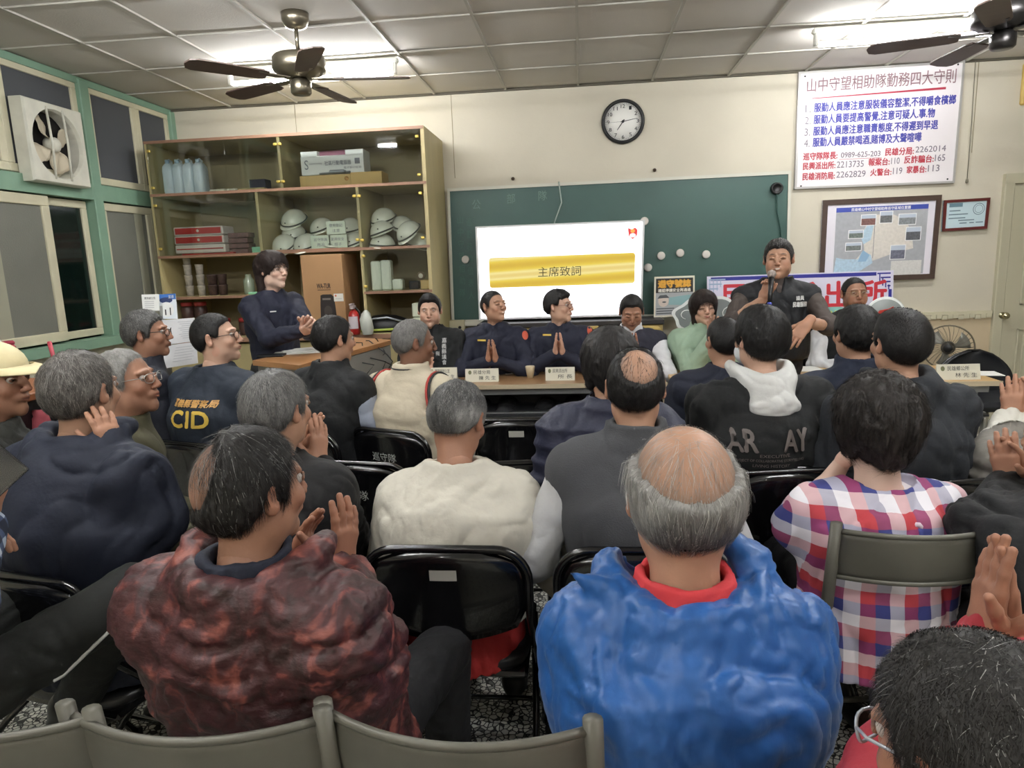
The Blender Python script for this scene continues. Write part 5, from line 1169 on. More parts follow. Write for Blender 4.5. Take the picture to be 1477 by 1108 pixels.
print_on(p,'uniform_shirt',[(None,gold,-.115,.985,-.055,.997)],'name_bar',(0,-1,0)); print_on(p,'uniform_shirt',[(disc,bdg,.168,.985,.212,1.045)],'shoulder_badge',(.25,-1,0))
p = person('officer in navy uniform and glasses turned aside with praying hands, right of the two officers', (806,442), 4.75, 180, hy=66, hpitch=0, hw=.175, skin='light', face=dict(closed=0,stubble=.6), hair=dict(style='short',hairt=.016,top=.008,hl=dict(front=.066,side=.03),L=.02,lift=.2),
    glasses=dict(mat=mat('pink_frame','8d5a58',.3,.5)), garments=[dict(mat=UNI,name='uniform_shirt',g=.018,collar=.030,wr=.007,seed=5,ops=[wings])], arms=pray(.24,.89))
print_on(p,'uniform_shirt',[(None,gold,-.115,1.005,-.055,1.017)],'name_bar',(0,-1,0)); print_on(p,'uniform_shirt',[(disc,bdg,.168,.995,.212,1.055)],'shoulder_badge',(.25,-1,0))
wsl = cloth('white_sleeve','d9d9dc',.7)
p = person('man in dark vest and white sleeves bowing over clasped hands at the table', (911,450), 4.65, 180, hy=0, hpitch=.42, hw=.175, skin='tan', face=dict(fat=1.08,closed=1,stubble=.5), hair=crop(hairt=.012,top=.012,L=.02,hl=dict(front=.080)),
    garments=[dict(mat=wsl,name='shirt',g=.014,collar=.05,wr=.008,label='white long sleeved shirt'),dict(mat=cloth('vest_dark','242432'),name='vest',g=.024,sleeve=0,collar=.02,wr=.006,ops=[wings])], arms=pray(.22,.88))
p = person('woman with dark bob hair in mint green coat making hand signs at the panel table', (1015,444), 4.6, 180, hy=4, hroll=.05, hpitch=.05, hw=.155, skin='light', face=dict(closed=1,smile=.6,fat=.97,lip=(.45,.12,.10),lipa=.8,browa=.6), hair=dict(style='bob',col=(.018,.010,.008),hairt=.016,drop=.10,L=.06,lift=.05,rough=.008,fringe=0),
    garments=[dict(mat=cloth('mint_coat','9bb39b',.7),name='coat',g=.026,collar=.045,wr=.009)], arms=dict(R=dict(w=(-.02,.28,.99),d=(.1,.1,1),n=(-.2,1,0),curl=(.15,.3,.2),spread=.12),L=dict(w=(-.07,.27,.98),d=(.1,.1,1),n=(-.1,1,0),curl=(.15,.2,.2),spread=.12)))
p = person('standing speaker in black vest with rolled sleeves holding a microphone at his mouth', (1123,374), 4.25, 175, hy=-14, hroll=.03, hpitch=.03, sit=False, hw=.20, hs=1.0, skin='mid', bare=True, wt=1.15, face=dict(smile=1,teeth=1,closed=1,fat=1.08,cheek=1,stubble=.4), hair=dict(style='short',hairt=.012,top=.004,hl=dict(front=.070),L=.03,lift=.1,grey=.15),
    garments=[dict(mat=cloth('brown_shirt','463d39'),name='shirt',sleeve=1.0,g=.014,collar=.05,wr=.007,hem=.85,ops=[lambda F,I: [F.ell(I['A'][s]['e']*.45+I['A'][s]['w']*.55+(I['A'][s]['w']-I['A'][s]['e'])*.25,(.11,.11,.11),k=.01,mode='s') for s in (-1,1)]],label='brown shirt with rolled sleeves'),dict(mat=cloth('speaker_vest','0d0f15',.7),name='vest',g=.028,sleeve=0,collar=.05,cr=.01,wr=.007,hem=.85,ops=[wings])],
    arms=dict(R=dict(w=('px',1100,432,4.05),d=(-.35,-.05,.85),n=(.35,.6,.25),curl=(.75,1.0,.7),hint=(.8,.0,-.8),thumb=(.5,.1)),L=dict(w=('px',1165,466,3.95),d=(.62,.25,-.72),n=(.1,-.5,-.5),curl=(.15,.25,.2),spread=.08,hint=(-.8,-.3,-.5),s=1.1)), hipz=.93)
SPK = p
print_on(p,'vest',[('議員',wtx,.095,1.225,.145,1.252,.0008),('民雄服務',wtx,.075,1.185,.165,1.216,.0012)],dirv=(0,-1,0))
p = person('man with rimmed glasses in black vest over white sleeves, rightmost at the panel table', (1232,424), 4.6, 180, hy=0, hw=.19, skin='tan', wt=1.15, face=dict(fat=1.12,cheek=1,stubble=.8,browa=.6), hair=crop(hairt=.005,L=.009),
    glasses=dict(mat=mat('gold_frame','9a8a6a',.3,.8)), garments=[dict(mat=wsl,name='shirt',g=.018,collar=.03,wr=.010,label='white long sleeved shirt'),dict(mat=cloth('vest_black','0c0d0f'),name='vest',g=.028,sleeve=0,collar=.035,wr=.006,ops=[wings])], arms=dict(L=dict(w=(.02,.30,.77)),R=dict(w=(.10,.30,.77))))
print_on(p,'vest',[(None,wtx,-.105,1.045,-.07,1.050),(None,wtx,-.105,1.015,-.07,1.020)],'trim_bars',(0,-1,0))
p = person('standing woman officer in navy uniform with black hair beside the big carton', (393,390), 4.35, -125, hy=12, hpitch=.02, hw=.155, sit=False, skin='pale', hs=.96, hipz=.88, face=dict(fat=.95,browa=.4), hair=dict(style='bob',hairt=.010,drop=.13,backset=.028,L=.06,lift=.04,rough=.010,fringe=1,n=6000,col=(.022,.013,.011)),
    garments=[dict(mat=UNI,name='uniform_shirt',g=.020,collar=.03,wr=.008,hem=.78,wide=.95,ops=[wings])], arms=dict(R=dict(w=('px',437,478,4.1),d=(.1,.9,.2),n=(-.6,0,.7),curl=(.25,.3,.2),spread=.08),L=dict(w=('px',440,468,4.12),d=(.1,.9,.35),n=(.6,.1,-.6),curl=(.2,.3,.2),spread=.06)))
print_on(p,'uniform_shirt',[(None,wtx,-.085,1.262,-.045,1.269)],'name_bar',(0,-1,0))
# ---- audience, front row left to right
p = person('man with grey hair and glasses in dark jacket beside the hanging papers at the left', (212,482), 3.2, -48, hy=-24, hw=.17, skin='tan', face=dict(browa=.5), hair=dict(style='short',hairt=.012,L=.02,lift=.3,grey=.28,col=(.03,.03,.03)), glasses=dict(t=1.3), garments=[dict(mat=cloth('ink_jacket','0e1220'),g=.024,collar=.045)])
p = person('man with glasses in dark vest marked CID in gold', (312,488), 3.05, -18, hy=-58, hpitch=-.08, hw=.18, skin='light', wt=1.1, face=dict(fat=1.08,stubble=.55), hair=crop(hairt=.009,hl=dict(front=.075,side=.02),L=.014), glasses=dict(t=1.2),
    garments=[dict(mat=cloth('pale_grey_shirt','9fa3a8'),name='shirt',g=.016,label='pale grey shirt',collar=0),dict(mat=cloth('cid_vest','1c2532'),name='vest',g=.030,sleeve=0,collar=.035)])
print_on(p,'vest',[('CID',gold,-.055,.875,.145,.945,.003),('嘉義縣警察局',mat('print_orange','c99a5a',.5),-.07,.96,.155,.99,.001)],dirv=(.20,1,0)); 
p = person('man in black vest over pale blue sleeves, left of the cream trimmed vest', (482,490), 3.2, -26, hy=-16, hpitch=.1, hw=.18, skin='mid', face=dict(), hair=dict(style='short',hairt=.010,L=.03,lift=.1,hl=dict(front=.072)),
    garments=[dict(mat=cloth('pale_blue_shirt','9ea6b6',.7),name='shirt',g=.020,label='pale blue shirt',collar=.03,wr=.01),dict(mat=cloth('black_vest2','101214'),name='vest',g=.030,sleeve=0,collar=.05)])
p = person('older man with cropped grey hair in cream vest with red and black arm trim', (597,495), 3.15, -22, hy=-40, hpitch=.12, hw=.175, skin='dark', face=dict(stubble=.35,haircol=(.15,.14,.13)), hair=crop(hairt=.006,grey=.5,col=(.08,.075,.07),hl=dict(front=.080)),
    garments=[dict(mat=cloth('pale_sleeve','c0bdb2',.75),name='shirt',g=.022,wr=.012,label='pale grey sleeves'),dict(mat=cloth('cream_vest','c4b9a2',.75),name='vest',g=.032,sleeve=0,collar=.055,wr=.005,dirn=(.6,.6,1))])
VV = p
for s in (-1,1):
    S_ = p['S'][s]; ring = [(S_[0]+s*(-.006-.03*math.sin(a)), S_[1]+.112*math.cos(a), S_[2]-.035+.125*math.sin(a)) for a in [2*math.pi*k/24 for k in range(24)]]
    MB().tube([(x-s*.0,y,z) for x,y,z in ring],.0065,6,closed=True).build('red_trim', mat('trim_red','b03a32',.6), p['ob']); MB().tube([(x+s*.012,y,z) for x,y,z in ring],.006,6,closed=True).build('black_trim', M_ink, p['ob'])
MB().tube([(p['N'][0]+.079*math.cos(a),p['N'][1]+.079*math.sin(a),p['N'][2]+.035) for a in [2*math.pi*k/24 for k in range(24)]],.004,6,closed=True).build('black_trim', M_ink, p['ob'])
p = person('man with cropped hair in navy jacket half hidden behind the white hooded youth', (1043,492), 3.2, 5, hy=12, hw=.19, skin='mid', face=dict(stubble=.7), hair=crop(hairt=.008), garments=[dict(mat=NAVY,g=.028,collar=.04,wr=.010)])
hoodm = cloth('hood_white','d4d4d0',.8)
p = person('youth with full black hair, face mask and black sweatshirt with a white hood', (1096,490), 2.42, 8, hy=14, hw=.185, skin='light', near=False, face=dict(mask=1), hair=dict(style='short',hairt=.020,top=.012,hl=dict(nape=-.085,side=-.012),L=.04,lift=.06,n=3500,rough=.009),
    garments=[dict(mat=cloth('sweatshirt_black','0f1112',.85),g=.030,collar=.03,wr=.010,wide=1.08),dict(mat=hoodm,name='hood',torso=0,sleeve=0,collar=0,wr=.007,hem=.9,vx=.007,hood=dict(r=.034,w=.090,back=.100,drop=.040,tall=.9,bag=.05,bz=.03,bw=1.05),label='white hood')], wt=1.08)
gp = mat('print_grey','a7a9a6',.7); bp_ = mat('print_blue','6f8e98',.7,var=.6,vscale=45); x0 = p['N'][0]
print_on(p,'jacket',[('AR',gp,-.175,.875,-.085,.945,.0025),('AY',gp,-.0,.875,.085,.945,.0025),('EXECUTIVE',gp,-.08,.858,.02,.868),('PROJECT OF COLLABORATIVE STORYTELLING',gp,-.155,.840,.07,.851),('LIVING HISTORY',gp,-.10,.824,.02,.834)],dirv=(0,1,0),off=.005)
sp = [(.5+(.5 if k%2 else .22)*math.cos(k*math.pi/9)*1.0,.45+(.5 if k%2 else .2)*math.sin(k*math.pi/9)) for k in range(18)]
print_on(p,'jacket',[(sp,bp_,-.15,.69,.08,.81)],'back_print',(0,1,0),.006)
p = person('man with thick black hair in navy coat with raised collar, right of the white hood', (1234,482), 2.75, 12, hy=0, hw=.185, skin='mid', face={}, hair=dict(style='short',hairt=.016,hl=dict(nape=-.075),L=.03,lift=.15,n=3000), garments=[dict(mat=cloth('navy_coat','1a2236'),g=.028,collar=.06,wr=.008,cr=.006)], wt=1.05)
p = person('man with short black hair in dark grey hooded top beside the lone name plate', (1297,496), 2.25, 12, hy=0, hw=.185, skin='mid', wt=1.08, face=dict(stubble=.8), hair=crop(hairt=.012,top=.006,L=.016,n=4000,hl=dict(nape=-.08)), garments=[dict(mat=cloth('grey_hoodie','24272c',.9),g=.028,collar=.02,wr=.010,hood=dict(r=.032,w=.092,back=.09,drop=.03,tall=.7))])
p = person('woman with short black hair in quilted navy jacket before the panel table', (879,524), 2.25, 0, hy=5, hw=.165, skin='mid', face={}, hair=dict(style='full',hairt=.018,drop=.07,L=.05,lift=.06,n=4000,col=(.02,.018,.018)), garments=[dict(mat=cloth('quilted_navy','23263c',.6,bump=(90,.2)),g=.028,collar=.05,quilt=.062,wr=.005)])
# ---- second row
p = person('man with thinning crown in grey vest over white sleeves, seen from behind', (916,560), 1.86, 0, hy=-2, hpitch=.06, hw=.165, skin='mid', face=dict(stubble=.6), hair=dict(style='short',hairt=.007,hl=dict(bald=[((.012,-.075,.078),(.036,.05,.036),.9)]),L=.03,lift=.12,n=4000,extra=dict(n=700,L=.035,col=(.02,.018,.016),grey=.15,w=.001)),
    garments=[dict(mat=cloth('white_jersey','b9b9b9',.7),name='shirt',g=.016,wr=.006,vc=lambda v,I: np.tile((.5,.5,.5),(len(v),1)),label='white and grey sleeves'),dict(mat=cloth('fleece_grey','46474a',.95,bump=(300,.3)),name='vest',g=.034,sleeve=0,collar=.06,wr=.007,wf=6)], arms=dict(L=dict(w=(-.16,.16,.64)),R=dict(w=(.16,.20,.62))))
crm = cloth('cream_jacket','c9c4b6',.75)
p = person('man in plain cream jacket bowing his head on the black chair with a white sticker', (661,606), 1.98, 0, hy=-18, hpitch=.42, hw=.158, lean=(0,.10), near=True, skin='tan', sd=.085, face=dict(stubble=.3), hair=dict(style='short',hairt=.010,L=.02,lift=.25,col=(.03,.03,.03),grey=.18,sidegrey=1.2,n=5000,hl=dict(nape=-.07),extra=dict(n=200,L=.02)),
    garments=[dict(mat=cloth('red_shirt','a32523',.8),name='shirt',g=.004,collar=0,ops=[lambda F,I: F.cone(I['P']+[0,0,.06],I['P']-[0,.02,.14],.150,.165,k=.04,flat=1.15,fax=np.array([1.,0,0]))],sleeve=0,hem=.43,label='red shirt tail'),dict(mat=crm,g=.034,collar=.035,wr=.0065,wf=8,dirn=(1,1,.6),fine=.0015,hem=.545,wide=1.02,cr=.004)], arms=dict(L=dict(w=(-.10,.26,.62)),R=dict(w=(.12,.26,.62),hint=(1,-.5,-.7))), wt=1.08)
print_on(p,'jacket',[('民雄義消',mat('faint_grey_print','a8a08c',.8),-.15,.585,-.04,.605),('安全帽團隊',MATS['faint_grey_print'],-.02,.575,.12,.595)],dirv=(0,1,0))
p = person('grey haired man in black jacket clapping beside the cream jacket', (401,592), 1.9, -15, hy=-6, hpitch=.02, hw=.17, near=True, skin='mid', face=dict(haircol=(.2,.2,.2)), hair=dict(style='short',hairt=.013,L=.035,lift=.2,col=(.05,.05,.05),grey=.55,n=6000,hl=dict(nape=-.075)),
    garments=[dict(mat=cloth('black_parka','101012',.8),g=.034,collar=.03,wr=.010)], arms=dict(L=dict(w=('px',434,662,2.12),d=(.3,.3,.9),n=(.9,.1,0),curl=(.1,.15,.1),spread=.05),R=dict(w=('px',458,672,2.06),d=(-.05,.3,.95),n=(-.9,.2,0),curl=(.1,.15,.1),spread=.05)))
nvy = cloth('navy_parka','131a2c',.75)
p = person('man with thinning grey-brown hair in large hooded navy parka at the left', (118,566), 1.82, -12, hy=6, hpitch=.02, hw=.18, near=True, skin='mid', face={}, hair=dict(style='short',hairt=.010,L=.04,lift=.14,col=(.05,.045,.04),grey=.35,n=6000,greycol=(.28,.26,.24),hl=dict(nape=-.075)),
    garments=[dict(mat=nvy,g=.040,collar=.045,wr=.012,wf=6,hood=dict(r=.036,w=.108,back=.112,drop=.065,tall=1.0,bag=.11,bz=.08,bw=1.15))], arms=dict(R=dict(w=('px',166,655,1.78),e=('px',225,745,1.80),s=.88,d=(-.12,-.1,1),n=(-.8,.4,0),curl=(.25,.3,.2),spread=.06,hint=(.7,.2,-.8))), wt=1.1)
p = person('old man with rimless glasses and brown collar in olive jacket, behind the navy parka', (182,552), 2.25, -48, hy=-36, hpitch=-.10, hw=.165, skin='tan', face=dict(browa=.15), hair=dict(style='short',hairt=.008,L=.03,lift=.15,col=(.25,.24,.22),grey=.8,hl=dict(front=.085)), glasses=dict(mat=M_steel), garments=[dict(mat=cloth('olive_jacket','39361f',.8),g=.028,collar=.035,wr=.009)])
p = person('man in cream peaked cap and grey-black jacket cut by the left edge', (-8,552), 2.1, -55, hy=-30, hw=.17, skin='tan', face={}, hair=crop(grey=.3), glasses={}, garments=[dict(mat=cloth('charcoal_jacket','23241f',.8),g=.030,collar=.03,wr=.012)])
I = p; mb = MB(); T = lambda q: tuple(I['Rh']@np.array(q)+I['H']); G = []
for i in range(8):
    a = i/7*math.pi*.5; G.append([T((.088*math.cos(a)*math.cos(b),-.008+.108*math.cos(a)*math.sin(b),.045+.085*math.sin(a))) for b in [2*math.pi*k/24 for k in range(25)]])
mb.surf(G); mb.surf([[T(((.086+.004*i)*math.cos(b)*.9,.06+(.045+.028*i)*math.sin(b)*1.1,.048-.006*i)) for b in [math.pi*k/14 for k in range(15)]] for i in range(4)], thick=(0,0,.004)); mb.build('cap', cloth('cap_cream','d8cba0',.7), p['ob'])
# plaid blouse
def plaid_mat():
    M = bpy.data.materials.new('plaid_blouse'); M.use_nodes = True; nt = M.node_tree; N = nt.nodes; L = nt.links; b = N['Principled BSDF']; b.inputs['Roughness'].default_value = .8
    tc = N.new('ShaderNodeTexCoord'); sp = N.new('ShaderNodeSeparateXYZ'); L.new(tc.outputs['Object'], sp.inputs[0])
    def band(out, sc_, seq, off=0):
        m = N.new('ShaderNodeMath'); m.operation = 'MULTIPLY_ADD'; m.inputs[1].default_value = sc_; m.inputs[2].default_value = 50+off; L.new(out, m.inputs[0])
        f = N.new('ShaderNodeMath'); f.operation = 'FRACT'; L.new(m.outputs[0], f.inputs[0]); r = N.new('ShaderNodeValToRGB'); r.color_ramp.interpolation = 'CONSTANT'; e = r.color_ramp.elements
        e[0].position = 0; e[0].color = (*L3(seq[0]),1); e[1].position = 1/len(seq); e[1].color = (*L3(seq[1]),1)
        for i in range(2, len(seq)): q = e.new(i/len(seq)); q.color = (*L3(seq[i]),1)
        L.new(f.outputs[0], r.inputs[0]); return r.outputs[0]
    a = band(sp.outputs[0], 1/.098, ['b8343c','3b3f78','e8e4ea'], .1); c = band(sp.outputs[2], 1/.098, ['b8434a','f0ecf0','2f3a80'], .42)
    mx = N.new('ShaderNodeMixRGB'); mx.inputs[0].default_value = .5; L.new(a, mx.inputs[1]); L.new(c, mx.inputs[2]); L.new(mx.outputs[0], b.inputs['Base Color']); return M
p = person('woman with short wavy black hair in red, white and blue plaid blouse resting her cheek', (1263,612), 1.84, 4, hy=0, hw=.165, hs=1.02, co=.0, near=True, skin='pale', face={}, hair=dict(style='full',hairt=.024,drop=.062,L=.05,lift=.22,n=9000,rough=.026,mess=.07,col=(.02,.016,.014)), bare=True, wt=1.08,
    garments=[dict(mat=plaid_mat(),name='blouse',g=.026,sleeve=1.0,collar=0,wr=.007,hem=.42,ops=[lambda F,I: F.ell(I['N']+[0,-.0,.045],(.088,.085,.068),k=.006,mode='s'),lambda F,I: [F.ell(I['A'][s]['w'],(.15,.15,.15),k=.006,mode='s') for s in (-1,1)],lambda F,I: F.cone(I['P']+[0,0,.12],I['P']-[0,.02,.14],.16,.175,k=.04,flat=1.15,fax=np.array([1.,0,0]))])],
    arms=dict(L=dict(w=('px',1212,672,2.0),e=('px',1150,762,1.9),d=(.45,-.05,.9),n=(.7,-.3,-.2),curl=(.6,.8,.5),s=.95),R=dict(w=(.12,.25,.66))), chair='grey')
N_ = p['N']; MB().tube([(N_[0]+.02+.016*math.cos(a)*(1+.3*math.sin(a)), N_[1]-.150, N_[2]-.088+.034*math.sin(a)+.3*.016*math.cos(a)) for a in [2*math.pi*k/16 for k in range(16)]],.007,8,closed=True).tube([(N_[0]+.02,N_[1]-.145,N_[2]-.05),(N_[0]+.0,N_[1]-.150,N_[2]-.09),(N_[0]-.006,N_[1]-.150,N_[2]-.125)],.006,8).build('neck_tie', cloth('tie_pink','d8c4d0'), p['ob'])
# ---- front (nearest) row
def camo_mat():
    M = bpy.data.materials.new('maroon_camouflage'); M.use_nodes = True; nt = M.node_tree; N = nt.nodes; L = nt.links; b = N['Principled BSDF']; b.inputs['Roughness'].default_value = .55
    tc = N.new('ShaderNodeTexCoord'); n = N.new('ShaderNodeTexNoise'); n.inputs['Scale'].default_value = 15; n.inputs['Detail'].default_value = 3; n.inputs['Distortion'].default_value = 1.2; L.new(tc.outputs['Object'], n.inputs[0])
    r = N.new('ShaderNodeValToRGB'); e = r.color_ramp.elements; r.color_ramp.interpolation = 'B_SPLINE'; e[0].position = .36; e[0].color = (*L3('25100f'),1); e[1].position = .47; e[1].color = (*L3('451d1e'),1)
    for q_, h in ((.52,'341b20'),(.60,'6b332f'),(.68,'8a5044')): q = e.new(q_); q.color = (*L3(h),1)
    L.new(n.outputs['Fac'], r.inputs[0]); L.new(r.outputs[0], b.inputs['Base Color'])
    n2 = N.new('ShaderNodeTexNoise'); n2.inputs['Scale'].default_value = 26; n2.inputs['Detail'].default_value = 5; mp = N.new('ShaderNodeMapping'); mp.inputs['Scale'].default_value = (1,1,1.9); L.new(tc.outputs['Object'], mp.inputs[0]); L.new(mp.outputs[0], n2.inputs[0])
    bp = N.new('ShaderNodeBump'); bp.inputs['Strength'].default_value = .45; bp.inputs['Distance'].default_value = .012; L.new(n2.outputs['Fac'], bp.inputs['Height']); L.new(bp.outputs[0], b.inputs['Normal']); return M
p = person('man in maroon camouflage jacket clapping, with a bare patch at his crown', (362,708), 1.20, -12, hy=-20, hpitch=.02, hw=.18, near=True, skin='tan', lean=(0,-.12), face=dict(), hair=dict(style='short',hairt=.012,L=.05,lift=.10,col=(.014,.012,.011),grey=.06,n=9000,hl=dict(nape=-.075,bald=[((-.030,-.105,.055),(.045,.05,.045),1.0)]),extra=dict(n=3800,L=.05,col=(.05,.042,.038),grey=.3,w=.0007,lift=.05)),
    garments=[dict(mat=NAVY,name='shirt',g=.012,collar=.050,sleeve=0,torso=1,label='dark navy shirt collar'),dict(mat=camo_mat(),g=.042,collar=.02,cr=.014,wr=.010,wf=10,dirn=(.45,.45,1.5),fine=.0035,hood=dict(r=.030,w=.12,back=.105,drop=.035,tall=.8),hem=.50)],
    arms=dict(L=dict(w=('px',424,822,1.46),d=(.35,.1,.95),n=(.85,.1,.1),curl=(.12,.2,.15),spread=.05,hint=(-.9,-.3,-.6)),R=dict(w=('px',490,822,1.38),e=('px',520,930,1.25),d=(.18,.1,.95),n=(-.9,.3,.1),curl=(.15,.2,.15),spread=.04,hint=(1,-.4,-.7),thumb=(.9,.1))), wt=1.14, chair='none')
blu = mat('blue_nylon','1d5699',.42,bump=(16,.35),var=.08,vscale=5,stretch=(1.6,1.6,.5),sheen=.1)
p = person('balding grey haired man in bright blue jacket over a red collar in the nearest row', (985,716), 1.16, 0, hy=2, hpitch=.03, hw=.165, near=True, hs=1.07, co=.15, skin='mid', face=dict(), hair=dict(style='short',hairt=.013,L=.045,lift=.09,hug=.85,col=(.11,.105,.10),grey=.12,greycol=(.42,.41,.38),n=9000,sw=.9,colfn=lambda v: (np.array([.055,.052,.05])+np.array([.25,.245,.23])*np.clip((v[:,2]+.035)/.07+.9*np.clip((np.abs(v[:,0])-.045)/.03,0,1),0,1)[:,None]),hl=dict(nape=-.068,side=-.002,bald=[((0,-.03,.085),(.064,.088,.078),.4)]),extra=dict(n=1500,L=.06,col=(.22,.20,.18),grey=.25,greycol=(.36,.35,.32),w=.0005,lift=.03)),
    garments=[dict(mat=cloth('red_polo','c8383e',.8),name='polo_shirt',g=.016,collar=.050,sleeve=0,label='red polo collar with white line',cr=.004),dict(mat=blu,g=.038,collar=.03,cr=.026,wr=.008,wf=11,dirn=(1.2,1.2,.30),fine=.0025,hem=.44,wide=1.0,hood=dict(r=.030,w=.130,back=.105,drop=.050,tall=.8),
    ops=[lambda F,I: F.cone(I['N']+[-.12,-.02,.02],I['N']+[-.19,-.03,.055],.030,.008,k=.02),lambda F,I: F.cone(I['N']+[.12,.02,.03],I['N']+[.09,.06,.075],.035,.02,k=.02),lambda F,I: F.cone(I['N']+[.13,-.04,.0],I['N']+[.19,-.06,-.02],.036,.014,k=.02)])], wt=1.10, chair='black', arms=dict(L=dict(w=(-.06,.28,.66),hint=(-.15,-.4,-1)),R=dict(w=(.06,.28,.66),hint=(.15,-.4,-1))))
T = lambda q: tuple(p['Rh']@(np.array(q)*p['hs'])+p['H']); MB().tube([T(q) for q in ((-.070,.035,.012),(-.083,.006,.022),(-.090,-.012,.008),(-.088,-.014,-.015),(-.080,.0,-.035),(-.066,.045,-.050))],.0016,6).build('mask_strap', wtx, p['ob'])
N_ = p['N']; MB().tube([tuple(N_+np.array([.0745*math.cos(a),.0745*math.sin(a),.030])) for a in [math.pi*(1.0+k/16) for k in range(17)]],.0014,6).build('white_line', wtx, p['ob'])
redm = cloth('crimson_jacket','9c2733',.75)
p = person('person with bristly dark hair and crimson jacket praying at the lower right corner', (1408,1088), .66, -6, hy=34, hpitch=.30, hw=.17, near=True, skin='tan', lean=(0,.02), face={}, hair=dict(style='short',hairt=.012,rough=.010,mess=.05,L=.032,lift=.38,col=(.022,.020,.018),grey=.04,n=16000,hl=dict(nape=-.08,front=.06)),
    glasses=dict(mat=mat('clear_frame','b9bdc4',.2,.3),t=1.5), garments=[dict(mat=redm,g=.030,collar=.03,wr=.010)], arms=dict(L=dict(w=('px',1420,925,.98),d=(.05,.1,1),n=(.98,.1,0),curl=(.05,.1,.08),spread=.02),R=dict(w=('px',1454,925,.98),d=(-.10,.1,1),n=(-.98,.1,0),curl=(.05,.1,.08),spread=.02)), chair='none')
# ---- right edge
p = person('person in grey top with white cuffs raising clapping hands at the right edge', (1575,560), 2.15, 30, hw=.17, skin='mid', hair=crop(), garments=[dict(mat=cloth('grey_top','77736c',.85),g=.034,collar=.03,wr=.012,label='grey top with white sleeve ends',ops=[lambda F,I: F.ell(I['A'][-1]['e'],(.095,.095,.085),k=.03)]),dict(mat=cloth('white_cuff','d6d3c8',.7),name='white_sleeve',torso=0,collar=0,g=.036,wr=.010,hem=.5,ops=[lambda F,I: F.ell(I['S'][-1]*.6+I['A'][-1]['e']*.4,(.17,.17,.15),k=.01,mode='s')])],
    arms=dict(L=dict(w=('px',1460,606,2.30),e=('px',1430,668,2.20),d=(.0,.1,1),n=(.8,.5,0),curl=(.15,.3,.2),spread=.05),R=dict(w=('px',1488,606,2.30),d=(-.1,.1,1),n=(-.8,.4,0),curl=(.15,.3,.2))))
p = person('person in black jacket clapping at the right edge, beside the plaid blouse', (1545,640), 1.62, 25, hw=.19, skin='mid', wt=1.15, hair=crop(), garments=[dict(mat=cloth('black_coat','0c0d10',.8),g=.044,collar=.03,wr=.012)],
    arms=dict(L=dict(w=('px',1456,700,1.84),e=('px',1415,760,1.66),d=(-.2,.1,.9),n=(.8,.5,0),curl=(.15,.25,.2),spread=.05),R=dict(w=('px',1484,700,1.84),d=(-.3,.2,.9),n=(-.8,.4,0),curl=(.15,.25,.2))))
def check_mat():
    M = bpy.data.materials.new('blue_check'); M.use_nodes = True; nt = M.node_tree; N = nt.nodes; L = nt.links; b = N['Principled BSDF']; b.inputs['Roughness'].default_value = .85; tc = N.new('ShaderNodeTexCoord'); o = []
    for d, s_ in (('X',13),('Z',13)):
        w = N.new('ShaderNodeTexWave'); w.bands_direction = d; w.inputs['Scale'].default_value = s_/2; L.new(tc.outputs['Object'], w.inputs[0]); r = N.new('ShaderNodeValToRGB'); r.color_ramp.elements[0].position = .62; r.color_ramp.elements[1].position = .7; L.new(w.outputs['Fac'], r.inputs[0]); o.append(r.outputs[0])
    a = N.new('ShaderNodeMixRGB'); a.blend_type = 'ADD'; a.inputs[0].default_value = 1; L.new(o[0], a.inputs[1]); L.new(o[1], a.inputs[2]); r = N.new('ShaderNodeValToRGB'); e = r.color_ramp.elements; e[0].color = (*L3('141c30'),1); e[1].color = (*L3('a9b4c4'),1); q = e.new(.5); q.color = (*L3('3c4b68'),1)
    d = N.new('ShaderNodeMath'); d.operation = 'MULTIPLY'; d.inputs[1].default_value = .5; L.new(a.outputs[0], d.inputs[0]); L.new(d.outputs[0], r.inputs[0]); L.new(r.outputs[0], b.inputs['Base Color']); return M
# ---- lower left corner: outstretched leg with a white stripe
M_str = mat('tracksuit_black','191b19',.8,bump=(60,.15))
p = person('person in checked shirt and black trousers with white stripe at the lower left', (-300,800), 1.35, -28, hw=.17, skin='mid', hair=crop(), trousers=M_str,
    garments=[dict(mat=None,name='shirt',g=.03,collar=.03,wr=.004,hem=.44)] if 0 else [dict(mat=check_mat(),name='shirt',g=.03,collar=.03,wr=.004,hem=.44)],
    legs=dict(R=dict(k=('px',192,855,1.62),a=('px',105,1020,1.75)),L=dict(k=('px',60,840,1.75),a=('px',20,960,1.9))), arms=dict(R=dict(w=('px',-30,755,1.45),e=('px',-70,880,1.25),d=(.1,.3,.8),n=(-.3,.3,.8),curl=(.4,.6,.4)),L=dict(w=('px',-90,770,1.45))), seat=False)
LEG = p
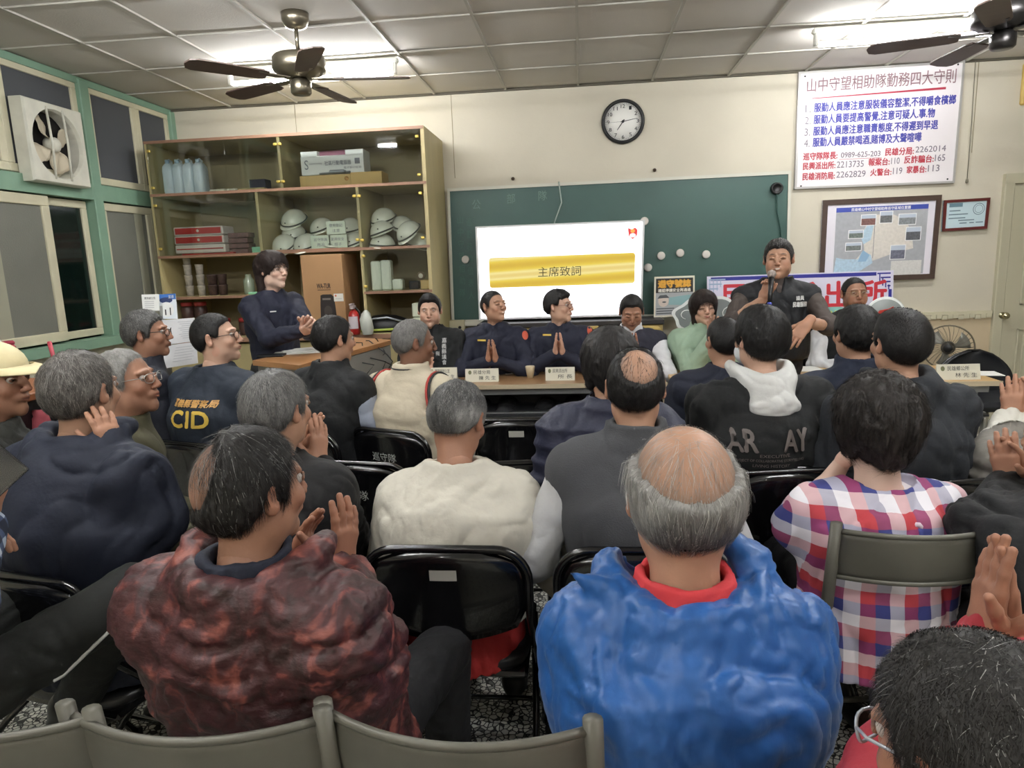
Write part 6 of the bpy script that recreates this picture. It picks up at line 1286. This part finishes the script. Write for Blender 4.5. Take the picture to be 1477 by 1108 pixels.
# ---------------------------------------------------------------- chairs
M_ck = mat('chair_black','0c0c0e',.22,coat=.4); M_vinyl = mat('seat_vinyl','141416',.35,bump=(60,.1)); M_cg = mat('chair_grey','5f5d54',.45,.2,var=.08,vscale=14); M_cgs = mat('chair_seat_grey','8c8b80',.5,.1); M_stk = mat('sticker','b9b7ae',.6)
def chair_black():
    t = thing('folding_chair','x','chair',(0,0,0)); w = .215
    def yb(z): return -.205-.10*(z-.45)   # rake of the back
    # inverted U of tube from the front feet up over the back
    P = [(-w-.005,.20,.01),(-w,.0,.36),(-w,yb(.62),.62)]; 
    for k in range(9): a = math.pi*(1-k/16); P.append((-w+.085+.085*math.cos(a), yb(.72+.085*math.sin(a)), .725+.085*math.sin(a)))
    Q = [(-x,y,z) for x,y,z in reversed(P)]; MB().tube(P+Q,.0115,10).build('back_frame', M_ck, t)
    G = []
    for i in range(9):
        v = i/8; row = []
        for j in range(17):
            u = j/8-1; half = w-.004-(.085*(1-math.sqrt(max(0,1-max(0,(v-.62)/.38)**2))) if v > .62 else 0)-(.03*(.3-v)/.3 if v < .3 else 0)
            z = .585+.215*v-(.030*(1-u*u) if v < .5 else 0)*(1-v*2 if v < .5 else 0)
            row.append((u*half, yb(z)-.028*(1-u*u), z+.008*(1-u*u)*(v)))
        G.append(row)
    MB().surf(G,thick=(0,.014,0)).build('backrest', M_ck, t)
    MB().box((0,.0,.43),(.40,.40,.018),bev=.008).build('seat_pan', M_ck, t)
    mb = MB(); G = [[((.198*s_)*np.sign(math.cos(a))*abs(math.cos(a))**.45, .0+(.195*s_)*np.sign(math.sin(a))*abs(math.sin(a))**.45, z) for a in [2*math.pi*k/40 for k in range(41)]] for s_, z in ((1,.438),(1.01,.452),(.97,.466),(.8,.473),(0,.474))]; mb.surf(G).build('seat', M_vinyl, t)
    for s in (-1,1):
        MB().tube([(s*(w-.02),.16,.42),(s*(w-.005),-.08,.22),(s*(w+.0),-.26,.01)],.0105,10).build('leg', M_ck, t); MB().lathe((s*(w+.0),-.26,0),[(.014,0),(.015,.03),(.012,.035)],10).build('rubber_foot', M_black, t); MB().lathe((s*(w+.005),.20,0),[(.014,0),(.015,.03),(.012,.035)],10).build('rubber_foot', M_black, t)
    MB().tube([(-w,-.20,.075),(w,-.20,.075)],.008,8).build('stretcher', M_ck, t); MB().tube([(-w,.165,.11),(w,.165,.11)],.008,8).build('stretcher', M_ck, t)
    return t
def chair_grey():
    t = thing('steel_chair','x','chair',(0,0,0)); w = .205
    def yb(z): return -.20-.12*(z-.45)
    for s in (-1,1):
        MB().tube([(s*(w+.01),.20,.01),(s*(w+.005),.0,.34),(s*w,yb(.66),.66),(s*(w-.002),yb(.87),.885)],[.012,.013,.016,.015],10,flat=.75).build('frame_post', M_cg, t)
        MB().tube([(s*(w-.02),.16,.42),(s*(w-.005),-.08,.22),(s*(w+.01),-.26,.01)],.011,10).build('leg', M_cg, t)
    G = []
    for i in range(7):
        v = i/6; G.append([((j/9-1)*(w-.01), yb(.74+.125*v)-.055*(1-(j/9-1)**2)-.006*math.sin(v*math.pi), .742+.122*v-.0*(1-(j/9-1)**2)) for j in range(19)])
    MB().surf(G,thick=(0,.006,0)).build('backrest', M_cg, t)
    for z in (.864,.742):
        MB().tube([((j/9-1)*(w-.008), yb(z)-.055*(1-(j/9-1)**2)+.002, z) for j in range(19)],.007,8).build('rolled_edge', M_cg, t)
    mb = MB(); mb.box((0,.0,.435),(.38,.38,.02),bev=.008); o = mb.build('seat', M_cgs, t)
    mb = MB()
    for i in range(9):
        for j in range(9): mb.box(((i-4)*.036,(j-4)*.036,.4455),(.008,.014,.0012))
    h = mb.build('perforation', mat('hole_dark','22221e',.9), o); h['kind'] = 'stuff'
    MB().tube([(-w,-.20,.085),(w,-.20,.085)],.009,8).build('stretcher', M_cg, t); MB().tube([(-w,.165,.12),(w,.165,.12)],.009,8).build('stretcher', M_cg, t)
    return t
CB, CG = chair_black(), chair_grey(); used = {'b':0,'g':0}
def place_chair(kind, x, y, rz, label, sticker=None, text=False, group=None):
    k = kind[0]; src = CB if k == 'b' else CG; o = src if not used[k] else dup(src); used[k] = 1
    o.location = (x,y,0); o.rotation_euler = (0,0,rz); o['label'] = label; o['group'] = group or ('black folding chairs in the audience' if k == 'b' else 'grey steel chairs in the audience')
    L = []
    if sticker: L.append(('sticker', None, M_stk, (-.035+sticker*.0,.735,.035,.765)))
    if text: L.append(('lettering', '巡守隊', mat('chair_lettering','a9aca8',.6), (-.075,.675,.055,.715)))
    for nm, st, m, (x0,z0,x1,z1) in L:
        f = lambda z, x_: (-.205-.10*(z-.45)-.028*(1-(x_/.2)**2)-.0035)
        if st: v, fcs, _ = text2d(st)
        else: v = np.array([(i/6,j) for j in (0,1) for i in range(7)]); fcs = [(i,i+1,8+i,7+i) for i in range(6)]
        mb = MB(); mb.add([(x0+(x1-x0)*a, f(z0+(z1-z0)*b,x0+(x1-x0)*a), z0+(z1-z0)*b) for a,b in v], fcs); mb.build(nm, m, o)
    return o
for i, (I, kind) in enumerate(PEOPLE):
    if kind == 'none': continue
    c = I['root']+I['Rz']@np.array([I['P'][0], I['P'][1]+.05+I['co'], 0]); who = I['ob']['label'].split(' in ')[0].split(' with ')[0]; lab = I['ob']['label']
    short = ' '.join(lab.split()[:8]).rstrip(','); nm = 'steel chair' if kind == 'grey' else 'folding chair'
    place_chair(kind, c[0], c[1], I['ps'], ('grey ' if kind=='grey' else 'black ')+nm+' under the '+short, sticker=1 if 'sticker' in lab else None, text=('cream vest' in lab or 'black vest over pale' in lab))
# empty chairs seen between people (top of the back at a pixel)
def empty(kind, u, v, rz, lab, **k):
    tp = onZ(u, v, .80); R = rotm(rz); o = np.array([0,-.24,0]); b = tp-R@o; return place_chair(kind, b[0], b[1], rz, lab, **k)
empty('black', 745, 609, 0, 'empty black folding chair with a sticker before the panel table, beside the quilted jacket', sticker=1)
empty('black', 512, 673, -.15, 'empty black folding chair with white lettering between the clapping man and the cream jacket', text=True)
empty('black', 755, 672, .1, 'empty black folding chair right behind the cream jacket shoulder')
empty('black', 1100, 680, 0, 'empty black folding chair between the bald man and the plaid blouse', sticker=1)
empty('black', 1375, 678, 0, 'empty black folding chair right of the plaid blouse')
empty('black', 150, 795, -.15, 'black folding chair with a white sticker behind the navy parka', sticker=1)
def emptyg(u, v, rz, lab):
    tp = onZ(u, v, .87); R = rotm(rz); b = tp-R@np.array([0,-.28,0]); return place_chair('grey', b[0], b[1], rz, lab)
emptyg(262, 1050, .02, 'empty grey steel chair in the nearest row, left of centre, behind the maroon jacket')
emptyg(648, 1056, -.05, 'empty grey steel chair in the nearest row between the maroon and blue jackets')
emptyg(-70, 1050, .02, 'grey steel chair cut by the lower left corner')
# dark brown folding seat piece behind the woman's chair, floor level is left clear
# ---------------------------------------------------------------- panel tables
M_tt = mat('table_brown','8f6f4e',.3,var=.10,vscale=5,stretch=(1,6,1)); M_tt2 = mat('table_tan','b8935c',.35,var=.08,vscale=5,stretch=(1,6,1)); M_al = mat('table_steel','8f9090',.35,.6)
def ptable(x0, x1, y0, dp, rz, m, label):
    w = x1-x0; t = thing('folding_table',label,'table',((x0+x1)/2,y0,0),rz,'folding tables of the panel')
    MB().box((0,dp/2,.737),(w,dp,.026),bev=.004).build('tabletop', m, t); MB().box((0,.0,.737),(w+.004,.006,.028)).build('edge_band', mat('edge_pale','b6a78c',.5), t)
    MB().box((0,.05,.70),(w-.1,.03,.04)).build('apron', M_al, t); MB().box((0,.13,.56),(w-.16,.36,.012)).build('lower_shelf', mat('shelf_dark','1e1f22',.5), t); MB().box((0,-.02+.02,.555),(w-.16,.02,.035)).build('shelf_rail', M_al, t)
    MB().box((0,.33,.56),(w-.16,.012,.22)).build('modesty_panel', mat('panel_black','141519',.5), t)
    for s in (-1,1):
        for yy in (.06,dp-.06): MB().box((s*(w/2-.12),yy,.36),(.035,.035,.70),bev=.004).build('leg', M_al, t)
        MB().box((s*(w/2-.12),dp/2,.12),(.03,dp,.03)).build('foot_rail', M_al, t)
    return t
a, b = onZ(520,552,.75), onZ(962,551,.75); ptable(a[0],b[0],4.25,.60,0,M_tt,'brown topped folding table before the officers')
c, d_ = onZ(968,551,.75), onZ(1450,551,.75); ptable(c[0],d_[0]-.0,4.14,.60,math.radians(-2.5),M_tt2,'tan topped folding table before the speaker')
TBZ = .7505
pap = mat('paper_white','dddcd6',.6); card = mat('name_card','d5d1bf',.6)
def nameplate(u, v, w, h, l1, l2, lab, z=TBZ, logo=True):
    c = onZ(u, v, z); t = thing('name_plate',lab,'name plate',tuple(c),0,'folded name plates on the panel tables')
    MB().prism([(-w/2,0,0),(-w/2,.045,0),(-w/2,.022,h)],(w,0,0)).build('card', card, t)
    Q = Panel((-w/2,.022,h),(w/2,.022,h),(w/2,0,0),(-w/2,0,0)); Q.text('lettering', M_ink, l1, .25,.12,.75,.42,.001); Q.text('lettering', M_ink, l2, .42,.55,.92,.85,.001)
    if logo: Q.disk('lettering', mat('logo_olive','6f7150',.6), .14,.28,.05,.16,.001,10)
    Q.build(t)
nameplate(638,549,.20,.085,'縣議員辦公室','張 先 生','white folded name plate before the man in the lettered jacket'); nameplate(695,551,.22,.085,'民雄分局','陳 先 生','white folded name plate before the left officer'); nameplate(808,549,.19,.085,'民興派出所','所 長','cream folded name plate before the right officer'); nameplate(1383,548,.24,.09,'民雄鄉公所','林 先 生','cream folded name plate alone at the right table end')
def paper(u, v, w, h, rz, lab, z=TBZ, n=1):
    c = onZ(u, v, z); o = tag(MB().box((0,0,.0015*n),(w,h,.003*n)).build('paper_sheet', pap, loc=tuple(c), rz=rz), lab, 'paper'); return o
paper(668,541,.21,.16,.1,'white sheet of paper between the two leftmost name plates'); paper(732,537,.30,.16,-.1,'white printed sheet behind the left officer name plate'); paper(1145,533,.34,.2,.05,'white papers on the table in front of the speaker'); paper(1330,541,.22,.16,0,'white sheet at the right table beside the hooded top'); paper(1412,539,.22,.16,-.15,'white sheet behind the lone right name plate'); paper(1002,540,.18,.14,.3,'sheet of paper beside the gap of the two tables')
c = onZ(765,545,TBZ); tag(MB().lathe((0,0,0),[(.02,0),(.03,.06),(.032,.075),(.03,.08),(0,.08)],18).build('paper_cup', mat('cup_cream','cfc0a0',.4), loc=tuple(c)), 'small cream drinking cup between the officers on the table','cup')
# yellow backed bench chairs behind the officers
M_yb = mat('yellow_vinyl','b39a57',.5,bump=(40,.1))
for i, (u0,u1,lab) in enumerate(((775,868,'wide yellow padded chair back between the officers'),(868,955,'wide yellow padded chair back behind the bowing man'))):
    a, b = onY(u0+2,470,5.25), onY(u1-2,470,5.25); t = thing('padded_chair',lab,'chair',((a[0]+b[0])/2,5.12,0),0,'yellow padded chairs behind the panel'); w = b[0]-a[0]; zt = min(a[2],b[2])
    MB().box((0,.13,(zt+.46)/2),(w,.06,zt-.46),bev=.02).build('backrest', M_yb, t); MB().box((0,-.10,.44),(w-.02,.42,.06),bev=.02).build('seat', M_yb, t)
    for s in (-1,1):
        for yy in (-.27,.12): MB().box((s*(w/2-.03),yy,.205),(.03,.03,.41)).build('leg', M_black, t)
# black office chair beyond the right table, electric fan
def officechair(u, v, Y, lab, w=.48):
    c = onY(u, v, Y); t = thing('office_chair',lab,'chair',(c[0],Y,0),math.pi,'black office chairs beyond the right table'); G = []
    for i in range(11):
        vv = i/10; hw_ = w/2*math.sqrt(max(.02,1-(vv**2.5)))*(.92+.08*math.sin(vv*3)); G.append([((j/8-1)*hw_, -.20-.05*(1-(j/8-1)**2), c[2]-.34+.34*vv) for j in range(17)])
    MB().surf(G,thick=(0,.04,0)).build('backrest', mat('office_black','1b1d22',.45), t); MB().tube([G[k][0] for k in range(11)]+[G[10-k][16] for k in range(11)],.010,8).build('back_rim', M_ck, t)
    MB().box((0,.05,.44),(w,.46,.07),bev=.03).build('seat', MATS['office_black'], t); MB().tube([(0,0,.40),(0,0,.12)],.025,12).build('gas_column', M_steel, t)
    for k in range(5): a = k*1.2566; MB().tube([(0,0,.13),(.26*math.cos(a),.26*math.sin(a),.07)],.018,8).build('base_arm', M_black, t); MB().lathe((.26*math.cos(a),.26*math.sin(a),.03),[(.0,-.03),(.026,-.02),(.03,0),(.026,.02),(0,.03)],10).build('caster', M_black, t)
    MB().box((0,-.2,.50),(.06,.03,.3)).build('back_bar', M_black, t)
    return t
officechair(1428,511,5.05,'black rounded office chair at the right end of the table',.56); officechair(1170,511,4.95,'office chair with grey rim behind the table beside the speaker',.30)
def deskfan():
    c = onY(1362,500,5.75); t = thing('electric_fan','small electric stand fan with wire cage by the door','fan',(c[0],5.75,0)); R = Matrix.Rotation(math.pi/2,3,'X')@Matrix.Rotation(.5,3,'Y'); r = .175
    MB().lathe((0,0,0),[(.17,0),(.17,.02),(.05,.05),(.02,.06)],24).build('base', M_steel, t); MB().tube([(0,0,.05),(0,0,c[2]-.05)],.014,10).build('pole', M_steel, t)
    cm = mat('cage_wire','6e6656',.4,.5); cc = Vector((0,-.06,c[2])); Rr = Matrix.Rotation(-.5,3,'Z')@Matrix.Rotation(math.pi/2,3,'X')
    MB().tube([cc+Rr@Vector((r*math.cos(a),r*math.sin(a),0)) for a in [2*math.pi*k/32 for k in range(32)]],.006,6,closed=True).build('cage_rim', cm, t)
    for q in (-1,1):
        for k in range(28):
            a = 2*math.pi*k/28; MB().tube([cc+Rr@Vector((r*s_*math.cos(a+.3*s_),r*s_*math.sin(a+.3*s_),q*.055*(1-s_**3))) for s_ in (.18,.4,.65,.85,1)],.0014,4,cap=False).build('cage_wire', cm, t)
    mb = MB()
    for k in range(3):
        a0 = k*2.094; G = [[cc+Rr@Vector(((.03+.12*u)*math.cos(a0+v*(.5+.5*u)),(.03+.12*u)*math.sin(a0+v*(.5+.5*u)),.02*(v-.5))) for v in (0,.25,.5,.75,1)] for u in (0,.33,.66,1)]; mb.surf(G,thick=(0,.002,0))
        mb.build('blade', mat('fan_blade_grey','7c7a70',.4), t); mb = MB()
    MB().lathe(tuple(cc),[(0,-.07),(.045,-.06),(.05,.03),(.03,.05),(0,.05)],18,M=Rr).build('motor', M_black, t)
deskfan()
# ---------------------------------------------------------------- lectern desk at the left with papers and cables
def lectern():
    z = 1.0; A_, B_, C_ = onZ(364,520,z), onZ(432,527,z), onZ(567,490,z); D_ = A_+(C_-B_)
    t = thing('side_desk','wood topped grey desk with papers beside the standing woman','desk',tuple(B_*[1,1,0])); o = Vector(B_*[1,1,0]); P4 = [Vector(q)-o for q in (A_,B_,C_,D_)]
    MB().prism([p+Vector((0,0,-.03)) for p in P4],(0,0,.03)).build('desktop', mat('desk_wood','a5774c',.4,var=.1,vscale=6), t)
    cen = sum(P4, Vector())/4; q = [cen+(p-cen)*.92 for p in P4]; dv = [Vector((p.x,p.y,0)) for p in q]
    gm = mat('desk_grey','8c8c86',.45,.1)
    for i, nm in ((0,'front_panel'),(1,'side_panel'),(2,'back_panel'),(3,'side_panel')):
        a, b = dv[i], dv[(i+1)%4]; e = (b-a).normalized(); n = Vector((e.y,-e.x,0))*.012
        MB().hexa([a+Vector((0,0,.02)),b+Vector((0,0,.02)),b+n+Vector((0,0,.02)),a+n+Vector((0,0,.02)),a+Vector((0,0,.965)),b+Vector((0,0,.965)),b+n+Vector((0,0,.965)),a+n+Vector((0,0,.965))]).build(nm, gm, t)
    c = onZ(432,508,z+.001); o2 = onZ(405,513,z+.001)
    tag(MB().box((0,0,.004),(.30,.22,.006),rz=.3).box((.02,.05,.009),(.29,.2,.004),rz=.5).build('paper_stack', pap, loc=tuple(c)),'open white papers on the side desk near the standing woman','paper')
    tag(MB().box((0,0,.006),(.16,.09,.012),rz=.15,bev=.003).build('black_folder', M_black, loc=tuple(onZ(392,514,z+.001))),'flat black folder at the front edge of the side desk','folder')
    rnd = random.Random(4)
    for k in range(4):
        a = onZ(500+k*14,500-k*3,z+.008); P = [a+np.array([rnd.uniform(-.02,.06)*i, rnd.uniform(-.02,.03)*i-.0*i, (.012 if i < 2 else -.06*(i-1)-.02*rnd.random())]) for i in range(6)]
        P = [p+np.array([.05*(i>1), -.07*(i>1), 0]) for i, p in enumerate(P)]
        tag(MB().tube([tuple(p) for p in P],.004,6).build('power_cable', M_black),'black cable hanging over the edge of the side desk, %s of four'%['first','second','third','fourth'][k],'cable','cables on the side desk')
lectern()
# ---------------------------------------------------------------- papers, poster and things at the far left
def hangq(px, d, m, name, lab, cat, grp=None):
    c = [Vector(onD(u,v,d)) for u,v in px]; o = c[0].copy(); mb = MB(); k = Vector((.0,.004,0)); f = [p-o for p in c]
    mb.hexa([f[0],f[3],f[2],f[1],f[0]+k,f[3]+k,f[2]+k,f[1]+k]); ob = tag(mb.build(name, m, loc=o), lab, cat, grp); P = Panel(*f); P.ob = ob; return P
bb = thing('notice_stand','slim notice stand holding the papers at the left','stand',tuple(onD(245,600,3.75)*[1,1,0])); zt = onD(245,440,3.75)[2]; MB().box((0,.02,zt/2),(.03,.03,zt)).build('post', M_steel, bb); MB().box((0,.0,.015),(.4,.4,.03),bev=.01).build('base', M_steel, bb)
ppm = mat('notice_paper','d0d0d2',.7,var=.06,vscale=12)
P = hangq([(232,462),(280,458.5),(283,492),(236,498)],3.66,ppm,'notice_sheet','upper pale notice sheet behind the man with glasses at the left','paper','notice sheets on the stand'); 
for k in range(9): P.rect('print', mat('print_faint','a7a9ae',.7), .50+.05*(k%3),.12+.085*k,.90-.03*(k%2),.14+.085*k,.001)
P.build(P.ob)
P = hangq([(236,499),(283,493),(285,524),(222,534)],3.66,ppm,'notice_sheet','lower pale notice sheet behind the man with glasses at the left','paper','notice sheets on the stand')
for k in range(6): P.rect('print', MATS['print_faint'], .40,.15+.12*k,.92-.05*(k%2),.17+.12*k,.001)
P.build(P.ob)
P = hangq([(204,425),(229,424.5),(230,448),(206,449)],3.64,mat('leaflet_white','dedfdc',.6),'leaflet','small white printed leaflet left of the blue poster','paper')
P.text('print', M_ink, '簽到處公告', .15,.15,.8,.3,.001); 
for k in range(4): P.rect('print', MATS['print_faint'], .15,.42+.12*k,.7,.45+.12*k,.001)
P.build(P.ob)
P = hangq([(227,425),(253,423.5),(256,460),(230,460)],3.68,mat('leaflet_pale','d5dbe0',.6),'blue_poster','small blue and white poster above the notice sheets','poster'); P.rect('print', mat('poster_blue','2f62a8',.6), 0,0,1,.22,.001); P.disk('print', mat('poster_navy','26345f',.6), .45,.25,.36,.12,.0012); P.disk('print', mat('leaflet_white','dedfdc',.6), .45,.62,.40,.30,.0016)
P.rect('print', M_ink, .35,.62,.42,.85,.002); P.rect('print', M_ink, .62,.55,.68,.85,.002); P.text('print', wtx, '宣導', .60,.05,.9,.18,.0016); P.build(P.ob)
P = hangq([(350,442),(354,442),(366,477),(353,478)],5.80,mat('tablet_white','d5dad8',.5),'tablet','white edged pale green tablet hanging behind the standing woman','tablet'); P.rect('screen', mat('tablet_green','b4cbbf',.5), .2,.5,.9,.92,.001); P.build(P.ob)
# small brown desk, glass, red cloth, white stick behind the capped man
t = thing('wooden_desk','brown wooden desk with black front at the left edge','desk',tuple(onD(10,600,2.75)*[1,1,0])); zt = onD(40,556,2.75)[2]; MB().box((0,.0,zt-.015),(.50,.45,.03),bev=.004).build('desktop', mat('desk_brown','8a5332',.4,var=.12,vscale=5), t); MB().box((0,.0,zt-.13),(.44,.40,.20)).build('drawer_box', M_black, t)
for sx in (-1,1):
    for sy in (-1,1): MB().box((sx*.2,sy*.18,(zt-.23)/2),(.03,.03,zt-.23)).build('leg', M_steel, t)
t = tag(MB().lathe((0,0,0),[(.028,0),(.033,.01),(.036,.12),(.034,.12),(.031,.012),(0,.012)],20).build('drinking_glass', glassmat('clear_glass'), loc=tuple(onZ(26,563,zt+.001))),'clear drinking glass on the brown desk at the left edge','glass')
a, b = onD(-5,488,2.9), onD(64,590,2.9); tag(MB().tube([tuple(a),tuple(b)],.008,10).build('white_stick', mat('stick_white','dcdcda',.4)),'thin white slanting stick at the left edge','stick')
a, b = onD(71,493,3.3), onD(80,526,3.3); tag(MB().tube([tuple(a),tuple(b),tuple(b*[1,1,0]+[.01,0,.0])],.010,8).build('red_umbrella_handle', mat('umbrella_red','a8404c',.5)),'red upright handle standing before the left window sill','handle')
G = []; c = onX(5,505,XL+.14)
mb = MB(); mb.box((0,0,.025),(.13,.36,.05),bev=.015).box((0.0,.03,.06),(.13,.30,.03),bev=.01,rz=.1); tag(mb.build('red_cloth', cloth('red_cloth','a83c4e'), loc=(XL+.035,c[1]-.02,1.056)),'folded red cloth lying on the left window sill','cloth')
G = [[tuple(onD(45+6*j+3*math.sin(i*2+j),592+i*9,2.6+.01*math.sin(j*3))) for j in range(5)] for i in range(6)]
tag(MB().surf(G,thick=(0,.01,0)).build('red_towel', cloth('red_towel','94414a')),'dusty red towel hanging between the capped man and the navy parka','towel')
# phone in a clear case, lower left
c = onD(-22,700,1.42); t = thing('smartphone','smartphone in a clear case held at the lower left edge','phone',tuple(c)); R = Matrix.Rotation(.75,3,'Y')@Matrix.Rotation(-.5,3,'X')
MB().box((0,0,0),(.075,.009,.15),M=R,bev=.004).build('phone_body', mat('phone_dark','15171c',.15), t); MB().box(tuple(R@Vector((0,-.006,0))),(.081,.004,.156),M=R,bev=.002).build('clear_case', glassmat('case_clear',(1,1,1)), t)
# microphone
mc = LEG and onD(1113,396,3.98); t = thing('microphone','black handheld microphone with silver head at the mouth of the speaker','microphone',tuple(mc)); e = onD(1110,438,3.93)-mc
MB().tube([tuple(e*.12),tuple(e*.5),tuple(e)],[.017,.014,.012],14).build('handle', M_black, t); MB().lathe((0,0,0),[(0,-.026),(.018,-.02),(.026,0),(.020,.02),(0,.028)],18).build('grille', mat('mic_grille','b5a9a4',.35,.7,bump=(600,.5)), t); MB().tube([tuple(e*.98),tuple(e*1.06)],.0125,14).build('blue_ring', mat('mic_blue','4a57c0',.4), t)
# white stripe along the outstretched trouser leg
mb = MB(); I = LEG; K_ = I['loc'](onD(205,835,1.56)); 
tro = [c for c in I['ob'].children if c.name.startswith('trousers')][0]; me_ = tro.data
bv_ = BVHTree.FromPolygons([tuple(v.co) for v in me_.vertices], [tuple(p.vertices) for p in me_.polygons]); o_ = Vector(I['loc'](CP)); pts = []
for k in range(13):
    u, v = 208+(80-208)*k/12, 862+(985-862)*k/12; r_ = Vector(I['loc'](onD(u,v,1.0)))-o_; h_ = None
    for q in range(30):
        r_ = Vector(I['loc'](onD(u-q*3,v-q*3,1.0)))-o_; h_ = bv_.ray_cast(o_, r_.normalized())
        if h_[0] is not None and h_[3] < 2.1: pts.append(tuple(h_[0]-r_.normalized()*.002)); break
MB().tube(pts,.0045,6).build('white_stripe', wtx, I['ob'])
